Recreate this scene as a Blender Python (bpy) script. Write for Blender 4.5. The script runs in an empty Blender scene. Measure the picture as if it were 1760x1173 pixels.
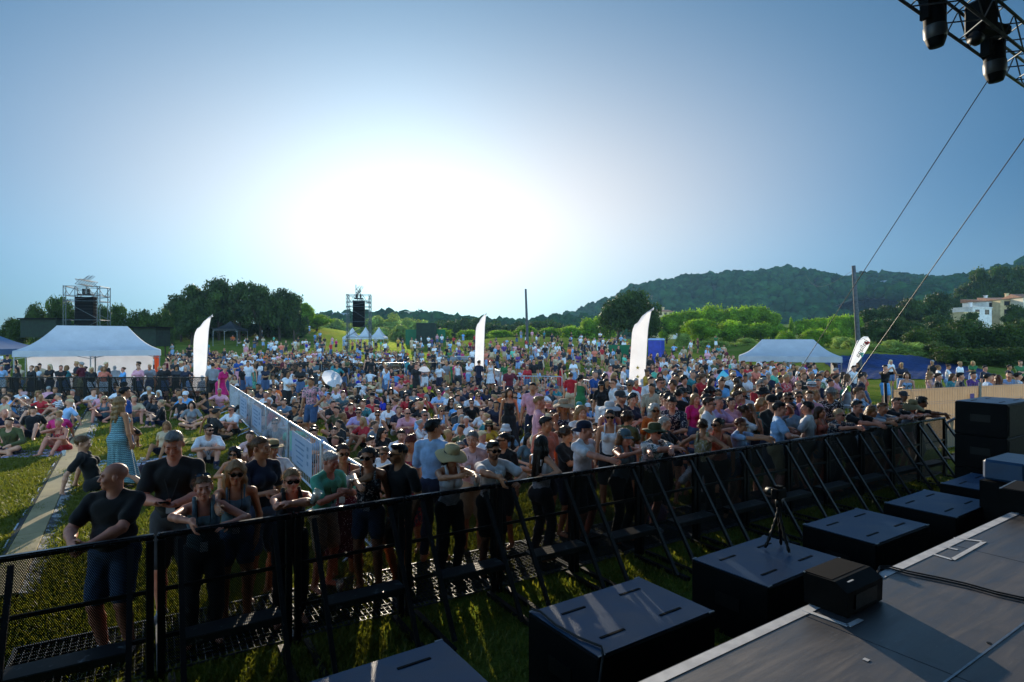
import bpy, math, random
import numpy as np
from math import radians, sin, cos, pi, sqrt
SC = bpy.context.scene
COL = SC.collection
RNG = random.Random(7)
NR = np.random.default_rng(11)

# ------------------------------------------------------------------ frame
FPX = 1010.0            # focal length in photograph pixels (1760 wide)
CX, HY = 880.0, 586.0   # principal column, horizon row
CAMH = 2.75

def sm(t):
    t = max(0.0, min(1.0, t)); return t*t*(3-2*t)
def gz(x, y):
    """terrain height"""
    z = 0.0
    z += 0.9*sm((y-34)/26.0) + 1.3*sm((y-60)/60.0) + 1.2*sm((y-120)/100.0)
    z += 3.2*math.exp(-(((x+43)/14)**2 + ((y-122)/24)**2))          # mound behind the crowd
    z += 2.0*math.exp(-(((x+75)/26)**2 + ((y-130)/30)**2))
    z += 1.6*math.exp(-(((x-4)/16)**2 + ((y-98)/18)**2))
    z += 0.8*math.exp(-(((x-20)/9)**2 + ((y-72)/12)**2))            # knoll by the blue cabin
    # embankment with the blue sheet
    e = sm((x-23)/6.0) * (1-sm((x-30)/14.0)) 
    z += 1.1*e*sm((y-46)/6.0)*(1-sm((y-64)/20.0)) if y < 90 else 0
    # wooded rise on the right
    z += 13*sm((x-60)/170.0)*sm((y-70)/150.0)
    return z
def gz_np(X, Y):
    s = lambda t: (lambda u: u*u*(3-2*u))(np.clip(t, 0, 1))
    Z = 0.9*s((Y-34)/26.0) + 1.3*s((Y-60)/60.0) + 1.2*s((Y-120)/100.0)
    Z = Z + 3.2*np.exp(-(((X+43)/14)**2 + ((Y-122)/24)**2))
    Z = Z + 2.0*np.exp(-(((X+75)/26)**2 + ((Y-130)/30)**2))
    Z = Z + 1.6*np.exp(-(((X-4)/16)**2 + ((Y-98)/18)**2))
    Z = Z + 0.8*np.exp(-(((X-20)/9)**2 + ((Y-72)/12)**2))
    e = s((X-23)/6.0)*(1-s((X-30)/14.0))
    Z = Z + np.where(Y < 90, 1.1*e*s((Y-46)/6.0)*(1-s((Y-64)/20.0)), 0)
    return Z + 13*s((X-60)/170.0)*s((Y-70)/150.0)

def at_drop(px, py, h):
    """world point seen at (px,py) that lies h metres above z=0"""
    Y = FPX*(CAMH-h)/(py-HY)
    return ((px-CX)/FPX*Y, Y, h)
def at_y(px, py, Y):
    return ((px-CX)/FPX*Y, Y, CAMH-(py-HY)/FPX*Y)
def on_ground(px, Y):
    x = (px-CX)/FPX*Y
    return (x, Y, gz(x, Y))
def solve(px, py, h):
    """distance at which something h metres above the terrain is seen at (px,py)"""
    lo, hi = 2.0, 160.0
    f = lambda Y: CAMH-(py-HY)/FPX*Y - (gz((px-CX)/FPX*Y, Y)+h)
    prev = f(lo); y = lo
    while y < hi:
        y2 = y*1.02
        cur = f(y2)
        if prev > 0 >= cur:
            a, b = y, y2
            for _ in range(30):
                m = (a+b)/2
                if f(m) > 0: a = m
                else: b = m
            return a
        y, prev = y2, cur
    return hi

# ------------------------------------------------------------------ objects
def lin(c):
    if isinstance(c, str):
        c = c.lstrip('#'); c = [int(c[i:i+2], 16)/255 for i in (0, 2, 4)]
        return tuple((v/12.92 if v <= .04045 else ((v+.055)/1.055)**2.4) for v in c)
    return tuple(c)
def tag(o, label=None, cat=None, group=None, kind=None):
    if label: o['label'] = label
    if cat: o['category'] = cat
    if group: o['group'] = group
    if kind: o['kind'] = kind
    return o
def empty(name, loc=(0, 0, 0), rz=0.0, **k):
    o = bpy.data.objects.new(name, None); COL.objects.link(o)
    o.empty_display_size = .2
    o.location = loc; o.rotation_euler = (0, 0, rz)
    return tag(o, **k)
def np_mesh(name, V, F, smooth=False, mats=(), mi=None, col=None):
    """V (n,3); F array (m,4) or (m,3), or a list of index lists"""
    me = bpy.data.meshes.new(name)
    V = np.asarray(V, dtype=np.float32)
    if isinstance(F, np.ndarray):
        n, k = F.shape
        me.vertices.add(len(V)); me.vertices.foreach_set('co', V.ravel())
        me.loops.add(n*k); me.loops.foreach_set('vertex_index', F.astype(np.int32).ravel())
        me.polygons.add(n); me.polygons.foreach_set('loop_start', np.arange(0, n*k, k, dtype=np.int32))
        me.update(calc_edges=True)
    else:
        me.from_pydata(V.tolist(), [], F); n = len(F)
    if smooth: me.polygons.foreach_set('use_smooth', np.ones(n, dtype=bool))
    for m in mats: me.materials.append(m)
    if mi is not None: me.polygons.foreach_set('material_index', np.asarray(mi, dtype=np.int32))
    if col is not None:
        a = me.color_attributes.new('tint', 'FLOAT_COLOR', 'POINT')
        c = np.ones((len(V), 4), dtype=np.float32); c[:, :3] = col
        a.data.foreach_set('color', c.ravel())
    me.validate(verbose=False)
    return me
def link(name, me, parent=None, loc=None, rz=None, color=None):
    o = bpy.data.objects.new(name, me); COL.objects.link(o)
    if parent is not None: o.parent = parent
    if loc is not None: o.location = loc
    if rz is not None: o.rotation_euler = (0, 0, rz)
    if color is not None: o.color = (*lin(color), 1)
    return o

class MB:
    """collects boxes, bars, tubes, lathes into one mesh"""
    def __init__(s): s.v = []; s.f = []; s.m = []; s.mi = 0; s.sm = []; s.smooth = False
    def add(s, vs, fs):
        b = len(s.v); s.v += [tuple(p) for p in vs]
        for f in fs: s.f.append([b+i for i in f]); s.m.append(s.mi); s.sm.append(s.smooth)
    def box(s, c, d, rz=0.0, rx=0.0, ry=0.0, bev=0.0):
        hx, hy, hz = d[0]/2, d[1]/2, d[2]/2
        from mathutils import Euler, Vector
        M = Euler((rx, ry, rz)).to_matrix()
        if bev > 0 and min(hx, hy, hz) > bev*1.5:
            P = []
            for sx in (-1, 1):
                for sy in (-1, 1):
                    for sz in (-1, 1):
                        P += [(sx*(hx-bev), sy*(hy-bev), sz*hz), (sx*(hx-bev), sy*hy, sz*(hz-bev)), (sx*hx, sy*(hy-bev), sz*(hz-bev))]
            idx = lambda sx, sy, sz, k: (((sx+1)//2)*4+((sy+1)//2)*2+(sz+1)//2)*3+k
            F = []
            for z in (-1, 1): F.append([idx(-1,-1,z,0), idx(1,-1,z,0), idx(1,1,z,0), idx(-1,1,z,0)][::z])
            for y in (-1, 1): F.append([idx(-1,y,-1,1), idx(1,y,-1,1), idx(1,y,1,1), idx(-1,y,1,1)][::-y])
            for x in (-1, 1): F.append([idx(x,-1,-1,2), idx(x,1,-1,2), idx(x,1,1,2), idx(x,-1,1,2)][::x])
            for y in (-1, 1):
                for z in (-1, 1): F.append([idx(-1,y,z,0), idx(-1,y,z,1), idx(1,y,z,1), idx(1,y,z,0)][::-y*z])
            for x in (-1, 1):
                for z in (-1, 1): F.append([idx(x,-1,z,0), idx(x,-1,z,2), idx(x,1,z,2), idx(x,1,z,0)][::x*z])
            for x in (-1, 1):
                for y in (-1, 1): F.append([idx(x,y,-1,1), idx(x,y,-1,2), idx(x,y,1,2), idx(x,y,1,1)][::-x*y])
            for x in (-1, 1):
                for y in (-1, 1):
                    for z in (-1, 1): F.append([idx(x,y,z,0), idx(x,y,z,1), idx(x,y,z,2)][::-x*y*z])
        else:
            P = [(x*hx, y*hy, z*hz) for x in (-1, 1) for y in (-1, 1) for z in (-1, 1)]
            F = [[0,1,3,2],[4,6,7,5],[0,4,5,1],[2,3,7,6],[0,2,6,4],[1,5,7,3]]
        P = [M @ Vector(p) for p in P]
        s.add([(p.x+c[0], p.y+c[1], p.z+c[2]) for p in P], F)
        return s
    def tube(s, pts, r, n=8, cap=True, r2=None):
        from mathutils import Vector
        pts = [Vector(p) for p in pts]; N = len(pts)
        rs = r if isinstance(r, (list, tuple)) else [r + ((r2-r)*i/(N-1) if r2 is not None else 0) for i in range(N)]
        V = []; up = None
        for i, p in enumerate(pts):
            t = (pts[min(i+1, N-1)]-pts[max(i-1, 0)]).normalized()
            if up is None:
                up = Vector((0, 0, 1)) if abs(t.z) < .9 else Vector((1, 0, 0))
            a = t.cross(up)
            if a.length < 1e-4: up = Vector((1, 0, 0)) if abs(t.x) < .9 else Vector((0, 1, 0)); a = t.cross(up)
            a.normalize(); b = a.cross(t).normalized(); up = b
            for k in range(n):
                q = 2*pi*k/n
                V.append(p + a*(cos(q)*rs[i]) + b*(sin(q)*rs[i]))
        F = []
        for i in range(N-1):
            for k in range(n):
                k2 = (k+1) % n
                F.append([i*n+k, i*n+k2, (i+1)*n+k2, (i+1)*n+k])
        if cap: F.append(list(range(n))[::-1]); F.append([(N-1)*n+k for k in range(n)])
        s.add([(p.x, p.y, p.z) for p in V], F); return s
    def bar(s, a, b, w, h):
        """rectangular bar a->b, w across (horizontal), h the other way"""
        from mathutils import Vector
        a = Vector(a); b = Vector(b); t = (b-a).normalized()
        side = t.cross(Vector((0, 0, 1)))
        if side.length < 1e-3: side = Vector((1, 0, 0))
        side.normalize(); up = side.cross(t).normalized()
        V = []
        for p in (a, b):
            for sx, sy in ((-1,-1),(1,-1),(1,1),(-1,1)):
                V.append(p+side*(sx*w/2)+up*(sy*h/2))
        s.add([(p.x,p.y,p.z) for p in V], [[3,2,1,0],[4,5,6,7],[0,1,5,4],[1,2,6,5],[2,3,7,6],[3,0,4,7]]); return s
    def lathe(s, prof, c=(0, 0, 0), n=20, sx=1.0, sy=1.0):
        V = []; F = []; N = len(prof)
        for r, z in prof:
            for k in range(n):
                q = 2*pi*k/n
                V.append((c[0]+r*cos(q)*sx, c[1]+r*sin(q)*sy, c[2]+z))
        for i in range(N-1):
            for k in range(n):
                k2 = (k+1) % n
                F.append([i*n+k, i*n+k2, (i+1)*n+k2, (i+1)*n+k])
        s.add(V, F); return s
    def prism(s, poly, axis_vec, base=(0, 0, 0)):
        """closed polygon (list of 3D points) extruded along axis_vec"""
        n = len(poly)
        A = [(p[0]+base[0], p[1]+base[1], p[2]+base[2]) for p in poly]
        B = [(p[0]+axis_vec[0], p[1]+axis_vec[1], p[2]+axis_vec[2]) for p in A]
        s.add(A+B, [list(range(n))[::-1], [n+i for i in range(n)]] + [[i, (i+1) % n, n+(i+1) % n, n+i] for i in range(n)]); return s
    def mesh(s, name, mats):
        me = bpy.data.meshes.new(name)
        me.from_pydata(s.v, [], s.f)
        if not isinstance(mats, (list, tuple)): mats = [mats]
        for m in mats: me.materials.append(m)
        me.polygons.foreach_set('material_index', np.asarray(s.m, dtype=np.int32))
        me.polygons.foreach_set('use_smooth', np.asarray(s.sm, dtype=bool))
        me.update(); return me
    def build(s, name, mats, parent=None, loc=None, rz=None, color=None):
        return link(name, s.mesh(name, mats), parent, loc, rz, color)

def kids(o): return [c for c in o.children]
def copy_tree(o, parent=None):
    c = o.copy(); COL.objects.link(c)
    if parent is not None: c.parent = parent
    for ch in list(o.children): copy_tree(ch, c)
    return c

# ------------------------------------------------------------------ materials
def nt(name):
    m = bpy.data.materials.new(name); m.use_nodes = True
    n = m.node_tree.nodes; n.clear()
    out = n.new('ShaderNodeOutputMaterial')
    return m, m.node_tree, out
def node(t, typ, **kw):
    n = t.nodes.new(typ)
    for k, v in kw.items():
        if k in n.inputs: n.inputs[k].default_value = v
        else: setattr(n, k, v)
    return n
def L(t, a, b): t.links.new(a, b)
def mixcol(t, fac, a, b, mode='MIX'):
    m = t.nodes.new('ShaderNodeMix'); m.data_type = 'RGBA'; m.blend_type = mode
    for i, v in ((0, fac), (6, a), (7, b)):
        if hasattr(v, 'is_linked') or hasattr(v, 'links'): t.links.new(v, m.inputs[i])
        elif i == 0: m.inputs[0].default_value = v
        else: m.inputs[i].default_value = (*v[:3], 1)
    return m.outputs[2]
def ramp(t, fac, stops):
    r = t.nodes.new('ShaderNodeValToRGB')
    e = r.color_ramp.elements
    while len(e) < len(stops): e.new(.5)
    for i, (p, c) in enumerate(stops):
        e[i].position = p; e[i].color = (*c[:3], 1) if not isinstance(c, (int, float)) else (c, c, c, 1)
    t.links.new(fac, r.inputs[0]); return r.outputs[0]
def noise(t, scale, detail=3, rough=.55, vec=None, coord='Object', dist=0.0):
    n = node(t, 'ShaderNodeTexNoise', Scale=scale, Detail=detail, Roughness=rough, Distortion=dist)
    if vec is None:
        tc = t.nodes.new('ShaderNodeTexCoord'); vec = tc.outputs[coord]
    t.links.new(vec, n.inputs['Vector']); return n.outputs['Fac']
def bump(t, h, strength, distance):
    b = node(t, 'ShaderNodeBump', Strength=strength, Distance=distance)
    t.links.new(h, b.inputs['Height']); return b.outputs['Normal']
def simple(name, c1, c2=None, scale=8, rough=.7, metal=0.0, bumps=0.0, bd=.01, spec=.5, coord='Object', detail=4, lo=.35, hi=.65):
    m, t, out = nt(name)
    p = node(t, 'ShaderNodeBsdfPrincipled', Roughness=rough, Metallic=metal)
    p.inputs['Specular IOR Level'].default_value = spec
    c1 = lin(c1); c2 = lin(c2) if c2 is not None else tuple(v*.75 for v in c1)
    f = noise(t, scale, detail, coord=coord)
    L(t, ramp(t, f, [(lo, c2), (hi, c1)]), p.inputs['Base Color'])
    f2 = noise(t, scale*2.7, 3, coord=coord)
    mr = node(t, 'ShaderNodeMapRange'); mr.inputs[3].default_value = max(.02, rough-.12); mr.inputs[4].default_value = min(1, rough+.12)
    L(t, f2, mr.inputs[0]); L(t, mr.outputs[0], p.inputs['Roughness'])
    if bumps: L(t, bump(t, noise(t, scale*4, 5, coord=coord), bumps, bd), p.inputs['Normal'])
    L(t, p.outputs[0], out.inputs[0]); return m
def cloth_mat(name, kind='plain'):
    """object colour, tint attribute, light pattern; part of the light passes through thin cloth"""
    m, t, out = nt(name)
    oi = t.nodes.new('ShaderNodeObjectInfo'); tc = t.nodes.new('ShaderNodeTexCoord')
    base = oi.outputs['Color']
    if kind == 'stripe':
        w = node(t, 'ShaderNodeTexWave', Scale=5.5, Distortion=.4); w.bands_direction = 'Z'
        L(t, tc.outputs['Object'], w.inputs[0])
        base = mixcol(t, ramp(t, w.outputs['Fac'], [(.62, 0.0), (.7, 1.0)]), base, (.03, .035, .06))
    elif kind == 'vstripe':
        w = node(t, 'ShaderNodeTexWave', Scale=13, Distortion=.2); w.bands_direction = 'X'
        L(t, tc.outputs['Object'], w.inputs[0])
        base = mixcol(t, ramp(t, w.outputs['Fac'], [(.6, 0.0), (.75, 1.0)]), base, (.12, .14, .16))
    elif kind == 'print':
        f = noise(t, 17, 2, dist=1.5)
        base = mixcol(t, ramp(t, f, [(.5, 0.0), (.55, 1.0)]), base, (.03, .09, .10))
        f = noise(t, 26, 1)
        base = mixcol(t, ramp(t, f, [(.64, 0.0), (.67, 1.0)]), base, (.55, .42, .30))
    elif kind == 'dark_print':
        f = noise(t, 34, 2, dist=.8)
        base = mixcol(t, ramp(t, f, [(.56, 0.0), (.6, 1.0)]), base, (.55, .52, .50))
    elif kind == 'red_print':
        f = noise(t, 24, 2, dist=.8)
        base = mixcol(t, ramp(t, f, [(.48, 0.0), (.53, 1.0)]), base, (.03, .02, .04))
        f = noise(t, 31, 1)
        base = mixcol(t, ramp(t, f, [(.62, 0.0), (.66, 1.0)]), base, (.5, .3, .12))
    elif kind == 'dots':
        v = node(t, 'ShaderNodeTexVoronoi', Scale=48); L(t, tc.outputs['Object'], v.inputs[0])
        base = mixcol(t, ramp(t, v.outputs['Distance'], [(.22, 1.0), (.3, 0.0)]), base, (.6, .5, .5))
    elif kind == 'woven':
        w = node(t, 'ShaderNodeTexWave', Scale=9, Distortion=2.5, Detail=2); w.bands_direction = 'Z'
        L(t, tc.outputs['Object'], w.inputs[0])
        w2 = node(t, 'ShaderNodeTexWave', Scale=16, Distortion=1.0); w2.bands_direction = 'DIAGONAL'
        L(t, tc.outputs['Object'], w2.inputs[0])
        base = mixcol(t, ramp(t, w.outputs['Fac'], [(.5, 0.0), (.62, .8)]), base, (.04, .09, .13))
        base = mixcol(t, ramp(t, w2.outputs['Fac'], [(.72, 0.0), (.8, .7)]), base, (.03, .07, .10))
    f = noise(t, 14, 4)
    base = mixcol(t, 1.0, base, ramp(t, f, [(.3, .72), (.7, 1.08)]), 'MULTIPLY')
    p = node(t, 'ShaderNodeBsdfPrincipled', Roughness=.85)
    p.inputs['Specular IOR Level'].default_value = .25
    p.inputs['Sheen Weight'].default_value = .15
    L(t, base, p.inputs['Base Color'])
    w3 = noise(t, 22, 4, .6, dist=.8)
    L(t, bump(t, w3, .35, .012), p.inputs['Normal'])
    L(t, p.outputs[0], out.inputs[0]); return m
def skin_mat():
    m, t, out = nt('skin')
    oi = t.nodes.new('ShaderNodeObjectInfo')
    at = node(t, 'ShaderNodeAttribute', attribute_name='tint')
    base = mixcol(t, 1.0, oi.outputs['Color'], at.outputs['Color'], 'MULTIPLY')
    f = noise(t, 30, 4)
    base = mixcol(t, 1.0, base, ramp(t, f, [(.3, (.9, .84, .82)), (.7, (1.05, 1.02, 1.0))]), 'MULTIPLY')
    p = node(t, 'ShaderNodeBsdfPrincipled', Roughness=.5)
    p.inputs['Specular IOR Level'].default_value = .4
    L(t, base, p.inputs['Base Color'])
    L(t, p.outputs[0], out.inputs[0]); return m
def hair_mat():
    m, t, out = nt('hair')
    oi = t.nodes.new('ShaderNodeObjectInfo'); tc = t.nodes.new('ShaderNodeTexCoord')
    mp = node(t, 'ShaderNodeMapping'); mp.inputs['Scale'].default_value = (1, 1, .22)
    L(t, tc.outputs['Object'], mp.inputs[0])
    f = noise(t, 75, 4, .7, vec=mp.outputs[0])
    base = mixcol(t, 1.0, oi.outputs['Color'], ramp(t, f, [(.3, .45), (.7, 1.25)]), 'MULTIPLY')
    p = node(t, 'ShaderNodeBsdfPrincipled', Roughness=.34)
    L(t, base, p.inputs['Base Color'])
    L(t, bump(t, f, .6, .01), p.inputs['Normal'])
    tr = node(t, 'ShaderNodeBsdfTranslucent'); L(t, base, tr.inputs[0])
    mx = node(t, 'ShaderNodeMixShader', Fac=.4); L(t, p.outputs[0], mx.inputs[1]); L(t, tr.outputs[0], mx.inputs[2])
    L(t, mx.outputs[0], out.inputs[0]); return m
def tint_mat():
    """vertex colour only (far crowd)"""
    m, t, out = nt('crowd_cloth')
    at = node(t, 'ShaderNodeAttribute', attribute_name='tint')
    p = node(t, 'ShaderNodeBsdfPrincipled', Roughness=.8)
    f = noise(t, 9, 2)
    L(t, mixcol(t, 1.0, at.outputs['Color'], ramp(t, f, [(.3, .8), (.7, 1.05)]), 'MULTIPLY'), p.inputs['Base Color'])
    L(t, p.outputs[0], out.inputs[0]); return m
def leaf_mat(name, c1, c2, transl=.45, scale=3.0):
    m, t, out = nt(name)
    at = node(t, 'ShaderNodeAttribute', attribute_name='tint')
    f = noise(t, scale, 3)
    base = mixcol(t, 1.0, ramp(t, f, [(.3, lin(c1)), (.7, lin(c2))]), at.outputs['Color'], 'MULTIPLY')
    d = node(t, 'ShaderNodeBsdfPrincipled', Roughness=.6); d.inputs['Specular IOR Level'].default_value = .25
    L(t, base, d.inputs['Base Color'])
    tr = node(t, 'ShaderNodeBsdfTranslucent')
    L(t, mixcol(t, 1.0, base, (1.25, 1.3, .55), 'MULTIPLY'), tr.inputs[0])
    mx = node(t, 'ShaderNodeMixShader', Fac=transl); L(t, d.outputs[0], mx.inputs[1]); L(t, tr.outputs[0], mx.inputs[2])
    L(t, mx.outputs[0], out.inputs[0]); return m
def fabric_thin(name, c, transl=.4, scale=2.0):
    m, t, out = nt(name)
    f = noise(t, scale, 4)
    c = lin(c)
    base = ramp(t, f, [(.3, tuple(v*.85 for v in c)), (.7, c)])
    d = node(t, 'ShaderNodeBsdfPrincipled', Roughness=.6)
    L(t, base, d.inputs['Base Color'])
    L(t, bump(t, noise(t, 5, 3, dist=.6), .3, .05), d.inputs['Normal'])
    tr = node(t, 'ShaderNodeBsdfTranslucent'); L(t, base, tr.inputs[0])
    mx = node(t, 'ShaderNodeMixShader', Fac=transl); L(t, d.outputs[0], mx.inputs[1]); L(t, tr.outputs[0], mx.inputs[2])
    L(t, mx.outputs[0], out.inputs[0]); return m
# ------------------------------------------------------------------ implicit-surface bodies
def rot(rx=0, ry=0, rz=0):
    cx, sx, cy, sy, cz, sz = cos(rx), sin(rx), cos(ry), sin(ry), cos(rz), sin(rz)
    X = np.array([[1,0,0],[0,cx,-sx],[0,sx,cx]]); Y = np.array([[cy,0,sy],[0,1,0],[-sy,0,cy]]); Z = np.array([[cz,-sz,0],[sz,cz,0],[0,0,1]])
    return Z @ Y @ X
A3 = lambda *p: np.array(p, dtype=float)
def nrm(v): return v/(np.linalg.norm(v)+1e-9)

class Shape:
    """list of blended primitives, turned into one smooth closed surface"""
    def __init__(s): s.p = []; s.post = []
    def cone(s, a, b, ra, rb=None, k=.02): s.p.append(('c', np.asarray(a, float), np.asarray(b, float), ra, ra if rb is None else rb, k)); return s
    def ell(s, c, r, R=None, k=.02): s.p.append(('e', np.asarray(c, float), np.asarray(r, float), np.eye(3) if R is None else R, k)); return s
    def cut(s, c, r, R=None, k=.012): s.p.append(('x', np.asarray(c, float), np.asarray(r, float), np.eye(3) if R is None else R, k)); return s
    def clip(s, o, n): s.p.append(('h', np.asarray(o, float), nrm(np.asarray(n, float)))); return s
    def disp(s, fn): s.post.append(fn); return s
    def net(s, h):
        lo = np.full(3, 9.); hi = np.full(3, -9.)
        for q in s.p:
            if q[0] == 'c':
                for e, r in ((q[1], q[3]), (q[2], q[4])): lo = np.minimum(lo, e-r); hi = np.maximum(hi, e+r)
            elif q[0] == 'e':
                m = np.abs(q[3]) @ q[2]; lo = np.minimum(lo, q[1]-m); hi = np.maximum(hi, q[1]+m)
        lo = lo-3.3*h-.012; hi = hi+3.3*h+.012
        n = np.ceil((hi-lo)/h).astype(int)+1
        ax = [lo[i]+h*np.arange(n[i]) for i in range(3)]
        F = np.full(n, .5, dtype=np.float32)
        for q in s.p:
            if q[0] == 'h':
                d = ((ax[0]-q[1][0])*q[2][0])[:, None, None]+((ax[1]-q[1][1])*q[2][1])[None, :, None]+((ax[2]-q[1][2])*q[2][2])[None, None, :]
                np.maximum(F, d.astype(np.float32), out=F); continue
            k = q[-1]; mg = k+2.2*h+.012
            if q[0] == 'c':
                bl = np.minimum(q[1]-q[3], q[2]-q[4])-mg; bh = np.maximum(q[1]+q[3], q[2]+q[4])+mg
            else:
                m = np.abs(q[3]) @ q[2]; bl = q[1]-m-mg; bh = q[1]+m+mg
            i0 = np.clip(np.floor((bl-lo)/h).astype(int), 0, n); i1 = np.clip(np.ceil((bh-lo)/h).astype(int)+1, 0, n)
            if (i1 <= i0).any(): continue
            sl = tuple(slice(i0[i], i1[i]) for i in range(3))
            X = ax[0][sl[0]][:, None, None].astype(np.float32); Y = ax[1][sl[1]][None, :, None].astype(np.float32); Z = ax[2][sl[2]][None, None, :].astype(np.float32)
            if q[0] == 'c':
                a, b, ra, rb = q[1], q[2], q[3], q[4]; ba = b-a; L2 = float(ba @ ba)+1e-9
                x, y, z = X-a[0], Y-a[1], Z-a[2]
                t = np.clip((x*ba[0]+y*ba[1]+z*ba[2])/L2, 0, 1)
                d = np.sqrt((x-t*ba[0])**2+(y-t*ba[1])**2+(z-t*ba[2])**2)-(ra+t*(rb-ra))
            else:
                c, r, R = q[1], q[2], q[3]
                x, y, z = X-c[0], Y-c[1], Z-c[2]
                u = (x*R[0,0]+y*R[1,0]+z*R[2,0])/r[0]; v = (x*R[0,1]+y*R[1,1]+z*R[2,1])/r[1]; w = (x*R[0,2]+y*R[1,2]+z*R[2,2])/r[2]
                k0 = np.sqrt(u*u+v*v+w*w); k1 = np.sqrt((u/r[0])**2+(v/r[1])**2+(w/r[2])**2)+1e-6
                d = k0*(k0-1)/k1
            f = F[sl]
            if q[0] == 'x':
                g = np.clip(.5-.5*(f+d)/k, 0, 1); F[sl] = f+(-d-f)*g+k*g*(1-g)
            else:
                g = np.clip(.5+.5*(d-f)/k, 0, 1); F[sl] = d+(f-d)*g-k*g*(1-g)
        for fn in s.post:
            X = ax[0][:, None, None]; Y = ax[1][None, :, None]; Z = ax[2][None, None, :]
            F = F+fn(X, Y, Z).astype(np.float32)
        F[0], F[-1], F[:, 0], F[:, -1], F[:, :, 0], F[:, :, -1] = .5, .5, .5, .5, .5, .5
        return surfnet(F, lo, h)

def surfnet(F, lo, h):
    n = F.shape; I = F < 0
    c = np.zeros((n[0]-1, n[1]-1, n[2]-1), dtype=np.int8)
    for a in (0, 1):
        for b in (0, 1):
            for d in (0, 1): c += I[a:n[0]-1+a, b:n[1]-1+b, d:n[2]-1+d]
    act = np.argwhere((c > 0) & (c < 8))
    if not len(act): return np.zeros((0, 3)), np.zeros((0, 4), dtype=int)
    idx = np.full(c.shape, -1, dtype=np.int32); idx[act[:, 0], act[:, 1], act[:, 2]] = np.arange(len(act))
    acc = np.zeros((len(act), 3)); cnt = np.zeros(len(act))
    cor = [(a, b, d) for a in (0, 1) for b in (0, 1) for d in (0, 1)]
    val = {q: F[act[:, 0]+q[0], act[:, 1]+q[1], act[:, 2]+q[2]] for q in cor}
    for q in cor:
        for axx in range(3):
            if q[axx] == 0:
                q2 = tuple(1 if i == axx else q[i] for i in range(3))
                va, vb = val[q], val[q2]; m = (va < 0) != (vb < 0)
                t = np.where(m, va/np.where(m, va-vb, 1), 0)
                p = np.array(q, float)[None, :].repeat(len(act), 0); p[:, axx] += t
                acc += p*m[:, None]; cnt += m
    V = lo+h*(act+acc/cnt[:, None])
    Q = []
    for axx in range(3):
        o1, o2 = [(1, 2), (2, 0), (0, 1)][axx]
        sl0 = [slice(None)]*3; sl1 = [slice(None)]*3; sl0[axx] = slice(0, -1); sl1[axx] = slice(1, None)
        A, B = I[tuple(sl0)], I[tuple(sl1)]
        e = np.argwhere(A != B); e = e[(e[:, o1] > 0) & (e[:, o2] > 0) & (e[:, o1] < n[o1]-1) & (e[:, o2] < n[o2]-1)]
        if not len(e): continue
        inn = A[e[:, 0], e[:, 1], e[:, 2]]
        def g(d1, d2):
            w = e.copy(); w[:, o1] -= d1; w[:, o2] -= d2
            return idx[w[:, 0], w[:, 1], w[:, 2]]
        f = np.stack([g(1, 1), g(0, 1), g(0, 0), g(1, 0)], 1)
        f[~inn] = f[~inn][:, ::-1]
        Q.append(f)
    Q = np.concatenate(Q); Q = Q[(Q >= 0).all(1)]
    return V, Q

def ik(a, c, l1, l2, pole):
    """two-bone chain from a to c, joint pushed towards pole; returns joint, end"""
    d = c-a; D = np.linalg.norm(d); mx = (l1+l2)*.998
    if D > mx: d = d*mx/D; D = mx; c = a+d
    u = d/D; x = (l1*l1-l2*l2+D*D)/(2*D); hgt = sqrt(max(l1*l1-x*x, 1e-6))
    w = pole-u*(pole @ u); w = nrm(w)
    return a+u*x+w*hgt, c

DEF = dict(sex='m', girth=1.0, pose='stand', pz=.955, lean=.03, side=0.0, twist=0.0, hy=0.0, hp=0.0, hr=0.0,
           rh=None, lh=None, re=None, le=None, rf=None, lf=None, rk=None, lk=None, grip=.35, belly=0.0)
def skeleton(P):
    """joints in metres for a 1.75 m figure facing -Y (own right hand at -X)"""
    J = {}; f = P['sex'] == 'f'
    sw = .168 if f else .188; hw = .088 if f else .085
    J['sw'] = sw
    pel = A3(0, 0, P['pz']); J['pel'] = pel
    Rs = rot(P['lean'], P['side'], 0); Rt = rot(P['lean']*1.15, P['side']*1.2, P['twist'])
    J['Rp'] = rot(P['lean']*.45, P['side']*.3, 0); J['Rs'] = Rs; J['Rt'] = Rt
    J['waist'] = pel+Rs @ A3(0, .005, .15)
    J['chest'] = pel+Rs @ A3(0, .0, .33)
    J['neck'] = pel+Rs @ A3(0, .012, .505)
    for s, k in ((-1, 'r'), (1, 'l')):
        J['sh'+k] = J['chest']+Rt @ A3(s*sw, .012, .112)
        J['hip'+k] = pel+A3(s*hw, 0, -.035)
    Rh = rot(P['hp'], 0, 0); Rh = rot(0, P['hr'], P['hy']) @ Rh; J['Rh'] = Rh
    J['head'] = J['neck']+.5*(Rs @ A3(0, -.02, .15))+.5*A3(0, -.02-.05*sin(P['hp']), .15)
    sit = P['pose'] != 'stand'
    dh = {'r': A3(-.27, -.05, P['pz']-.13), 'l': A3(.27, -.05, P['pz']-.13)}
    for s, k in ((-1, 'r'), (1, 'l')):
        tgt = P[k+'h']; tgt = dh[k] if tgt is None else np.asarray(tgt, float)
        pole = P[k+'e']; pole = A3(s*.5, .7, -.5) if pole is None else np.asarray(pole, float)
        J['el'+k], J['wr'+k] = ik(J['sh'+k], tgt, .285, .25, pole)
        ft = P[k+'f']
        if ft is None: ft = A3(s*.11, .03, .085)
        kp = P[k+'k']; kp = A3(s*.12, -1, .05) if kp is None else np.asarray(kp, float)
        J['kn'+k], J['an'+k] = ik(J['hip'+k], np.asarray(ft, float), .435, .42, kp)
    return J

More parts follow.
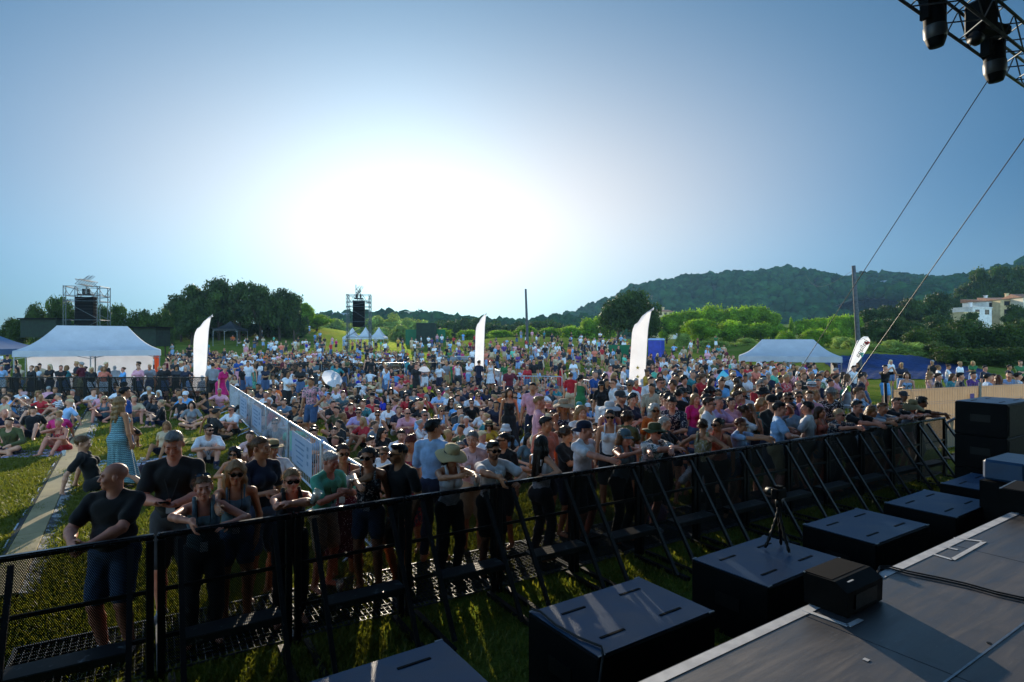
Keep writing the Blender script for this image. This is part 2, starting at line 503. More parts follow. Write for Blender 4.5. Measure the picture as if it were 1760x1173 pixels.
def torso(S, J, P, inf=0.0, k=.05, low=True):
    f = P['sex'] == 'f'; g = P['girth']; Rs, Rp, Rt = J['Rs'], J['Rp'], J['Rt']
    S.ell(J['pel']+Rp @ A3(0, .01, .0), A3((.165 if f else .15)*g+inf, .115*g+inf, .115+inf), Rp, k)
    if low:
        for s in (-1, 1): S.ell(J['pel']+Rp @ A3(s*.075, .055, -.05), A3(.085*g, .075*g, .085)+inf, Rp, k)
    S.ell(J['waist'], A3((.125 if f else .138)*g+inf, .098*g+inf, .14+inf), Rs, k)
    S.ell(J['waist']+Rs @ A3(0, -.03-.05*P['belly'], -.01), A3(.11*g+inf, .075*g+inf+.05*P['belly'], .11+inf), Rs, k)
    S.ell(J['chest']+Rt @ A3(0, 0, -.01), A3((.142 if f else .162)*(.6+.4*g)+inf, .108*(.6+.4*g)+inf, .17+inf), Rt, k)
    if f:
        for s in (-1, 1): S.ell(J['chest']+Rt @ A3(s*.068, -.092, -.005), A3(.06, .052, .06)*(.55+.45*g)+inf, Rt, .035)
    else:
        for s in (-1, 1): S.ell(J['chest']+Rt @ A3(s*.06, -.055, .045), A3(.085, .04, .07)+inf, Rt, .06)
    for s, q in ((-1, 'r'), (1, 'l')):
        S.cone(J['neck']+Rs @ A3(s*.03, .015, -.01), J['sh'+q]+Rt @ A3(-s*.01, 0, .005), .045+inf, .05+inf, k)
def arm(S, J, P, q, inf=0.0, upto=2.0, taper=0.0):
    g = (.82 if P['sex'] == 'f' else 1.0)*(.5+.5*P['girth'])
    a, b, c = J['sh'+q], J['el'+q], J['wr'+q]
    if upto <= 1:
        e = a+(b-a)*upto; S.cone(a, e, .051*g+inf, (.051-.010*upto)*g+inf+taper, .025); return
    S.cone(a, b, .051*g+inf, .04*g+inf, .025)
    t = upto-1; e = b+(c-b)*t
    m = b+(c-b)*min(.3, t)
    S.cone(b, m, .041*g+inf, .043*g+inf, .02); S.cone(m, e, .043*g+inf, (.043-.017*t)*g+inf+taper, .02)
def leg(S, J, P, q, inf=0.0, upto=2.0, taper=0.0):
    g = .45+.55*P['girth']; f = P['sex'] == 'f'
    a, b, c = J['hip'+q], J['kn'+q], J['an'+q]
    r0 = .09 if f else .085
    if upto <= 1:
        e = a+(b-a)*upto; S.cone(a, e, r0*g+inf, (r0-.03*upto)*g+inf+taper, .035); return
    S.cone(a, b, r0*g+inf, .055*g+inf, .035)
    t = upto-1; m = b+(c-b)*min(.35, t); e = b+(c-b)*t
    back = nrm(np.cross(np.cross(b-a, c-b), c-b)) if np.linalg.norm(np.cross(b-a, c-b)) > 1e-4 else A3(0, 1, 0)
    S.cone(b, m, .052*g+inf, .054*g+inf, .025); S.cone(m, e, .054*g+inf, (.054-.018*t)*g+inf+taper, .025)
def foot_frame(J, q):
    sh = nrm(J['kn'+q]-J['an'+q]); s = -1 if q == 'r' else 1
    fw = nrm(J['kn'+q]-J['hip'+q]); fw = A3(fw[0], fw[1], 0)
    if np.linalg.norm(fw) < .3: fw = A3(s*.25, -1, 0)
    return nrm(fw)
def foot(S, J, P, q, inf=0.0):
    a = J['an'+q]; fw = foot_frame(J, q)
    d = nrm(fw+A3(0, 0, -.02)); base = a+A3(0, 0, -.05)
    S.cone(a, base-fw*.025, .036+inf, .034+inf, .02)
    S.cone(base-fw*.02, base+d*.13, .036+inf, .03+inf, .02)
    S.cone(base+d*.12, base+d*.175, .032+inf, .022+inf, .015)
def hand(S, J, P, q, fine):
    s = -1 if q == 'r' else 1
    el, w = J['el'+q], J['wr'+q]
    d = nrm(w-el); hd = P.get(q+'d')
    if hd is not None: d = nrm(np.asarray(hd, float))
    n = P.get(q+'n')
    n = A3(-s*.8, -.2, -.5) if n is None else np.asarray(n, float)
    n = nrm(n-d*(n @ d)); side = np.cross(d, n)      # n points out of the palm
    th = 1 if (side @ A3(0, -1, .4)) > 0 else -1      # thumb side
    if P.get(q+'t') is not None: th = P[q+'t']
    sc = .92 if P['sex'] == 'f' else 1.0
    R = np.stack([side, d, n], 1)
    S.ell(w+d*.045*sc, A3(.038, .05, .016)*sc, R, .015)
    S.cone(w-d*.02, w+d*.03, .027*sc, .026*sc, .02)
    if not fine:
        S.ell(w+d*.105*sc+n*.02, A3(.034, .045, .015)*sc, R, .02)
        S.cone(w+d*.02+side*th*.03, w+d*.07+side*th*.05+n*.02, .012, .009, .01); return
    cu = P.get('grip', .35)
    for i, (o, l) in enumerate(((.03, .070), (.0105, .080), (-.0105, .074), (-.03, .058))):
        b = w+d*.082*sc+side*th*o*sc
        a1 = cu*(.9+.12*i); a2 = a1+cu*1.3; a3 = a2+cu*.9
        sp = side*th*o*.6
        p1 = b+nrm(d*cos(a1)+n*sin(a1)+sp)*l*.48*sc; p2 = p1+(d*cos(a2)+n*sin(a2))*l*.3*sc; p3 = p2+(d*cos(a3)+n*sin(a3))*l*.24*sc
        S.cone(b-d*.012, p1, .0092*sc, .0082*sc, .004); S.cone(p1, p2, .0082*sc, .0076*sc, .003); S.cone(p2, p3, .0076*sc, .0066*sc, .003)
    b = w+d*.018*sc+side*th*.026*sc; p1 = b+nrm(d*.62+side*th*.75+n*.3)*.045*sc; p2 = p1+nrm(d*.85+side*th*.1+n*.5)*.032*sc
    S.cone(b, p1, .0135*sc, .0105*sc, .008); S.cone(p1, p2, .0105*sc, .0085*sc, .004)
def hp(J, x, y, z): return J['head']+J['Rh'] @ A3(x, y, z)
def head(S, J, P, fine):
    R = J['Rh']; f = P['sex'] == 'f'; E = lambda x, y, z, r, k=.015: S.ell(hp(J, x, y, z), A3(*r), R, k)
    S.cone(J['neck']-A3(0, 0, .03), hp(J, 0, .022, -.05), .062 if not f else .05, .055 if not f else .045, .03)
    E(0, .018, .035, (.076, .096, .083)); E(0, -.026, -.035, (.060 if not f else .056, .066, .08), .03)
    if not fine:
        S.cone(hp(J, 0, -.088, .005), hp(J, 0, -.106, -.026), .01, .014, .012)
        for s in (-1, 1): E(s*.076, .01, -.005, (.012, .02, .03), .01)
        return
    E(0, -.068, -.092, (.027, .022, .02), .02)
    S.cone(hp(J, -.034, -.082, .024), hp(J, .034, -.082, .024), .012, .012, .014)
    for s in (-1, 1):
        E(s*.04, -.064, -.028, (.024, .024, .024), .02)
        S.cut(hp(J, s*.031, -.1, .003), A3(.017, .016, .0095), R, .01)
        E(s*.031, -.080, .003, (.0125, .0125, .0105), .003)
        E(s*.077, .012, -.008, (.011, .021, .032), .008)
        E(s*.0125, -.1, -.033, (.0085, .01, .0075), .006)
    S.cone(hp(J, 0, -.088, .012), hp(J, 0, -.109, -.027), .008, .0125, .01)
    E(0, -.090, -.057, (.023, .011, .0058), .005); E(0, -.088, -.068, (.02, .012, .0068), .005)
def tint_head(V, J, P):
    """lip, brow, eye and stubble tones of the skin"""
    R = J['Rh']; q = (V-J['head']) @ R
    T = np.ones((len(V), 3), dtype=np.float32)
    def spot(c, r, col, w=1.0):
        d = np.sqrt((((q-A3(*c))/A3(*r))**2).sum(1)); m = np.clip((1.15-d)/.3, 0, 1)[:, None]*w
        T[:] = T*(1-m)+np.array(col, dtype=np.float32)*m
    spot((0, -.1, -.0625), (.024, .02, .010), (.82, .52, .5))
    b = P.get('brow', (.28, .22, .2))
    for s in (-1, 1):
        spot((s*.033, -.092, .0255), (.022, .016, .0055), b)
        spot((s*.031, -.094, .003), (.014, .012, .0075), (.34, .33, .33))
    if P.get('beard'):
        for c, r in (((0, -.07, -.085), (.055, .06, .036)), ((0, -.105, -.047), (.03, .02, .008)), ((.05, -.03, -.06), (.022, .045, .04)), ((-.05, -.03, -.06), (.022, .045, .04))):
            spot(c, r, P.get('beardc', (.2, .16, .14)), P['beard'])
    if P.get('buzz'):
        m = np.clip((q[:, 2]-.02+.35*q[:, 1])/.02, 0, 1)[:, None]*(np.abs(q).max(1) < .14)[:, None]*P['buzz']
        T[:] = T*(1-m)+np.array([.22, .18, .17], dtype=np.float32)*m
    return T
def body_shape(P, J, fine):
    S = Shape(); torso(S, J, P, -.004)
    for q in 'rl': arm(S, J, P, q); leg(S, J, P, q); foot(S, J, P, q); hand(S, J, P, q, fine)
    head(S, J, P, fine); return S
def folds(amp, sc=1.0, ph=0.0):
    def fn(X, Y, Z):
        return amp*(np.sin(31*sc*Z+9*np.sin(8*X+ph)+7*Y+ph)*.55+np.sin(23*sc*X+13*Z*sc+6*np.sin(11*Z+ph))*.45+.4*np.sin(52*sc*Y+20*Z+ph))
    return fn
def top_shape(P, J, kind):
    """upper garment"""
    S = Shape(); Rs, Rt = J['Rs'], J['Rt']; inf = .011
    up = J['neck']
    if kind in ('tee', 'shirt', 'long'):
        torso(S, J, P, .008, .042, low=False)
        u = {'tee': .62, 'shirt': .78, 'long': 1.85}[kind]
        for q in 'rl': arm(S, J, P, q, .009 if kind != 'long' else .008, u, .014 if kind != 'long' else .004)
        if kind == 'shirt':
            for q in 'rl': S.cone(J['neck']+Rs @ A3((-1 if q == 'r' else 1)*.045, -.03, .0), J['neck']+Rs @ A3((-1 if q == 'r' else 1)*.035, .045, .02), .02, .02, .01)
        S.cut(up+Rs @ A3(0, -.07, .02), A3(.058, .07, .06 if kind == 'tee' else .095), Rs, .01)
        S.clip(up+Rs @ A3(0, 0, .035), Rs @ A3(0, 0, 1))
        hem = J['pel']+Rs @ A3(0, 0, -.06 if P['sex'] == 'm' else -.03)
        if P['pose'] == 'stand': S.clip(hem, Rs @ A3(0, 0, -1))
    else:                                              # strappy top / vest, bodice of a dress
        torso(S, J, P, .007, .05, low=False)
        S.clip(J['chest']+Rt @ A3(0, 0, .08), Rt @ A3(0, -.12, .98))
        for q, s in (('r', -1), ('l', 1)):
            S.cut(J['sh'+q]+Rt @ A3(s*.03, 0, -.02), A3(.06, .14, .1), Rt, .01)
            wd = .021 if kind == 'vest' else .011
            pts = [J['chest']+Rt @ A3(s*.082, -.118, .055), J['neck']+Rs @ A3(s*.084, -.075, -.035), J['neck']+Rs @ A3(s*.082, -.035, .018), J['neck']+Rs @ A3(s*.08, .02, .036), J['neck']+Rs @ A3(s*.08, .068, -.01), J['chest']+Rt @ A3(s*.08, .095, .06)]
            for a_, b_ in zip(pts, pts[1:]): S.cone(a_, b_, wd, wd, .006)
        if P['pose'] == 'stand': S.clip(J['pel']+Rs @ A3(0, 0, -.02), Rs @ A3(0, 0, -1))
    S.disp(folds(.0035, 1.0, P.get('seed', 0)))
    return S
def skirt_shape(P, J, hem):
    """skirt hanging from the waist down to height hem (standing figure)"""
    S = Shape(); g = P['girth']
    w = J['waist']; p = J['pel']; Rp = J['Rp']
    S.ell(w, A3(.135*g, .108*g, .10), J['Rs'], .05)
    S.ell(p+A3(0, .012, 0), A3(.18*g, .142*g, .13), Rp, .06)
    lo = A3((J['knr'][0]+J['knl'][0])*.5, (J['knr'][1]+J['knl'][1])*.5, hem)
    S.cone(p+A3(-.045, .01, -.05), lo+A3(-.075, .0, 0), .13*g, .16*g+.05*(P['pz']-hem), .08); S.cone(p+A3(.045, .01, -.05), lo+A3(.075, .0, 0), .13*g, .16*g+.05*(P['pz']-hem), .08)
    S.clip(A3(0, 0, hem), A3(0, 0, -1))
    ph = P.get('seed', 0)
    def fl(X, Y, Z):
        th = np.arctan2(Y-p[1], X-p[0]); return .016*np.clip((p[2]-Z)/.5, 0, 1.4)*np.sin(9*th+ph+1.5*np.sin(3*th))
    S.disp(fl); return S
def legs_shape(P, J, kind):
    S = Shape(); g = P['girth']; Rp = J['Rp']; inf = .012
    S.ell(J['pel']+Rp @ A3(0, .01, .0), A3((.165 if P['sex'] == 'f' else .15)*g+inf, .115*g+inf, .115+inf), Rp, .05)
    for s in (-1, 1): S.ell(J['pel']+Rp @ A3(s*.075, .055, -.05), A3(.085*g, .075*g, .085)+inf, Rp, .05)
    u = {'shorts': .82, 'mini': .5, 'trousers': 1.93, 'capri': 1.6}[kind]
    for q in 'rl': leg(S, J, P, q, .014 if kind != 'shorts' else .017, u, .01 if kind == 'shorts' else .004)
    S.clip(J['pel']+Rp @ A3(0, 0, .10), Rp @ A3(0, 0, 1))
    S.disp(folds(.0035, .9, P.get('seed', 0)+2)); return S
def hair_shape(P, J, style):
    S = Shape(); R = J['Rh']; E = lambda x, y, z, r, k=.02: S.ell(hp(J, x, y, z), A3(*r), R, k)
    big = {'short': .0, 'crop': -.0045, 'curly': .022, 'long': .006, 'bob': .012, 'pony': .0, 'bun': .0, 'wavy': .016}[style]
    E(0, .021, .039, (.081+big, .101+big, .087+big))
    if style in ('short', 'crop', 'curly') and P['sex'] == 'm': E(0, -.05, .095, (.05, .045, .026), .03)
    face = lambda: S.cut(hp(J, 0, -.105, -.042), A3(.071, .085, .118), R, .012)
    if style in ('short', 'crop', 'pony', 'bun'):
        face()
        o = 0.0 if style != 'crop' else .006
        def line(X, Y, Z, o=o, ph=P.get('seed', 0)):
            x, y, z = X-J['head'][0], Y-J['head'][1], Z-J['head'][2]
            u = x*R[0,0]+y*R[1,0]+z*R[2,0]; v = x*R[0,1]+y*R[1,1]+z*R[2,1]; w = x*R[0,2]+y*R[1,2]+z*R[2,2]
            d = -.57*v-.82*(w-o)+.009*np.sin(95*u+ph)*np.sin(80*v+60*w)+.006*np.sin(41*u+ph*2)+.25*np.abs(u)*(v < -.02)
            return np.where(d > 0, .06, 0)
        S.disp(line)
        for s in (-1, 1): S.cut(hp(J, s*.085, .012, -.022), A3(.03, .024, .042), R, .008)
    ph = P.get('seed', 0)
    nk = J['neck']
    if style == 'pony':
        S.cone(hp(J, 0, .105, .045), hp(J, 0, .15, .02), .03, .03, .02); S.cone(hp(J, 0, .15, .02), hp(J, .01, .135, -.15), .033, .016, .02)
    if style == 'bun': E(0, .12, .06, (.04, .036, .038))
    if style == 'curly' and P['sex'] == 'm': face(); S.clip(hp(J, 0, 0, -.02), R @ A3(0, -.5, -.87))
    if style in ('long', 'bob', 'wavy') or (style == 'curly' and P['sex'] == 'f'):
        ln = {'long': .40, 'bob': .13, 'wavy': .25, 'curly': .16}[style]; rr = .034 if style == 'long' else .042
        for s in (-1, 1):
            S.cone(hp(J, s*.066, .03, .02), hp(J, s*.08, .035, -.09), .04, rr, .03)
            e = nk+J['Rs'] @ A3(s*.085, -.03 if style == 'wavy' else .035, .085-ln+.02)
            if ln > .2: S.cone(hp(J, s*.08, .035, -.09), e, rr, rr*.75, .03)
        E(0, .075, -.04, (.085, .055, .11), .03)
        e = nk+J['Rs'] @ A3(0, .095, .08-ln)
        S.cone(hp(J, -.035, .085, -.08), e+A3(-.045, 0, 0), .052, .036, .03); S.cone(hp(J, .035, .085, -.08), e+A3(.045, 0, 0), .052, .036, .03)
        face(); S.cut(hp(J, 0, -.05, -.1), A3(.054, .08, .075), R, .012)
    am = {'curly': .007, 'wavy': .005}.get(style, .0022)
    def fl(X, Y, Z):
        x, y = X-J['head'][0], Y-J['head'][1]; th = np.arctan2(y, x)
        if style in ('curly', 'wavy'): return am*(np.sin(70*X+ph)*np.sin(66*Y+1+ph)+np.sin(64*Z+9*X+ph)*.8)
        return am*(np.sin(26*th+5*np.sin(18*Z+ph)+ph)+.6*np.sin(47*th+7*Z))
    S.disp(fl); return S
def strands(V, Q, J, n, rng, ln=.05, wd=.0012):
    """loose hairs lifted off the hair surface"""
    if len(Q) == 0: return V, Q
    c = V[Q[rng.integers(0, len(Q), n)]]; o = c.mean(1); nn = np.cross(c[:, 1]-c[:, 0], c[:, 2]-c[:, 0]); nn /= np.linalg.norm(nn, axis=1)[:, None]+1e-9
    d = nn*rng.uniform(.15, .7, (n, 1))+rng.normal(0, .35, (n, 3))+np.array([0, 0, -.5]); d /= np.linalg.norm(d, axis=1)[:, None]
    s = np.cross(d, rng.normal(0, 1, (n, 3))); s = s/np.linalg.norm(s, axis=1)[:, None]*wd
    l = rng.uniform(.3, 1, (n, 1))*ln
    m = o+d*l*.55+nn*l*.12; e = o+d*l+np.array([0, 0, -.25])*l
    base = len(V); NV = np.concatenate([o-s, o+s, m+s*.8, m-s*.8, e+s*.2, e-s*.2])
    i = np.arange(n)+base
    return np.concatenate([V, NV]), np.concatenate([Q, np.stack([i, i+n, i+2*n, i+3*n], 1), np.stack([i+3*n, i+2*n, i+4*n, i+5*n], 1)])
# ------------------------------------------------------------------ people
MAT = {}
for k_ in ('plain', 'stripe', 'vstripe', 'print', 'dark_print', 'red_print', 'dots', 'woven'): MAT[k_] = cloth_mat('cloth_'+k_, k_)
MAT['skin'] = skin_mat(); MAT['hair'] = hair_mat(); MAT['crowd'] = tint_mat()
MAT['lens'] = simple('dark_lens', '#0a0a0c', '#050507', 20, .08)
MAT['badge'] = simple('badge_card', '#c9ccd2', '#b5b8c0', 30, .4)
MAT['strap'] = simple('black_strap', '#101014', '#08080a', 30, .7)
MAT['shoe'] = cloth_mat('shoe_cloth')
MAT['straw'] = None
def straw_mat():
    m, t, out = nt('hat_weave'); oi = t.nodes.new('ShaderNodeObjectInfo')
    w = node(t, 'ShaderNodeTexWave', Scale=60, Distortion=2.0); w.bands_direction = 'Z'
    tc = t.nodes.new('ShaderNodeTexCoord'); L(t, tc.outputs['Object'], w.inputs[0])
    b = mixcol(t, 1.0, oi.outputs['Color'], ramp(t, w.outputs['Fac'], [(.2, .7), (.8, 1.05)]), 'MULTIPLY')
    p = node(t, 'ShaderNodeBsdfPrincipled', Roughness=.8); L(t, b, p.inputs['Base Color'])
    tr = node(t, 'ShaderNodeBsdfTranslucent'); L(t, b, tr.inputs[0])
    mx = node(t, 'ShaderNodeMixShader', Fac=.3); L(t, p.outputs[0], mx.inputs[1]); L(t, tr.outputs[0], mx.inputs[2])
    L(t, mx.outputs[0], out.inputs[0]); return m
MAT['straw'] = straw_mat()

CACHE = {}
def cached(key, fn):
    if key not in CACHE: CACHE[key] = fn()
    return CACHE[key]
def glasses_mesh():
    b = MB()
    for s in (-1, 1):
        P = []
        for k in range(12):
            q = 2*pi*k/12
            P.append((s*.034+.029*cos(q)*(1-.12*sin(q)), -.104+.010*abs(cos(q))**2*(1 if cos(q)*s > 0 else 0), .002+.023*sin(q)))
        b.prism(P, (0, -.006, 0))
        b.bar((s*.062, -.092, .012), (s*.082, .01, .008), .006, .010)
    b.bar((-.012, -.107, .010), (.012, -.107, .010), .006, .008)
    return b.mesh('sunglasses', MAT['lens'])
def hat_mesh(kind):
    b = MB(); b.smooth = True
    if kind == 'cap':
        b.lathe([(.094, .028), (.097, .05), (.093, .085), (.075, .115), (.04, .132), (0.001, .138)], (0, .02, 0), 24, 1, 1.12)
        b.lathe([(.093, .030), (.001, .034)], (0, .02, 0), 24, 1, 1.12)
        V = []; n = 12
        for j, (ro, dz) in enumerate(((0, 0), (.5, .004), (1, -.006))):
            for i in range(n+1):
                q = pi+pi*i/n
                V.append((.088*cos(q)*(1-.10*ro), .0+.085*sin(q)-.085*ro*abs(sin(q))**.6, .034+dz-.02*ro*cos(q)**2))
        F = [[j*(n+1)+i, j*(n+1)+i+1, (j+1)*(n+1)+i+1, (j+1)*(n+1)+i] for j in range(2) for i in range(n)]
        b.add(V, F); b.add([(x, y, z-.005) for x, y, z in V], [f[::-1] for f in F])
    elif kind == 'backcap':
        b.lathe([(.094, .028), (.097, .05), (.093, .085), (.075, .115), (.04, .132), (0.001, .138)], (0, .02, 0), 24, 1, 1.12)
        V = []; n = 12
        for j, (ro, dz) in enumerate(((0, 0), (.5, -.01), (1, -.035))):
            for i in range(n+1):
                q = pi*i/n
                V.append((.088*cos(q)*(1-.10*ro), .04+.085*sin(q)+.07*ro*abs(sin(q))**.6, .034+dz-.02*ro*cos(q)**2))
        F = [[j*(n+1)+i, (j+1)*(n+1)+i, (j+1)*(n+1)+i+1, j*(n+1)+i+1] for j in range(2) for i in range(n)]
        b.add(V, F); b.add([(x, y, z-.005) for x, y, z in V], [f[::-1] for f in F])
    else:
        br = {'sun': .205, 'wide': .25, 'fedora': .155, 'bucket': .14, 'safari': .185}[kind]
        dr = {'sun': -.05, 'wide': -.085, 'fedora': .0, 'bucket': -.055, 'safari': -.02}[kind]
        N = 40
        prof = [(.088, .048), (.115, .047), (.5*(.1+br), .045+dr*.3), (br, .045+dr), (br, .039+dr), (.5*(.1+br), .038+dr*.3), (.09, .040)]
        top = [(.094, .045), (.097, .075), (.093, .12), (.07, .142), (.03, .148 if kind != 'fedora' else .130), (.001, .146 if kind != 'fedora' else .126)]
        i0 = len(b.v)
        b.lathe(prof, (0, .018, 0), N, 1, 1.1)
        for i in range(i0, len(b.v)):
            x, y, z = b.v[i]; r = sqrt(x*x+y*y); th = math.atan2(y, x)
            b.v[i] = (x, y, z+max(0, r-.1)*(.16*sin(3*th+1)+.09*sin(5*th)))
        b.lathe(top, (0, .018, 0), 28, 1, 1.13)
    return b.mesh('hat', MAT['straw'] if kind not in ('cap', 'backcap') else MAT['plain'])
def band_mesh():
    b = MB(); b.smooth = True
    b.lathe([(.0985, .052), (.0995, .072), (.0965, .085)], (0, .018, 0), 28, 1, 1.13)
    return b.mesh('hat_band', MAT['strap'])
def up_glasses_mesh():
    me = glasses_mesh(); n = len(me.vertices); c = np.zeros(n*3); me.vertices.foreach_get('co', c); c = c.reshape(-1, 3)
    c = c @ rot(-1.05, 0, 0).T; c[:, 2] += .045; c[:, 1] += .018
    me.vertices.foreach_set('co', c.ravel()); me.update(); return me

NPERS = [0]
PEOPLE = []     # (object, record) for the labels
def head_child(root, name, me, J, color=None):
    from mathutils import Matrix
    o = link(name, me, root, color=color)
    R = J['Rh']; M = Matrix(((*R[0], J['head'][0]), (*R[1], J['head'][1]), (*R[2], J['head'][2]), (0, 0, 0, 1)))
    o.matrix_local = M; return o
def person(P, wear, loc, yaw, H=1.75, res=.014, key=None, fine=False, rec=None, label=None, group=None):
    """one person: body mesh as the thing, hair / clothing / glasses as its children.
    key: name of a shared pose; None builds meshes of its own"""
    P = {**DEF, **P}
    k = key if key is not None else 'own%d' % NPERS[0]
    NPERS[0] += 1
    P.setdefault('seed', NPERS[0]*1.7)
    J = cached((k, 'J'), lambda: skeleton(P))
    rng = np.random.default_rng(NPERS[0]+5)
    def mk(part, shape_fn, mat, r=res, name='part', st=0):
        def fn():
            V, Q = shape_fn().net(r); col = None
            if part == 'body': col = tint_head(V, J, P)
            if st: V, Q = strands(V, Q, J, st, rng)
            return np_mesh(name, V, Q, True, [mat], col=col)
        return cached((k, part, mat.name, round(r, 4)), fn)
    s = H/1.75
    root = link('person', mk('body', lambda: body_shape(P, J, fine), MAT['skin'], name='person'), None, loc, yaw, wear.get('skin', '#b98a70'))
    root.scale = (s, s, s)
    part_color = {}
    if 'top' in wear:
        kd, c, *pt = wear['top']; pt = pt[0] if pt else 'plain'
        nm = {'tee': 'shirt', 'shirt': 'shirt', 'long': 'shirt', 'vest': 'vest_top', 'strap': 'strap_top'}[kd]
        link(nm, mk('top'+kd, lambda: top_shape(P, J, kd), MAT[pt], name=nm), root, color=c)
    if 'skirt' in wear:
        hem, c, *pt = wear['skirt']; pt = pt[0] if pt else 'plain'
        link('skirt', mk('skirt%.2f' % hem, lambda: skirt_shape(P, J, hem), MAT[pt], r=max(res, .013), name='skirt'), root, color=c)
    if 'legs' in wear:
        kd, c, *pt = wear['legs']; pt = pt[0] if pt else 'plain'
        nm = 'trousers' if kd in ('trousers', 'capri') else 'shorts'
        link(nm, mk('legs'+kd, lambda: legs_shape(P, J, kd), MAT[pt], r=max(res, .011), name=nm), root, color=c)
    if wear.get('hair'):
        st, c = wear['hair']
        o = link('hair', mk('hair'+st, lambda: hair_shape(P, J, st), MAT['hair'], name='hair', r=min(res, .016),
                 st=(420 if fine else 130) if st != 'crop' else (60 if fine else 0)), root, color=c)
    if wear.get('shoes'):
        for q in 'rl':
            def sh(q=q):
                S = Shape(); foot(S, J, P, q, .009); S.clip(J['an'+q]+A3(0, 0, .02), A3(0, 0, 1)); return S
            link('shoe', mk('shoe'+q, sh, MAT['shoe'], r=max(res, .011), name='shoe'), root, color=wear['shoes'])
    if wear.get('glasses') == 1: head_child(root, 'sunglasses', cached('glasses', glasses_mesh), J)
    if wear.get('glasses') == 2: head_child(root, 'sunglasses', cached('upglasses', up_glasses_mesh), J)
    if wear.get('hat'):
        kd, c = wear['hat']
        h = head_child(root, 'cap' if 'cap' in kd else 'hat', cached('hat'+kd, lambda: hat_mesh(kd)), J, c)
        if kd == 'fedora' or wear.get('band'): link('hat_band', cached('band', band_mesh), h)
    if wear.get('pass'):
        Rs = J['Rs']; n0 = J['neck']; tip = J['chest']+J['Rt'] @ A3(0, -.15-(.03 if P['sex'] == 'f' else 0)-.04*P['belly'], -.16)
        b = MB()
        for sg in (-1, 1):
            b.tube([n0+Rs @ A3(sg*.02, .06, .02), n0+Rs @ A3(sg*.062, .0, .03), J['chest']+J['Rt'] @ A3(sg*.055, -.125-(.02 if P['sex'] == 'f' else 0), .03), tip], .0045, 5)
        o = b.build('lanyard', MAT['strap'], root)
        b = MB(); b.box(tuple(tip+A3(0, -.006, -.05)), (.07, .004, .095)); b.build('badge', MAT['badge'], o)
    NM = wear
    PEOPLE.append((root, dict(wear=wear, P=P, label=label, rec=rec or {}, J=J, s=s, yaw=yaw)))
    tag(root, label or 'person', 'person', group or 'people in the audience')
    return root
def wpt(root_loc, yaw, s, p):
    """local figure point to world"""
    c, n = cos(yaw), sin(yaw); x, y, z = p[0]*s, p[1]*s, p[2]*s
    return (root_loc[0]+c*x-n*y, root_loc[1]+n*x+c*y, root_loc[2]+z)
# ------------------------------------------------------------------ camera, sun, sky
cam = bpy.data.cameras.new('camera'); cam_o = bpy.data.objects.new('camera', cam); COL.objects.link(cam_o)
cam.sensor_width = 36; cam.lens = 36*FPX/1760; cam.clip_end = 5000; cam.clip_start = .05
cam_o.location = (0, 0, CAMH); cam_o.rotation_euler = (radians(90), 0, 0)
cam.shift_y = -(586.5-HY)/1760
SC.camera = cam_o
SUN_AZ, SUN_EL = radians(-11.3), radians(12.5)
sun = bpy.data.lights.new('sun', 'SUN'); sun.energy = 5.0; sun.angle = radians(.5); sun.color = (1, .86, .66)
sun_o = bpy.data.objects.new('sun', sun); COL.objects.link(sun_o)
from mathutils import Vector, Matrix
SUND = Vector((sin(SUN_AZ)*cos(SUN_EL), cos(SUN_AZ)*cos(SUN_EL), sin(SUN_EL)))
sun_o.rotation_euler = SUND.to_track_quat('Z', 'Y').to_euler()
sun_o.location = (0, 0, 30)
W = bpy.data.worlds.new('World'); SC.world = W; W.use_nodes = True
wt = W.node_tree; wt.nodes.clear()
wo = wt.nodes.new('ShaderNodeOutputWorld'); bg = wt.nodes.new('ShaderNodeBackground')
sky = wt.nodes.new('ShaderNodeTexSky'); sky.sky_type = 'NISHITA'; sky.sun_disc = False
sky.sun_elevation = SUN_EL; sky.sun_rotation = SUN_AZ
sky.air_density = 1.0; sky.dust_density = 1.8; sky.ozone_density = 5.0; sky.altitude = 50
# wide white aureole of a hazy low sun, by the angle between the sky direction and the sun
tc = wt.nodes.new('ShaderNodeTexCoord')
dp = wt.nodes.new('ShaderNodeVectorMath'); dp.operation = 'DOT_PRODUCT'
st_ = wt.nodes.new('ShaderNodeVectorMath'); st_.operation = 'MULTIPLY'; st_.inputs[1].default_value = (1, 1, 3.0)   # haze lies low: flattened halo
nm_ = wt.nodes.new('ShaderNodeVectorMath'); nm_.operation = 'NORMALIZE'
wt.links.new(tc.outputs['Generated'], st_.inputs[0]); wt.links.new(st_.outputs[0], nm_.inputs[0]); wt.links.new(nm_.outputs[0], dp.inputs[0])
HA, HE = radians(-7), radians(11); hv = Vector((sin(HA)*cos(HE), cos(HA)*cos(HE), sin(HE)*3.0)).normalized(); dp.inputs[1].default_value = hv
ac = wt.nodes.new('ShaderNodeMath'); ac.operation = 'ARCCOSINE'; wt.links.new(dp.outputs['Value'], ac.inputs[0])
AUR = wt.nodes.new('ShaderNodeValToRGB'); 
mr = wt.nodes.new('ShaderNodeMapRange'); mr.inputs[1].default_value = 0; mr.inputs[2].default_value = radians(60)
wt.links.new(ac.outputs[0], mr.inputs[0]); wt.links.new(mr.outputs[0], AUR.inputs[0])
AUR.color_ramp.interpolation = 'B_SPLINE'
AE = AUR.color_ramp.elements
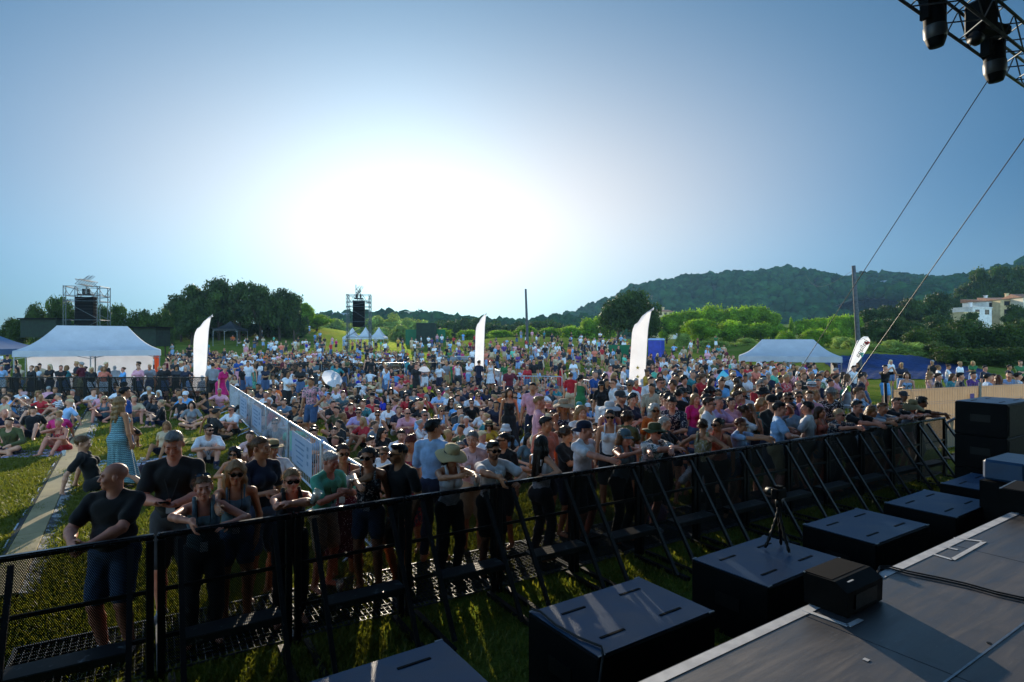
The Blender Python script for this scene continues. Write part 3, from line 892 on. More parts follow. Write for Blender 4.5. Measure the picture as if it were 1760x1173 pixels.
for p_, c_ in ((.0, (1.25, .86, .58)), (.18, (.90, .75, .57)), (.38, (.42, .45, .46)), (.58, (.07, .18, .28)), (.80, (.01, .04, .08)), (1.0, (0, 0, 0))):
    e_ = AE.new(p_) if p_ not in (0.0, 1.0) else (AE[0] if p_ == 0 else AE[-1])
    e_.color = (*c_, 1)
ml = wt.nodes.new('ShaderNodeVectorMath'); ml.operation = 'SCALE'; ml.inputs['Scale'].default_value = 1/.05*.66
wt.links.new(AUR.outputs[0], ml.inputs[0])
sg = wt.nodes.new('ShaderNodeVectorMath'); sg.operation = 'MULTIPLY'; sg.inputs[1].default_value = (.125, .32, .48)
wt.links.new(sky.outputs[0], sg.inputs[0])
ad = wt.nodes.new('ShaderNodeVectorMath'); ad.operation = 'ADD'
wt.links.new(sg.outputs[0], ad.inputs[0])
# pale band of haze towards the horizon
sx_ = wt.nodes.new('ShaderNodeSeparateXYZ'); wt.links.new(tc.outputs['Generated'], sx_.inputs[0])
hz_ = wt.nodes.new('ShaderNodeMapRange'); hz_.interpolation_type = 'SMOOTHSTEP'
for i_, v_ in ((1, -.02), (2, .26), (3, 1.0), (4, 0.0)): hz_.inputs[i_].default_value = v_
wt.links.new(sx_.outputs['Z'], hz_.inputs[0])
hm_ = wt.nodes.new('ShaderNodeVectorMath'); hm_.operation = 'SCALE'; hm_.inputs[0].default_value = (.13/.05*.66, .15/.05*.66, .14/.05*.66); wt.links.new(hz_.outputs[0], hm_.inputs['Scale'])
ha_ = wt.nodes.new('ShaderNodeVectorMath'); ha_.operation = 'ADD'; wt.links.new(ml.outputs[0], ha_.inputs[0]); wt.links.new(hm_.outputs[0], ha_.inputs[1])
ad.inputs[1].default_value = (0, 0, 0)
# added fill: sky opposite the sun boosted and warmed for the shaded sides
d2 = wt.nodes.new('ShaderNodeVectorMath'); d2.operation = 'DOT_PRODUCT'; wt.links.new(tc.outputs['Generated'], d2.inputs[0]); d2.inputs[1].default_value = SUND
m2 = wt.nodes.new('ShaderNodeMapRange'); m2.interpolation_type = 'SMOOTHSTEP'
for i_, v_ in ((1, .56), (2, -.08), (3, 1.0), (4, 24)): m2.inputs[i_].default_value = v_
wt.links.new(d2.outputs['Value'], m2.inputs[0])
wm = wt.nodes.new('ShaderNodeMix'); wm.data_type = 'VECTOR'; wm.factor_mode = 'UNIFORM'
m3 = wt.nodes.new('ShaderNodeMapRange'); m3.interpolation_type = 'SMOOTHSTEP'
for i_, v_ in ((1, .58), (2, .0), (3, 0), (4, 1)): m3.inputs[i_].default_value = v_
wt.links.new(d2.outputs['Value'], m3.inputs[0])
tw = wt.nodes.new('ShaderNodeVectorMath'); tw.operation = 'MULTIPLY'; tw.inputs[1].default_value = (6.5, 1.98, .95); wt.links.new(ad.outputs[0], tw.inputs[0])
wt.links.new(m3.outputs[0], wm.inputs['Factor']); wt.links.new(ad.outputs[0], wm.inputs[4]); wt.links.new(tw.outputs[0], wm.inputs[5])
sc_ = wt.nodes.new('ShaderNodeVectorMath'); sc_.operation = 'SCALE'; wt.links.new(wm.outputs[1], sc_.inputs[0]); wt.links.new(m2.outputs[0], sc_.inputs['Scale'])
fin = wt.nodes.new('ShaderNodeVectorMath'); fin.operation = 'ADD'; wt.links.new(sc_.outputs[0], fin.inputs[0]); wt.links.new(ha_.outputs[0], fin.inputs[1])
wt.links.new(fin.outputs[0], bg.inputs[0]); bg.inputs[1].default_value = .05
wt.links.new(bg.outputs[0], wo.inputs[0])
SC.view_settings.view_transform = 'Standard'; SC.view_settings.look = 'None'; SC.view_settings.exposure = 0.6
SC.cycles.max_bounces = 6; SC.cycles.transparent_max_bounces = 24; SC.cycles.volume_bounces = 0
SC.cycles.caustics_reflective = False; SC.cycles.caustics_refractive = False
SC.cycles.sample_clamp_indirect = 6

# ------------------------------------------------------------------ ground
def ground_mat():
    m, t, out = nt('lawn')
    tc = t.nodes.new('ShaderNodeTexCoord'); P = tc.outputs['Object']
    f1 = noise(t, .35, 5, vec=P); f2 = noise(t, 2.6, 5, .65, vec=P); f3 = noise(t, 38, 5, .7, vec=P)
    c = ramp(t, f1, [(.30, (.075, .115, .020)), (.5, (.11, .145, .026)), (.72, (.17, .165, .045))])
    c = mixcol(t, ramp(t, f2, [(.55, 0.0), (.75, .5)]), c, (.20, .19, .05))
    c = mixcol(t, 1.0, c, ramp(t, f3, [(.25, .45), (.75, 1.35)]), 'MULTIPLY')
    p = node(t, 'ShaderNodeBsdfDiffuse'); L(t, c, p.inputs['Color'])
    # standing blades pass and throw low light forward
    g = node(t, 'ShaderNodeBsdfGlossy', Roughness=.62); L(t, mixcol(t, 1.0, c, (2.6, 2.7, 1.8), 'MULTIPLY'), g.inputs['Color'])
    mp = node(t, 'ShaderNodeMath', operation='ADD'); L(t, f3, mp.inputs[0]); L(t, noise(t, 120, 3, vec=P), mp.inputs[1])
    bp = bump(t, mp.outputs[0], .8, .05); L(t, bp, p.inputs['Normal']); L(t, bp, g.inputs['Normal'])
    mx = node(t, 'ShaderNodeMixShader', Fac=.13); L(t, p.outputs[0], mx.inputs[1]); L(t, g.outputs[0], mx.inputs[2])
    L(t, mx.outputs[0], out.inputs[0]); return m
MAT['lawn'] = ground_mat()
def grid_axis(parts):
    a = []
    for lo, hi, n in parts: a += list(np.linspace(lo, hi, n, endpoint=False))
    return np.array(a+[parts[-1][1]])
gx = grid_axis([(-1500, -150, 14), (-150, -60, 30), (-60, 60, 150), (60, 200, 50), (200, 1500, 16)])
gy = grid_axis([(-60, 0, 6), (0, 140, 170), (140, 260, 30), (260, 2500, 20)])
GX, GY = np.meshgrid(gx, gy, indexing='ij'); GZ = gz_np(GX, GY)
nx, ny = len(gx), len(gy)
ii = np.arange(nx*ny).reshape(nx, ny)
Fq = np.stack([ii[:-1, :-1].ravel(), ii[1:, :-1].ravel(), ii[1:, 1:].ravel(), ii[:-1, 1:].ravel()], 1)
tag(link('ground', np_mesh('ground', np.stack([GX.ravel(), GY.ravel(), GZ.ravel()], 1), Fq, True, [MAT['lawn']])), kind='structure')
# grass blades near the viewer
def blades(n, region, hmin=.03, hmax=.075):
    px = NR.uniform(region[0], region[1], n); Y = np.sqrt(NR.uniform(region[2]**2, region[3]**2, n))
    X = (px-CX)/FPX*Y; Z = gz_np(X, Y)
    cl = np.sin(X*2.1+1.3*np.sin(Y*1.7))*np.sin(Y*2.4+X)*.5+.5
    h = NR.uniform(hmin, hmax, n)*(.65+.7*cl); a = NR.uniform(0, 2*pi, n); w = NR.uniform(.004, .008, n)*(1+Y/14)
    lx, ly = NR.normal(0, .45, n)*h, NR.normal(0, .45, n)*h
    b0 = np.stack([X-np.cos(a)*w, Y-np.sin(a)*w, Z-.004], 1); b1 = np.stack([X+np.cos(a)*w, Y+np.sin(a)*w, Z-.004], 1)
    m0 = np.stack([X+lx*.4-np.cos(a)*w*.7, Y+ly*.4-np.sin(a)*w*.7, Z+h*.6], 1); m1 = np.stack([X+lx*.4+np.cos(a)*w*.7, Y+ly*.4+np.sin(a)*w*.7, Z+h*.6], 1)
    tp = np.stack([X+lx, Y+ly, Z+h], 1)
    V = np.concatenate([b0, b1, m0, m1, tp]); i = np.arange(n)
    F = np.concatenate([np.stack([i, i+n, i+3*n, i+2*n], 1), np.stack([i+2*n, i+3*n, i+4*n, i+4*n], 1)])
    hue = NR.uniform(0, 1, n)[:, None]; patch = (.5+.5*np.sin(X*.9)*np.sin(Y*.8+.6*X))[:, None]
    g = np.array([.075, .11, .012])*(1-hue)+np.array([.16, .16, .026])*hue
    g = g*(1-.2*patch)+np.array([.24, .19, .06])*.2*patch
    return V, F, np.tile(g, (5, 1))
def blade_mat():
    m, t, out = nt('grass_blade')
    at = node(t, 'ShaderNodeAttribute', attribute_name='tint')
    d = node(t, 'ShaderNodeBsdfPrincipled', Roughness=.55); d.inputs['Specular IOR Level'].default_value = .3; L(t, at.outputs['Color'], d.inputs['Base Color'])
    tr = node(t, 'ShaderNodeBsdfTranslucent'); L(t, mixcol(t, 1.0, at.outputs['Color'], (1.5, 1.5, .7), 'MULTIPLY'), tr.inputs[0])
    mx = node(t, 'ShaderNodeMixShader', Fac=.45); L(t, d.outputs[0], mx.inputs[1]); L(t, tr.outputs[0], mx.inputs[2]); L(t, mx.outputs[0], out.inputs[0]); return m
MAT['blade'] = blade_mat()
def build_grass():
    A = [blades(150000, (-60, 640, 3.4, 15)), blades(60000, (-100, 900, 15, 30), .04, .085), blades(70000, (380, 1800, 3.2, 11.5)), blades(40000, (640, 1760, 11.5, 26), .04, .08)]
    V = []; F = []; Cc = []; o = 0
    for v, f, c in A:
        V.append(v); F.append(f+o); Cc.append(c); o += len(v)
    V = np.concatenate(V); F = np.concatenate(F); Cc = np.concatenate(Cc)
    q = F[F[:, 2] != F[:, 3]]; t3 = F[F[:, 2] == F[:, 3]][:, :3]
    me = bpy.data.meshes.new('grass'); me.vertices.add(len(V)); me.vertices.foreach_set('co', V.astype(np.float32).ravel())
    nl = len(q)*4+len(t3)*3
    me.loops.add(nl); me.loops.foreach_set('vertex_index', np.concatenate([q.ravel(), t3.ravel()]).astype(np.int32))
    me.polygons.add(len(q)+len(t3)); me.polygons.foreach_set('loop_start', np.concatenate([np.arange(len(q))*4, len(q)*4+np.arange(len(t3))*3]).astype(np.int32))
    me.update(calc_edges=True); me.materials.append(MAT['blade'])
    a = me.color_attributes.new('tint', 'FLOAT_COLOR', 'POINT'); c = np.ones((len(V), 4), dtype=np.float32); c[:, :3] = Cc; a.data.foreach_set('color', c.ravel())
    tag(link('grass', me), kind='stuff')
build_grass()

# ------------------------------------------------------------------ trees
def crown_mesh(name, kind, seed, mat):
    """leaf clumps through a crown of unit size: base z=0, top z=1, radius ~.5"""
    r = np.random.default_rng(seed)
    if kind == 'pine':      nb, leaf, nl = 26, .030, 9000
    elif kind == 'bush':    nb, leaf, nl = 22, .034, 7000
    elif kind == 'cypress': nb, leaf, nl = 14, .030, 4000
    else:                   nb, leaf, nl = 24, .032, 8500
    C = []; R = []
    for i in range(nb):
        if kind == 'pine':
            a = r.uniform(0, 2*pi); z = r.uniform(.34, .88); rad = r.uniform(0, .36)*(1.15-abs(z-.55)*1.1)
            C.append((cos(a)*rad, sin(a)*rad, z)); R.append((r.uniform(.11, .19), r.uniform(.11, .19), r.uniform(.07, .12)))
        elif kind == 'bush':
            a = r.uniform(0, 2*pi); z = r.uniform(.12, .75); rad = r.uniform(.05, .36)*(1-(z-.1)*.75)
            C.append((cos(a)*rad, sin(a)*rad, z)); R.append((r.uniform(.13, .2),)*2+(r.uniform(.12, .22),))
        elif kind == 'cypress':
            z = r.uniform(.12, .85); a = r.uniform(0, 2*pi); rad = .13*(1-z)
            C.append((cos(a)*rad, sin(a)*rad, z)); R.append((.2*(1.05-z)+.03,)*2+(.14,))
        else:
            a = r.uniform(0, 2*pi); z = r.uniform(.3, .84); rad = r.uniform(.04, .36)*(1.1-abs(z-.5)*1.2)
            C.append((cos(a)*rad, sin(a)*rad, z)); R.append((r.uniform(.12, .2),)*2+(r.uniform(.10, .17),))
    C = np.array(C); R = np.array(R)
    k = r.integers(0, nb, nl); d = r.normal(0, 1, (nl, 3)); d /= np.linalg.norm(d, axis=1)[:, None]
    rr = r.uniform(.45, 1.08, (nl, 1))**.6
    P = C[k]+d*R[k]*rr
    # twig-end clusters poke past the outline
    P += d*np.abs(r.normal(0, .034, (nl, 1)))*(r.random((nl, 1)) < .5)
    n = d+r.normal(0, .6, (nl, 3)); n /= np.linalg.norm(n, axis=1)[:, None]
    u = np.cross(n, r.normal(0, 1, (nl, 3))); u /= np.linalg.norm(u, axis=1)[:, None]; v = np.cross(n, u)
    s = leaf*r.uniform(.45, 1.15, (nl, 1))
    V = np.concatenate([P-u*s, P+v*s*.55, P+u*s, P-v*s*.55]); i = np.arange(nl)
    tb = r.uniform(.7, 1.25, nb)[k]*r.uniform(.75, 1.2, nl)
    T = np.stack([tb*1.0, tb, tb*.9], 1)
    return np_mesh(name, V, np.stack([i, i+nl, i+2*nl, i+3*nl], 1), False, [mat], col=np.tile(T, (4, 1)))
def trunk_mesh(name, kind, seed, mat):
    r = random.Random(seed); b = MB(); b.smooth = True
    lean = r.uniform(-.05, .05); h = {'pine': .62, 'bush': .3, 'cypress': .6}.get(kind, .5)
    base = .035 if kind != 'bush' else .022
    pts = [(lean*t*t+.01*sin(5*t+seed), .01*cos(4*t+seed), h*t) for t in (0, .2, .4, .6, .8, 1)]
    b.tube(pts, base, 8, True, base*.45)
    for i in range(9 if kind != 'cypress' else 3):
        t = r.uniform(.35, .95); p = pts[int(t*5)]; a = r.uniform(0, 2*pi); l = r.uniform(.14, .3)
        q = (p[0]+cos(a)*l*.6, p[1]+sin(a)*l*.6, p[2]+l*.4); e = (p[0]+cos(a)*l, p[1]+sin(a)*l, p[2]+l*.95)
        b.tube([p, q, e], base*.4, 5, True, base*.12)
    return b.mesh(name, mat)
MAT['bark'] = simple('bark', '#4a3a2c', '#2b211a', 12, .9, bumps=.6)
MAT['leaf_pine'] = leaf_mat('pine_needles', '#22330f', '#394e1a', .22)
MAT['leaf_mid'] = leaf_mat('green_leaves', '#587c22', '#8fac36', .55)
MAT['leaf_olive'] = leaf_mat('pale_leaves', '#6d8244', '#a0b268', .45)
MAT['leaf_dark'] = leaf_mat('dark_leaves', '#26380f', '#445a20', .35)
TREE_N = {}
def tree(kind, matk, px, top, base, Y, wpx, label, name='tree', group=None, seed=None):
    """tree whose crown top is seen at row top, standing on the terrain at distance Y"""
    n = TREE_N.get(kind, 0); TREE_N[kind] = n+1
    v = n % 4
    x, y, z = on_ground(px, Y)
    zt = CAMH-(top-HY)/FPX*Y; h = max(zt-z, 1.2); w = wpx/FPX*Y
    ck = cached(('crown', kind, matk, v), lambda: crown_mesh('crown', kind, 40+v*7+len(matk), MAT[matk]))
    tk = cached(('trunk', kind, v), lambda: trunk_mesh('trunk', kind, v*3+1, MAT['bark']))
    o = link(name, tk, None, (x, y, z-.1), RNG.uniform(0, 6.28)); o.name = name
    o.scale = (w/.86, w/.86, h/.97)
    link('crown', ck, o)
    # the trunk keeps a round section whatever the crown's proportions
    tag(o, label, 'tree' if name != 'bush' else 'bush', group); return o
TREES = []
# ------------------------------------------------------------------ trees of the background
ORD = ['first', 'second', 'third', 'fourth', 'fifth', 'sixth', 'seventh', 'eighth', 'ninth', 'tenth', 'eleventh', 'twelfth', 'thirteenth', 'fourteenth', 'fifteenth', 'sixteenth', 'seventeenth', 'eighteenth', 'nineteenth', 'twentieth']
def row(lst, kind, matk, Y, text, group, name='tree'):
    """trees given left to right: (px, top, width[, Y])"""
    lst = sorted(lst)
    for i, q in enumerate(lst):
        y = q[3] if len(q) > 3 else Y
        tree(kind, matk, q[0], q[1], None, y, q[2], text.replace('#', ORD[i]), name, group)
row([(62, 518, 34), (98, 511, 40), (122, 516, 30), (178, 521, 34), (203, 524, 32), (228, 533, 34), (258, 526, 40), (284, 529, 30), (22, 541, 50), (148, 538, 50)],
    'tree', 'leaf_dark', 66, 'dark slender tree, # from left in the row behind the tall speaker tower', 'trees behind the left speaker tower')
row([(312, 503, 52), (342, 489, 60), (376, 482, 66), (412, 484, 60), (448, 489, 60), (480, 492, 56), (505, 503, 44), (396, 500, 60, 110), (330, 520, 50, 90), (462, 515, 60, 100), (295, 521, 34, 92)],
    'pine', 'leaf_pine', 96, 'broad dark pine, # from left in the dense clump behind the feather flag', 'pines of the dense clump')
row([(300+26*i, 542+5*((i*7)%3), 50) for i in range(9)], 'bush', 'leaf_dark', 101, 'dark undergrowth bush, # from left, filling the pine clump between its trunks', 'undergrowth of the pine clump', 'bush')
row([(522, 517, 36), (545, 541, 50, 112), (500, 545, 46, 112)], 'tree', 'leaf_mid', 108, 'light green tree at the end of the pine clump, # of three from left', 'trees beside the pine clump')
row([(575, 545, 44), (600, 552, 40), (645, 537, 42), (672, 534, 46), (700, 541, 42), (726, 547, 40), (560, 556, 40), (632, 549, 36), (688, 556, 44, 120), (655, 560, 40, 118)], 'bush', 'leaf_olive', 150,
    'hazy green bush, # from left on the rise behind the middle speaker tower', 'bushes behind the middle speaker tower')
row([(748, 548, 44), (772, 545, 40), (795, 540, 40), (848, 548, 44), (872, 553, 40), (890, 549, 44), (925, 550, 46), (952, 546, 44), (972, 552, 40), (822, 545, 36)], 'bush', 'leaf_dark', 165,
    'distant rounded bush, # from left in the band behind the bare pole', 'bushes of the distant band')
row([(905, 558, 50), (945, 560, 50), (985, 556, 54), (1012, 544, 50), (1035, 538, 48), (760, 562, 46), (800, 563, 46), (860, 564, 50), (1000, 565, 44)], 'bush', 'leaf_mid', 112,
    'mid green bush, # from left along the top of the crowded slope', 'bushes along the crowded slope')
row([(1062, 505, 62), (1092, 500, 64), (1115, 520, 46)], 'tree', 'leaf_pine', 92, 'tall dark tree rising beside the large feather flag, # of three from left', 'tall trees beside the large feather flag')
row([(1146, 540, 40), (1168, 533, 46), (1192, 528, 50), (1222, 524, 50), (1252, 526, 48), (1280, 522, 52), (1308, 526, 48), (1324, 533, 36), (1204, 545, 60, 95), (1265, 548, 62, 95), (1308, 552, 50, 95)], 'tree', 'leaf_mid', 112,
    'rounded sunlit green tree, # from left in the row below the wooded hill', 'trees in the row below the wooded hill')
row([(1360, 541, 22), (1424, 549, 14), (1440, 556, 12)], 'cypress', 'leaf_mid', 92, 'narrow conical tree near the right utility pole, # of three from left', 'conical trees by the utility pole')
row([(1340, 558, 40), (1385, 546, 44), (1408, 543, 40), (1440, 540, 46), (1462, 537, 44), (1395, 562, 46, 78), (1432, 566, 44, 78), (1352, 568, 36, 80)], 'tree', 'leaf_mid', 98,
    'leafy green tree, # from left in the grove left of the utility pole', 'trees left of the utility pole')
row([(1496, 530, 46), (1516, 522, 40), (1540, 527, 44), (1564, 515, 50), (1590, 522, 46), (1612, 505, 50), (1618, 512, 40, 170), (1530, 545, 50, 80), (1572, 548, 54, 80), (1610, 540, 50, 85), (1500, 552, 44, 76)],
    'pine', 'leaf_pine', 120, 'dark green tree, # from left on the lower wooded slope below the houses', 'trees on the lower wooded slope')
row([(1668, 482, 46), (1684, 462, 40), (1704, 472, 50), (1724, 456, 48), (1748, 453, 50), (1770, 458, 56), (1660, 495, 44), (1700, 496, 50), (1740, 488, 56), (1775, 500, 50), (1640, 506, 40), (1722, 478, 50), (1757, 475, 50), (1688, 490, 44), (1628, 512, 40)], 'pine', 'leaf_dark', 185,
    'umbrella shaped pine, # from left on the slope above the houses', 'pines above the houses')
row([(1176, 570, 36, 82), (1228, 578, 52, 76), (1282, 585, 44, 72), (1448, 573, 46, 62), (1535, 581, 60, 56), (1498, 586, 50, 56), (1470, 580, 50, 58), (1565, 583, 56, 56)], 'bush', 'leaf_olive', 70, 'pale silvery bush, # from left on the grassy embankment', 'bushes on the embankment', 'bush')
row([(1592, 556, 58, 64), (1622, 551, 66, 64), (1655, 545, 70, 66), (1690, 545, 70, 66), (1725, 546, 70, 64), (1760, 548, 74, 64), (1610, 580, 64, 56), (1575, 566, 60, 60), (1745, 540, 50, 80)], 'bush', 'leaf_dark', 64,
    'large feathery green bush below the houses, # from left', 'bushes below the houses', 'bush')
row([(1632, 590, 66), (1664, 592, 70), (1700, 592, 74), (1740, 594, 76), (1785, 597, 70)], 'bush', 'leaf_dark', 49, 'dark shaded bush behind the right end of the embankment, # from left', 'dark bushes behind the embankment', 'bush')

tree('pine', 'leaf_dark', 1750, 520, None, 105, 40, 'dark pine standing in front of the cream house at the right edge', 'tree')
tree('pine', 'leaf_dark', 1668, 536, None, 110, 30, 'small dark pine before the low white house on the slope', 'tree')
# ------------------------------------------------------------------ hills with woods
def interp(x, pts):
    for (a, b), (c, d) in zip(pts, pts[1:]):
        if a <= x <= c: return b+(d-b)*sm((x-a)/(c-a))
    return pts[0][1] if x < pts[0][0] else pts[-1][1]
RIDGE = [(880, 586), (950, 552), (985, 544), (1040, 524), (1095, 497), (1180, 484), (1260, 477), (1330, 472), (1372, 478), (1400, 489), (1440, 486), (1480, 478), (1530, 486), (1600, 491), (1640, 488), (1680, 490), (1760, 500), (1900, 520), (2100, 560)]
def hill(name, ridge, Y0, Y1, px0, px1, mat, nx=120, ny=26, amp=3.0, forest=None, seed=3, cr=(2.6, 5.2), nblob=5200):
    r = np.random.default_rng(seed)
    V = []; xs = np.linspace(px0, px1, nx)
    zr = np.array([CAMH-(interp(p, ridge)-HY)/FPX*Y1 for p in xs])
    ts = np.concatenate([np.linspace(0, 1, ny), [1.25, 1.6]])
    for j, t in enumerate(ts):
        for i, p in enumerate(xs):
            Y = Y0+(Y1-Y0)*t
            prof = sm(t)*.75+.25*t if t <= 1 else 1-(t-1)*.9
            # spurs and gullies
            sp = (sin(i*.42+2*t)+.6*sin(i*.91+1.3))*.05*sin(pi*min(t, 1))
            X = (p-CX)/FPX*Y1*(.55+.45*Y/Y1) if False else (p-CX)/FPX*Y1
            V.append((X, Y, max(-2, 1+(zr[i]-1)*(prof+sp))))
    V = np.array(V); n = nx; m = len(ts)
    ii = np.arange(n*m).reshape(m, n)
    F = np.stack([ii[:-1, :-1].ravel(), ii[:-1, 1:].ravel(), ii[1:, 1:].ravel(), ii[1:, :-1].ravel()], 1)
    tag(link(name, np_mesh(name, V, F, True, [mat])), kind='structure')
    if forest:
        # tree tops: rounded uneven clumps covering the slope
        bm_v, bm_f = [], []
        import bmesh
        b = bmesh.new(); bmesh.ops.create_icosphere(b, subdivisions=2, radius=1); bv = np.array([v.co[:] for v in b.verts]); bf = np.array([[v.index for v in f.verts] for f in b.faces]); b.free()
        u = r.uniform(0, n-1.001, nblob); t = r.uniform(0, 1, nblob)**.8*(ny-1.001)
        i0 = u.astype(int); j0 = t.astype(int); fu = (u-i0)[:, None]; ft = (t-j0)[:, None]
        P = V[ii[j0, i0]]*(1-fu)*(1-ft)+V[ii[j0, i0+1]]*fu*(1-ft)+V[ii[j0+1, i0]]*(1-fu)*ft+V[ii[j0+1, i0+1]]*fu*ft
        keep = P[:, 2] > 4
        P = P[keep]; k = len(P); R = r.uniform(cr[0], cr[1], k)
        nz = 1+r.normal(0, .16, (k, len(bv), 1))
        A = bv[None]*nz*np.stack([R, R, R*r.uniform(.7, 1.25, k)], 1)[:, None, :]+P[:, None, :]+np.array([0, 0, .4])*R[:, None, None]
        FF = bf[None]+(np.arange(k)*len(bv))[:, None, None]
        tb = r.uniform(.65, 1.25, k); T = np.repeat(np.stack([tb, tb, tb*.9], 1), len(bv), 0)
        tag(link(forest, np_mesh(forest, A.reshape(-1, 3), FF.reshape(-1, 3), False, [MAT['leaf_hill']], col=T)), kind='stuff')
def hill_mat():
    m, t, out = nt('hill_leaves'); at = node(t, 'ShaderNodeAttribute', attribute_name='tint')
    c = mixcol(t, 1.0, ramp(t, noise(t, .05, 4), [(.3, lin('#16301e')), (.7, lin('#2a4a2a'))]), at.outputs['Color'], 'MULTIPLY')
    d = node(t, 'ShaderNodeBsdfDiffuse'); L(t, c, d.inputs[0]); L(t, d.outputs[0], out.inputs[0]); return m
MAT['leaf_hill'] = hill_mat()
MAT['scrub'] = simple('scrub_ground', '#2a3a1c', '#1a2612', .05, .95)
hill('wooded_hill', RIDGE, 330, 620, 880, 2150, MAT['scrub'], forest='hill_woods', nblob=7600)
hill('low_rise', [(430, 586), (520, 556), (570, 549), (620, 547), (700, 545), (760, 548), (800, 556), (880, 560), (960, 553), (1050, 556), (1150, 560), (1250, 586)], 210, 330, 430, 1250, MAT['scrub'], 70, 14, forest='rise_woods', seed=8, cr=(1.6, 3.2), nblob=1500)
hill('far_ridge', [(1380, 590), (1500, 500), (1600, 488), (1650, 484), (1700, 470), (1800, 440), (1950, 420), (2200, 480)], 250, 420, 1470, 2200, MAT['scrub'], 60, 16, forest='ridge_woods', seed=5, cr=(2.2, 4.2), nblob=2600)

hill('side_slope', [(1790, 580), (1900, 548), (2100, 525), (2500, 505)], 95, 200, 1830, 2600, MAT['scrub'], 60, 12, forest='slope_woods', seed=12, cr=(1.3, 2.8), nblob=1500)
hill('left_slope', [(-900, 530), (-300, 545), (-60, 560), (-30, 580)], 100, 170, -900, -60, MAT['scrub'], 40, 10, forest='left_woods', seed=13, cr=(1.3, 2.6), nblob=900)
# ------------------------------------------------------------------ buildings
MAT['plaster'] = simple('cream_plaster', '#cfc6b0', '#b8ae98', 1.5, .9)
MAT['plaster_y'] = simple('yellow_plaster', '#c9b388', '#b39d74', 1.5, .9)
MAT['plaster_w'] = simple('white_plaster', '#d4d0cc', '#bdb8b4', 1.5, .9)
MAT['plaster_g'] = simple('grey_plaster', '#8f9aa6', '#7d8792', 1.0, .9)
MAT['tile'] = simple('roof_tile', '#94664c', '#6f4c3a', 4, .85, bumps=.5)
MAT['glass'] = simple('window_glass', '#1a2026', '#0d1114', 3, .15)
MAT['shutter'] = simple('shutter', '#4a3a2a', '#3a2d20', 6, .7)
def house(px, top, bot, wpx, Y, wall, label, roof='gable', depth=8, nwin=3, floors=2, rz=0, chim=True, gz0=None):
    x, _, _ = on_ground(px, Y)
    z1 = CAMH-(top-HY)/FPX*Y; z0 = CAMH-(bot-HY)/FPX*Y; w = wpx/FPX*Y; h = z1-z0
    o = empty('house', (x, Y, z0), rz, label=label, cat='house', group='houses on the hillside')
    b = MB(); b.box((0, 0, h/2-3), (w, depth, h+6)); b.build('wall', wall, o)
    rh = min(1.6, h*.25)
    b = MB()
    if roof == 'gable':
        e = .35; b.prism([(-w/2-e, -depth/2-e, h), (-w/2-e, depth/2+e, h), (-w/2-e, 0, h+rh)], (w+2*e, 0, 0))
    elif roof == 'flat': b.box((0, 0, h+.12), (w+.3, depth+.3, .24))
    else: b.prism([(-w/2-.3, -depth/2-.3, h), (-w/2-.3, depth/2+.3, h), (-w/2-.3, depth/2+.3, h+rh)], (w+.6, 0, 0))
    rf = b.build('roof', MAT['tile'] if roof != 'flat' else wall, o)
    if chim:
        b = MB(); b.box((w*.28, .8, h+rh*.6+.5), (.6, .6, 1.4)); b.box((w*.28, .8, h+rh*.6+1.26), (.8, .8, .14)); b.build('chimney', wall, rf)
    for f in range(floors):
        for i in range(nwin):
            wx = -w/2+w*(i+.5)/nwin; wz = h*(f+.55)/floors; ww = min(1.1, w/nwin*.42); wh = min(1.3, h/floors*.45)
            b = MB(); 
            for sx in (-1, 1): b.box((wx+sx*(ww/2+.05), -depth/2-.03, wz), (.1, .08, wh+.2))
            for sz in (-1, 1): b.box((wx, -depth/2-.03, wz+sz*(wh/2+.05)), (ww, .08, .1))
            wi = b.build('window', MAT['shutter'], o)
            b = MB(); b.box((wx, -depth/2-.006, wz), (ww, .03, wh)); b.build('pane', MAT['glass'], wi)
    return o
house(1664, 531, 546, 42, 150, MAT['plaster_w'], 'low white house at the left end of the hillside houses', 'flat', 7, 2, 1, .25)
house(1690, 520, 546, 36, 158, MAT['plaster_w'], 'white two storey house with tiled roof between the low and the yellow houses', 'shed', 7, 2, 2, .15)
house(1722, 517, 545, 40, 155, MAT['plaster_y'], 'yellow house with dark windows and chimney on the hillside', 'shed', 8, 2, 2, -.1)
house(1762, 513, 542, 40, 150, MAT['plaster'], 'cream house cut by the frame at the right end of the hillside houses', 'gable', 8, 3, 2, -.15)
house(1652, 539, 550, 30, 144, MAT['plaster_y'], 'small ochre outbuilding below the low white house', 'flat', 5, 1, 1, .2, False)
house(1134, 537, 554, 28, 210, MAT['plaster_y'], 'ochre house with red tiled roof between the feather flag and the tree row', 'gable', 9, 3, 2, .2)
house(1148, 543, 556, 20, 214, MAT['plaster_w'], 'small pale house tucked beside the ochre house with the red roof', 'gable', 8, 2, 2, .1, False)
house(590, 540, 558, 26, 300, MAT['plaster_g'], 'grey block with flat roof on the far rise left of the speaker tower', 'flat', 12, 4, 3, 0, False)
house(612, 546, 560, 22, 305, MAT['plaster_g'], 'lower grey block hidden behind the middle speaker tower', 'flat', 10, 3, 2, 0, False)
house(712, 537, 552, 26, 330, MAT['plaster'], 'pale apartment block left of the chimneys on the far rise', 'flat', 12, 4, 3, 0)
house(735, 541, 553, 22, 335, MAT['plaster_g'], 'stepped grey apartment block in the middle of the far rise', 'flat', 12, 4, 2, 0)
house(757, 545, 556, 24, 332, MAT['plaster'], 'low cream terrace building at the right end of the far rise', 'flat', 12, 5, 2, 0)
house(1530, 484, 489, 34, 560, MAT['plaster_g'], 'long flat building on the crest of the wooded hill', 'flat', 12, 6, 1, 0, False)

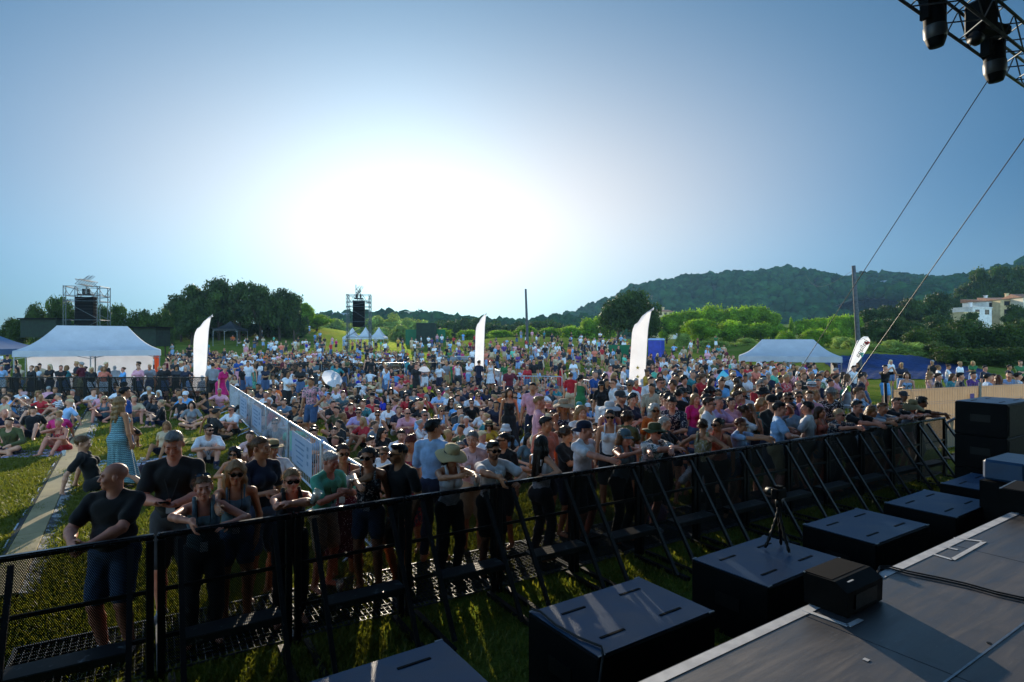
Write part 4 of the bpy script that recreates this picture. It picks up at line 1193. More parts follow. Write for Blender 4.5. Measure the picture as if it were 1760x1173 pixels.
# ------------------------------------------------------------------ tents
MAT['canvas'] = fabric_thin('white_canvas', '#c9ced6', .32)
MAT['canvas_back'] = fabric_thin('backlit_canvas', '#c4cde0', .42)
MAT['canvas_blue'] = fabric_thin('blue_canvas', '#5d7596', .25)
MAT['canvas_black'] = fabric_thin('black_canvas', '#15171a', .05)
MAT['canvas_orange'] = fabric_thin('orange_canvas', '#c4502a', .4)
MAT['alu'] = simple('aluminium', '#9aa0a8', '#80868e', 20, .35, .8)
MAT['steel'] = simple('galvanised_steel', '#8e959c', '#6f767d', 14, .42, .75, bumps=.1)
MAT['alu_dark'] = simple('dull_aluminium', '#5b6468', '#434a4e', 10, .45, .7)
MAT['black_metal'] = simple('black_metal', '#0b0c0e', '#050607', 10, .5, bumps=.1, spec=.25)
MAT['black_paint'] = simple('black_paint', '#090a0c', '#050607', 6, .6, bumps=.15, spec=.08)
def canopy(x0, x1, y0, y1, zb, ze, zr, ridge, mat, label, name='canopy_tent', walls=(), group=None, val=.28, legs=True):
    """pop-up canopy: corners x0..x1,y0..y1; ze eave height, zr ridge, ridge = half length of ridge (0: a single peak)"""
    cx, cy = (x0+x1)/2, (y0+y1)/2
    o = empty(name, (cx, cy, zb), 0, label=label, cat='tent', group=group)
    hx, hy = (x1-x0)/2, (y1-y0)/2; e, r = ze-zb, zr-zb
    b = MB(); N = 10
    # sagging roof faces
    A = [(-hx, -hy, e), (hx, -hy, e), (hx, hy, e), (-hx, hy, e)]; B = [(-ridge, 0, r), (ridge, 0, r)]
    def face(p, q, s, t):
        V = []
        for i in range(N+1):
            for j in range(N+1):
                u, v = i/N, j/N
                lo = [p[k]+(q[k]-p[k])*u for k in range(3)]; hi = [s[k]+(t[k]-s[k])*u for k in range(3)]
                w = [lo[k]+(hi[k]-lo[k])*v for k in range(3)]
                w[2] -= (r-e)*.16*sin(pi*v)+(r-e)*.05*sin(pi*u)*sin(pi*v); V.append(tuple(w))
        b.add(V, [[i*(N+1)+j, (i+1)*(N+1)+j, (i+1)*(N+1)+j+1, i*(N+1)+j+1] for i in range(N) for j in range(N)])
    b.smooth = True
    face(A[0], A[1], B[0], B[1]); face(A[2], A[3], B[1], B[0]); face(A[1], A[2], B[1], B[1]); face(A[3], A[0], B[0], B[0])
    b.build('roof', mat, o)
    b = MB(); n = 14
    for p, q in ((A[0], A[1]), (A[1], A[2]), (A[2], A[3]), (A[3], A[0])):
        V = []
        for i in range(n+1):
            u = i/n; x, y = p[0]+(q[0]-p[0])*u, p[1]+(q[1]-p[1])*u; s = 1.002+.004*sin(i*2.1)
            V += [(x*s, y*s, e), (x*(s+.004), y*(s+.004), e-val)]
        b.add(V, [[2*i, 2*i+1, 2*i+3, 2*i+2] for i in range(n)])
    b.build('valance', mat, o)
    if legs:
        for px, py in ((-hx, -hy), (hx, -hy), (hx, hy), (-hx, hy)) + (((0, -hy), (0, hy)) if ridge > .8 else ()):
            b = MB(); b.box((px*.985, py*.97, e/2), (.05, .05, e)); b.box((px*.985, py*.97, .02), (.14, .14, .04)); b.build('leg', MAT['alu'], o)
        b = MB()
        for sx in (-1, 1):
            for k in range(4):
                u0, u1 = -hx+2*hx*k/4, -hx+2*hx*(k+1)/4
                b.bar((u0, sx*hy*.96, e-(.05 if k % 2 else .4)), (u1, sx*hy*.96, e-(.4 if k % 2 else .05)), .02, .03)
        b.build('truss_frame', MAT['alu'], o)
    for nm, p, q, m in walls:
        V = []; n = 16
        for i in range(n+1):
            u = i/n; x, y = p[0]+(q[0]-p[0])*u, p[1]+(q[1]-p[1])*u
            for k in range(5): V.append((x-cx+.03*sin(i*1.7+k), y-cy+.03*cos(i*2.3+k), e*k/4))
        b = MB(); b.smooth = True; b.add(V, [[i*5+k, (i+1)*5+k, (i+1)*5+k+1, i*5+k+1] for i in range(n) for k in range(4)]); b.build(nm, m, o)
    return o
tnt = canopy(-24.0, -18.2, 28.1, 31.1, 0, 2.28, 3.5, 1.45, MAT['canvas'], 'long white canopy tent behind the black barrier, with white rear wall',
       walls=(('back_wall', (-23.9, 31.05), (-18.5, 31.05), MAT['canvas_back']), ('side_wall', (-18.45, 31.05), (-18.22, 30.4), MAT['canvas_orange'])))
tnt.rotation_euler = (0, 0, .55)
canopy(-29.2, -24.6, 27.2, 31.0, 0, 2.35, 3.75, 0, MAT['canvas_blue'], 'blue grey canopy tent cut off by the left edge of the view')
tnt = canopy(11.85, 16.45, 28.8, 31.6, gz(14, 30), 1.98, 2.82, 1.2, MAT['canvas'], 'white canopy tent beside the sheeted embankment',
       walls=(('side_wall', (16.3, 29.2), (16.3, 31.5), MAT['canvas_black']),))
tnt.rotation_euler = (0, 0, -.38)
for i, (px, pk) in enumerate(((604, 563), (627, 562), (650, 562))):
    x = (px-CX)/FPX*84; zg = gz(x, 84)
    canopy(x-1.0, x+1.0, 83, 86, zg, CAMH+6*84/FPX, CAMH+(HY-pk)*84/FPX, 0, MAT['canvas'], 'small white peaked tent under the middle speaker tower, %s of three' % ('leftmost', 'middle', 'rightmost')[i], group='small peaked tents')
x = (395-CX)/FPX*88
canopy(x-1.8, x+1.8, 86.5, 90, gz(x, 88), CAMH+20*88/FPX, CAMH+34*88/FPX, 0, MAT['canvas_black'], 'black gazebo on the rise in front of the pine clump')
# low dark stalls on the left rise
MAT['screen_net'] = simple('dark_net', '#14281c', '#0a1610', 3, .9)
MAT['screen_green'] = fabric_thin('green_net', '#0d6b45', .35)
for px, wp, top, bot, Y, lab in ((66, 62, 548, 571, 60, 'dark green screened enclosure on the rise left of the speaker tower'), (248, 40, 563, 584, 48, 'low dark enclosure behind the right end of the white canopy tent')):
    x, _, z = on_ground(px, Y); w = wp/FPX*Y; h = (bot-top)/FPX*Y; zb = CAMH-(bot-HY)/FPX*Y
    o = empty('enclosure', (x, Y, zb), 0, label=lab, cat='enclosure')
    b = MB(); b.box((0, 1, h/2-.3), (w, 2.0, h+.5)); b.build('screen', MAT['screen_net'], o)
    b = MB(); b.box((0, 1, h+.0), (w+.4, 2.4, .12)); b.build('roof', MAT['black_paint'], o)
x0, Y = (696-CX)/FPX*96, 96; zb = gz(x0, Y)
o = empty('screen_fence', (x0, Y, zb), 0, label='green mesh screen with a dark block in front on the far slope', cat='fence')
b = MB(); w = 69/FPX*Y; h = CAMH+30*Y/FPX-zb
b.box((w/2, .5, h*.36), (w, .04, h*.72)); b.build('net', MAT['screen_green'], o)
b = MB(); b.box((w*.55, -.6, h/2), (w*.46, 2, h)); b.build('block', MAT['screen_net'], o)
x0, Y = (1046-CX)/FPX*52, 52; zb = gz(x0, Y)
o = empty('screen_fence', (x0, Y, zb), 0, label='green mesh fence panel left of the large feather flag', cat='fence')
b = MB(); b.box((1.15, 0, .8), (2.3, .03, 1.75)); b.build('net', MAT['screen_green'], o)
b = MB()
for q in (0, 1.15, 2.3): b.tube([(q, .04, -.1), (q, .04, 1.72)], .03, 6)
b.build('post', MAT['steel'], o)

# ------------------------------------------------------------------ portable toilet, bin
MAT['blue_plastic'] = simple('blue_plastic', '#1434a8', '#0e2888', 4, .4)
Y = 50; x, _, z = on_ground(1128, Y)
o = empty('portable_toilet', (x, Y, z), -.5, label='blue portable toilet behind the large feather flag', cat='toilet')
b = MB(); b.box((0, 0, 1.12), (1.12, 1.12, 2.1), bev=.03); b.build('cabin', MAT['blue_plastic'], o)
b = MB(); b.box((0, -.575, 1.1), (.78, .03, 1.85)); d = b.build('door', MAT['blue_plastic'], o)
b = MB(); b.box((.3, -.6, 1.1), (.05, .04, .14)); b.build('handle', MAT['black_metal'], d)
b = MB(); b.box((0, 0, .04), (1.2, 1.2, .1)); b.build('skid', MAT['black_paint'], o)
b = MB(); b.prism([(-.6, -.6, 2.18), (.6, -.6, 2.18), (.5, -.5, 2.34), (-.5, -.5, 2.34)], (0, 1.2, 0)); b.build('roof', simple('pale_plastic', '#8ea4c8', None, 4, .5), o)
MAT['yellow_plastic'] = simple('yellow_plastic', '#d8b010', '#c09a08', 4, .45)
Y = 27.5; x, _, z = on_ground(1427, Y)
o = empty('wheeled_bin', (x, Y, z), .1, label='yellow wheeled bin beside the leg of the white tent', cat='bin')
b = MB(); b.prism([(-.24, -.25, .08), (.24, -.25, .08), (.29, -.3, .95), (-.29, -.3, .95)], (0, .52, 0)); b.build('body', MAT['yellow_plastic'], o)
b = MB(); b.box((0, 0, .985), (.62, .64, .06), bev=.015); b.build('lid', MAT['yellow_plastic'], o)
for sx in (-1, 1):
    b = MB(); b.tube([(sx*.24, .3, .1), (sx*.30, .3, .1)], .1, 12); b.build('wheel', MAT['black_metal'], o)

# ------------------------------------------------------------------ delay towers
def delay_tower(px, Y, wpx, top, spk, label, zb=None, mast=None):
    x, _, z = on_ground(px, Y); w = wpx/FPX*Y; h = CAMH+(HY-top)*Y/FPX-z
    o = empty('speaker_tower', (x, Y, z), .2, label=label, cat='speaker tower')
    hx, hy = w/2*.92, w/2*.62; r = .035
    b = MB()
    for sx in (-1, 1):
        for sy in (-1, 1):
            for dx in (0, .22): b.tube([(sx*(hx-dx), sy*hy, 0), (sx*(hx-dx), sy*hy, h)], r, 6)
            for k in range(int(h/.5)): b.tube([(sx*hx, sy*hy, k*.5), (sx*(hx-.22), sy*hy, k*.5+.5)], r*.5, 4)
    lv = [0.3]+[h*q for q in (.3, .55, .8)]+[h-.9, h-.05]
    for zz in lv:
        for sy in (-1, 1): b.tube([(-hx, sy*hy, zz), (hx, sy*hy, zz)], r*.9, 6)
        for sx in (-1, 1): b.tube([(sx*hx, -hy, zz), (sx*hx, hy, zz)], r*.9, 6)
    for sy in (-1, 1):
        for i, (a, c) in enumerate(zip(lv, lv[1:])): b.tube([((-hx if i % 2 else hx), sy*hy, a), ((hx if i % 2 else -hx), sy*hy, c)], r*.7, 6)
    for k in range(6):
        for sy in (-1, 1): b.tube([(-hx+2*hx*k/6, sy*hy, h-.9 if k % 2 else h-.05), (-hx+2*hx*(k+1)/6, sy*hy, h-.05 if k % 2 else h-.9)], r*.7, 6)
    b.build('scaffold_frame', MAT['alu_dark'], o)
    b = MB()   # top beam truss that carries the array
    for dz in (0, .45):
        for dx in (-.2, .2): b.tube([(dx, -hy-.7, h+.1+dz), (dx, hy+.5, h+.1+dz)], .03, 6)
    for k in range(8):
        yy = -hy-.7+(2*hy+1.2)*k/7
        b.tube([(-.2, yy, h+.1), (.2, yy, h+.55)], .018, 5); b.tube([(.2, yy, h+.1), (-.2, yy, h+.55)], .018, 5)
    if mast: b.tube([(-.35, 0, h-.5), (-.35, 0, h+mast)], .05, 6)
    for k in range(5): b.bar((-.3+.15*k, -.2, h+.6), (-.1+.15*k, .3, h+1.0+.1*(k % 2)), .04, .03)
    b.build('top_truss', MAT['black_metal'], o)
    sw, s0, s1 = spk
    zt = CAMH+(HY-s0)*Y/FPX-z; zb_ = CAMH+(HY-s1)*Y/FPX-z; n = 9; ww = sw/FPX*Y; dz = (zt-zb_)/n
    arr = None
    for k in range(n):
        cur = -.08*(k/n)**2*6
        b = MB(); b.box((0, -hy*.2+cur*.4, zt-dz*(k+.5)), (ww, .75, dz*.93), rx=-.02*k, bev=.02)
        b.box((0, -hy*.2+cur*.4-.39, zt-dz*(k+.5)), (ww*.94, .02, dz*.8), rx=-.02*k)
        arr = b.build('array_cabinet', MAT['black_paint'], o)
    b = MB(); b.box((0, -hy*.2, zt+.2), (ww*.75, .7, .12)); b.tube([(0, -hy*.2, zt+.2), (0, -hy*.2, h)], .03, 6); b.box((-.2, -hy*.2, zt+.5), (.2, .2, .5)); b.box((.2, -hy*.2, zt+.5), (.2, .2, .5)); b.build('rigging_frame', MAT['black_metal'], o)
    return o
delay_tower(150, 55, 60, 493, (28, 511, 559), 'tall scaffold tower hung with a black speaker array behind the white canopy tent')
delay_tower(617, 70, 44, 507, (20, 517, 562), 'scaffold tower hung with a black speaker array rising from the crowd in the middle', mast=1.2)

# ------------------------------------------------------------------ poles, wires
MAT['pole_wood'] = simple('weathered_wood', '#4c4f52', '#34373a', 6, .85, bumps=.5)
def pole(px0, top, px1, Y, r, label):
    x1, _, z1 = on_ground(px1, Y); zt = CAMH+(HY-top)*Y/FPX; xt = (px0-CX)/FPX*Y
    b = MB(); b.smooth = True; b.tube([(0, 0, -.3), (0, 0, .02), ((xt-x1)*.5, 0, (zt-z1)*.5), (xt-x1, 0, zt-z1)], [r*1.15, r*1.15, r, r*.8], 12)
    o = b.build('pole', MAT['pole_wood'], None, (x1, Y, z1)); tag(o, label, 'pole'); return (xt, Y, zt)
pole(903.5, 497, 907, 80, .17, 'bare dark pole standing alone above the crowd')
PT = pole(1467, 457, 1478, 46, .17, 'tall weathered utility pole with a thin wire behind the teardrop flag')
b = MB(); P = at_y(1668, 471, 120)
for dz in (-.35, -.55):
    pts = []
    for i in range(15):
        t = i/14; pts.append((PT[0]+(P[0]-PT[0])*t, PT[1]+(P[1]-PT[1])*t, PT[2]+dz+(P[2]-PT[2])*t-1.4*sin(pi*t)))
    b.tube(pts, .011, 4)
P = at_y(1385, 474, 150)
pts = [(PT[0]+(P[0]-PT[0])*t/10, PT[1]+(P[1]-PT[1])*t/10, PT[2]-.35+(P[2]-PT[2]+.35)*t/10-2*sin(pi*t/10)) for t in range(11)]
b.tube(pts, .012, 4)
tag(b.build('overhead_wire', MAT['black_metal']), 'thin sagging wire strung from the tall utility pole', 'wire')

# ------------------------------------------------------------------ embankment sheet
MAT['blue_sheet'] = simple('blue_sheet', '#0d2c60', '#071a40', .8, .6, bumps=.9, bd=.15, spec=.25)
V = []; NXs, NYs = 60, 26
for i in range(NXs+1):
    u = i/NXs; px = 1418+u*300
    top = interp(px, [(1418, 618), (1450, 612), (1500, 609), (1560, 611), (1620, 620), (1680, 634), (1718, 648)]); bot = interp(px, [(1418, 626), (1450, 654), (1500, 652), (1718, 652)])
    for j in range(NYs+1):
        v = j/NYs; row_ = bot+(top-bot)*v
        Y = solve(px, row_, .03) if row_ > HY+4 else 60
        Y = min(Y, 52)
        x = (px-CX)/FPX*Y; V.append((x, Y, gz(x, Y)+.05+.04*sin(i*1.9+j*.7)*sin(j*1.3+i*.3)))
b = MB(); b.smooth = True; b.add(V, [[i*(NYs+1)+j, (i+1)*(NYs+1)+j, (i+1)*(NYs+1)+j+1, i*(NYs+1)+j+1] for i in range(NXs) for j in range(NYs)])
tag(b.build('ground_sheet', MAT['blue_sheet']), 'dark blue plastic sheet laid over the grassy embankment', 'ground sheet')
MAT['path'] = simple('trodden_path', '#8a8a5c', '#6f7347', 1.2, .95, bumps=.4)

# ------------------------------------------------------------------ feather flags
MAT['flag'] = fabric_thin('flag_cloth', '#dfe0e6', .55, 1.2)
MAT['flag_ink'] = simple('flag_ink', '#25282c', None, 5, .8)
MAT['ink_red'] = simple('ink_red', '#c8342a', None, 5, .8)
MAT['ink_green'] = simple('ink_green', '#5fae9a', None, 5, .8)
MAT['ink_gold'] = simple('ink_gold', '#c9a94a', None, 5, .8)
def text_obj(name, s, size, mat, parent, M, mirror=False, ext=.002):
    cu = bpy.data.curves.new(name, 'FONT'); cu.body = s; cu.size = size; cu.extrude = ext; cu.align_x = 'CENTER'; cu.align_y = 'CENTER'
    t = bpy.data.objects.new(name, cu); COL.objects.link(t)
    dg = bpy.context.evaluated_depsgraph_get(); me = bpy.data.meshes.new_from_object(t.evaluated_get(dg)); bpy.data.objects.remove(t)
    if mirror:
        n = len(me.vertices); c = np.zeros(n*3, dtype=np.float32); me.vertices.foreach_get('co', c); c = c.reshape(-1, 3); c[:, 0] *= -1; me.vertices.foreach_set('co', c.ravel()); me.flip_normals(); me.update()
    me.materials.clear(); me.materials.append(mat); me.name = name
    o = link(name, me, parent); o.matrix_local = M; return o
def feather(px_base, px_top, top, Y, w, label, lean=0, marks=None):
    x, _, z = on_ground(px_base, Y); h = CAMH+(HY-top)*Y/FPX-z; dx = (px_top-px_base)/FPX*Y
    o = empty('feather_flag', (x, Y, z), 0, label=label, cat='flag', group='tall feather flags')
    spine = []
    for i in range(25):
        t = i/24; zz = h*(.0+1.0*t) if t < .86 else h*(.86+.14*sin((t-.86)/.14*pi/2))
        xx = dx*.55*t**1.6+(0 if t < .8 else dx*.45*((t-.8)/.2)**1.5); spine.append((xx, 0, zz))
    b = MB(); b.smooth = True; b.tube(spine, .014, 6, True, .008); b.build('pole', MAT['alu'], o)
    V = []; n = len(spine); lo = 3
    for i in range(lo, n):
        t = i/(n-1); sx, _, sz = spine[i]
        xl = -w*(1.0 if t < .72 else max(0, 1-((t-.72)/.28)**2.2))
        base = spine[i][0]
        for k in range(7):
            q = k/6; V.append((base*.98+xl*q-.0+ (0 if t < .72 else 0), .05*sin(q*5+t*9)*q, sz-(.12*q*(t > .85))))
    m = n-lo
    # mirror so that the pole side is on the right and the cloth flies to the left
    b = MB(); b.smooth = True; b.add(V, [[i*7+k, i*7+k+1, (i+1)*7+k+1, (i+1)*7+k] for i in range(m-1) for k in range(6)]); b.build('banner', MAT['flag'], o)
    if marks == 'stars':
        b = MB()
        for k in range(4):
            c = (-w*.45, -.06, h*(.17+.085*k)); P = []
            for i in range(10):
                a = pi/2+2*pi*i/10; rr = .085 if i % 2 == 0 else .036; P.append((c[0]+rr*cos(a), c[1], c[2]+rr*sin(a)))
            b.prism(P, (0, .004, 0))
        s = b.build('star_mark', MAT['ink_gold'], o)
    return o
feather(354, 366, 540, 26.5, .62, 'white feather flag at the meeting of the black and steel barriers')
feather(831, 837, 537, 37, .56, 'white feather flag standing mid crowd left of the bare pole')
feather(1108, 1124, 528, 22.5, .62, 'large white feather flag with four gold stars near the blue toilet', marks='stars')
# teardrop flag, seen from its back so that its lettering reads mirrored
Y = 33.0; x, _, z = on_ground(1455, Y)
o = empty('teardrop_flag', (x, Y, z), 0, label='tilted white teardrop flag lettered italiana in front of the utility pole', cat='flag')
P0 = at_y(1456, 642, Y); P1 = at_y(1492, 579, Y)
ax = Vector((P1[0]-P0[0], 0, P1[2]-P0[2])); Ln = ax.length; u = ax.normalized(); n_ = Vector((u.z, 0, -u.x))
outl = [(0, 0), (.3, .10), (.55, .175), (.75, .215), (.9, .20), (.98, .12), (1.0, 0), (.96, -.12), (.85, -.19), (.65, -.19), (.4, -.13), (.18, -.06)]
base = Vector((P0[0]-x, 0, P0[2]-z))
b = MB(); rows = 24; V = []
for i in range(rows+1):
    t = i/rows; hw = .30*Ln*(t**.75)*sqrt(max(0, 1-((t-.0))**6))*.98 if t < 1 else 0
    for k in range(9):
        q = -1+2*k/8; p = base+u*(t*Ln)+n_*(hw*q*.62); V.append((p.x, .03*sin(3*q+6*t), p.z))
b.smooth = True; b.add(V, [[i*9+k, (i+1)*9+k, (i+1)*9+k+1, i*9+k+1] for i in range(rows) for k in range(8)]); b.build('banner', MAT['flag'], o)
b = MB(); b.tube([(0, 0.03, 0), (base.x, .03, base.z), tuple(base+u*Ln*.3-n_*.09*Ln), tuple(base+u*Ln*.8-n_*.17*Ln), tuple(base+u*Ln*1.0)], .014, 6); b.build('pole', MAT['alu'], o)
ang = math.atan2(u.z, u.x)
def tm(t, off, a, dy=-.05):
    p = base+u*(t*Ln)+n_*off; return Matrix.Translation((p.x, dy, p.z)) @ Matrix.Rotation(-a, 4, 'Y') @ Matrix.Rotation(pi/2, 4, 'X')
text_obj('lettering', 'italiana', .40, MAT['flag_ink'], o, tm(.68, 0, ang), True)
b = MB()
for sx, m_ in ((.12, 0),):
    c = base+u*(.84*Ln)+n_*.12
    for q in ((.0, .0), (.07, .05), (-.06, .05)):
        P = [(c.x+q[0]+.09*cos(2*pi*i/14), -.045, c.z+q[1]+.07*sin(2*pi*i/14)) for i in range(14)]; b.prism(P, (0, .004, 0))
b.build('red_emblem', MAT['ink_red'], o)
b = MB(); c = base+u*(.55*Ln)+n_*.16
for q in ((.0, .0), (.06, .06), (-.07, .04), (.03, -.07)):
    P = [(c.x+q[0]+.07*cos(2*pi*i/12), -.045, c.z+q[1]+.06*sin(2*pi*i/12)) for i in range(12)]; b.prism(P, (0, .004, 0))
b.build('green_emblem', MAT['ink_green'], o)
# ------------------------------------------------------------------ stage-front directions
SA = radians(33.9); ED = Vector((cos(SA), sin(SA), 0)); ND = Vector((-sin(SA), cos(SA), 0))
def en(e, n, z=0.0): p = ED*e+ND*n; return (p.x, p.y, z)
BA = radians(31.77); BD = Vector((cos(BA), sin(BA), 0)); BN = Vector((-sin(BA), cos(BA), 0))
B0 = Vector((-3.70, 4.24, 0))
def bar_pt(t, out=0.0, z=0.0): p = B0+BD*t+BN*out; return (p.x, p.y, z)

def perforated():
    m, t, out = nt('perforated_sheet')
    tc = t.nodes.new('ShaderNodeTexCoord'); sp = t.nodes.new('ShaderNodeSeparateXYZ'); L(t, tc.outputs['Object'], sp.inputs[0])
    def mth(op, a, b=None):
        n = node(t, 'ShaderNodeMath', operation=op)
        for i, v in enumerate((a, b)):
            if v is None: continue
            if isinstance(v, (int, float)): n.inputs[i].default_value = v
            else: L(t, v, n.inputs[i])
        return n.outputs[0]
    pit = .0135
    x = mth('DIVIDE', sp.outputs['X'], pit); z = mth('DIVIDE', sp.outputs['Z'], pit*.866)
    rowi = mth('FLOOR', z); odd = mth('MULTIPLY', mth('MODULO', rowi, 2.0), .5)
    fx = mth('SUBTRACT', mth('FRACT', mth('ADD', mth('ADD', x, 400.0), odd)), .5); fz = mth('MULTIPLY', mth('SUBTRACT', mth('FRACT', z), .5), .866)
    d = mth('SQRT', mth('ADD', mth('MULTIPLY', fx, fx), mth('MULTIPLY', fz, fz)))
    hole = mth('LESS_THAN', d, .285)
    p = node(t, 'ShaderNodeBsdfPrincipled', Roughness=.5, Metallic=.2); p.inputs['Base Color'].default_value = (.003, .0032, .0035, 1); p.inputs['Specular IOR Level'].default_value = .2
    tr = node(t, 'ShaderNodeBsdfTransparent')
    mx = node(t, 'ShaderNodeMixShader'); L(t, hole, mx.inputs[0]); L(t, p.outputs[0], mx.inputs[1]); L(t, tr.outputs[0], mx.inputs[2]); L(t, mx.outputs[0], out.inputs[0]); return m
MAT['perf'] = perforated()
def worn_paint():
    m, t, out = nt('worn_black_paint')
    p = node(t, 'ShaderNodeBsdfPrincipled', Roughness=.42)
    f = noise(t, 9, 6, .7)
    L(t, ramp(t, f, [(.60, (.007, .008, .009)), (.64, (.10, .11, .12))]), p.inputs['Base Color'])
    L(t, bump(t, f, .3, .004), p.inputs['Normal']); L(t, p.outputs[0], out.inputs[0]); return m
MAT['worn'] = worn_paint()
MAT['rail'] = simple('polished_black_rail', '#141618', '#0a0b0c', 7, .28, .3, bumps=.08)
MAT['strip'] = simple('rail_glint_metal', '#7d858c', '#3a3f44', 6, .3, .85)
MAT['grate'] = simple('grey_grating', '#5a6066', '#3c4146', 14, .5, .6)

def make_barrier(full=True):
    """front-of-stage barrier panel, local x along the line, +y towards the audience"""
    o = empty('crowd_barrier')
    Lp = 1.045; h = 1.19
    b = MB(); b.box((0, .0, h-.02), (Lp, .062, .045), bev=.012); b.build('top_rail', MAT['rail'], o)
    b = MB(); b.box((0, -.012, h+.004), (Lp-.01, .030, .004)); b.build('rail_glint_strip', MAT['strip'], o)  # bright strip added to stand in for the sky highlight on the rail
    b = MB(); b.add([(-Lp/2+.04, 0, .10), (Lp/2-.04, 0, .10), (Lp/2-.04, 0, h-.045), (-Lp/2+.04, 0, h-.045)], [[0, 1, 2, 3]]); b.build('perforated_panel', MAT['perf'], o)
    for s in (-1, 1):
        b = MB(); b.box((s*(Lp/2-.032), -.012, (h-.04)/2), (.058, .05, h-.045), bev=.006); b.build('upright', MAT['black_metal'], o)
        b = MB(); b.bar((s*.36, -.06, h-.06), (s*.36, -.80, .05), .038, .034); b.build('back_brace', MAT['black_metal'], o)
        if full:
            b = MB(); b.bar((s*.42, -.03, .03), (s*.42, -.92, .03), .05, .04); b.build('base_runner', MAT['black_metal'], o)
    for z in (.36, .74):
        b = MB(); b.box((0, -.02, z), (Lp-.12, .025, .03)); b.build('crossbar', MAT['black_metal'], o)
    if full:
        b = MB(); b.box((0, -.40, .50), (.70, .20, .02)); b.box((0, -.50, .48), (.70, .012, .05)); b.box((0, -.30, .48), (.70, .012, .05)); b.build('step', MAT['worn'], o)
        b = MB()
        g0, g1 = .04, 1.12
        for i in range(19): b.box((-Lp/2+.03+(Lp-.06)*i/18, (g0+g1)/2, .038), (.006, g1-g0, .028))
        for i in range(16): b.box((0, g0+(g1-g0)*i/15, .040), (Lp-.06, .005, .018))
        for s in (-1, 1): b.box((s*(Lp/2-.012), (g0+g1)/2, .035), (.024, g1-g0, .05))
        b.box((0, g1, .035), (Lp-.05, .03, .05)); b.build('floor_grating', MAT['grate'], o)
    return o
proto = make_barrier()
for k in range(-1, 13):
    o = proto if k == -1 else copy_tree(proto)
    t = .965+1.06*(k+.5) if k >= 0 else .965-.53
    o.location = bar_pt(.965+1.06*(k+.5)); o.rotation_euler = (0, 0, BA)
    tag(o, 'black perforated front barrier panel with rear braces, %s from the left frame edge' % ORD[k+1], 'barrier', 'front of stage barrier panels')
# curved end piece of the row
p = bar_pt(.965+1.06*13, 0); o = empty('barrier_end', p, BA, label='curved tubular end piece closing the front barrier row at the tan fence', cat='barrier')
b = MB(); b.smooth = True; b.tube([(.05, 0, 0), (.05, 0, .9), (.08, -.02, 1.08), (.2, -.1, 1.16), (.34, -.22, 1.08), (.42, -.3, .9), (.55, -.42, .4), (.75, -.6, .0)], .03, 8); b.build('tube_frame', MAT['steel'], o)
b = MB(); b.box((.3, -.25, .45), (.55, .3, .03)); b.build('step', MAT['worn'], o)

# the two black barrier lines further back (their flat side towards the stage)
pb = make_barrier(False)
line1 = [(-25.2+1.06*i, 25.2) for i in range(12)]; line2 = [(-16.2+1.06*i, 38.0+.15*i) for i in range(13)]
first = True
for li, (ln, nm, gp) in enumerate(((line1, 'black barrier panel in front of the white canopy tent, %s from left', 'black barriers by the canopy tent'), (line2, 'black barrier panel across the middle of the crowd, %s from left', 'black barriers across the crowd'))):
    for i, (x, y) in enumerate(ln):
        o = pb if first else copy_tree(pb); first = False
        o.location = (x, y, gz(x, y)); o.rotation_euler = (0, 0, pi+(.14 if li else 0))
        tag(o, nm % ORD[i], 'barrier', gp)

# ------------------------------------------------------------------ steel pedestrian barriers
MAT['pale_sheet'] = fabric_thin('pale_banner_sheet', '#aab9d0', .3, 6)
MAT['galv'] = simple('bright_galvanised', '#b9c3cf', '#98a3b0', 14, .42, .35)
def steel_barrier(Lp, banner=False, nb=None):
    o = empty('steel_barrier'); h = 1.08; r = .021
    b = MB(); b.smooth = True
    q = .09
    pts = [(-Lp/2, 0, .0), (-Lp/2, 0, h-q), (-Lp/2+q*.3, 0, h-q*.3), (-Lp/2+q, 0, h), (Lp/2-q, 0, h), (Lp/2-q*.3, 0, h-q*.3), (Lp/2, 0, h-q), (Lp/2, 0, .0)]
    b.tube(pts, r, 8); b.tube([(-Lp/2, 0, .17), (Lp/2, 0, .17)], r*.85, 8); b.build('tube_frame', MAT['galv'], o)
    n = nb or int(Lp/.135); b = MB()
    for i in range(1, n): x = -Lp/2+Lp*i/n; b.tube([(x, 0, .17), (x, 0, h)], .0062, 5, False)
    b.build('bars', MAT['galv'], o)
    for s in (-1, 1):
        b = MB(); b.smooth = True; b.tube([(s*(Lp/2-.28), -.38, .0), (s*(Lp/2-.28), -.32, .05), (s*(Lp/2-.28), 0, .16), (s*(Lp/2-.28), .32, .05), (s*(Lp/2-.28), .38, 0)], .018, 6); b.build('foot', MAT['galv'], o)
    if banner:
        b = MB(); b.box((0, -.03, .66), (Lp*.62, .006, .62)); s = b.build('banner_sheet', MAT['pale_sheet'], o)
        b = MB()
        for k in range(5):
            ww = Lp*(.30-.03*k); b.box((-.1, -.038, .84-.10*k), (ww, .004, .03))
        for k in range(3): b.box((Lp*.2, -.038, .82-.13*k), (.12, .004, .07))
        b.build('print', simple('banner_ink', '#6d88a8', None, 5, .8), s)
    return o
P0, P1 = Vector((-10.75, 22.4, 0)), Vector((-1.62, 7.15, 0)); dv = (P1-P0); N6 = 6; seg = dv.length/N6; az = math.atan2(dv.y, dv.x)
pa = steel_barrier(seg-.06); pbn = steel_barrier(seg-.06, True); ua, ub = True, True
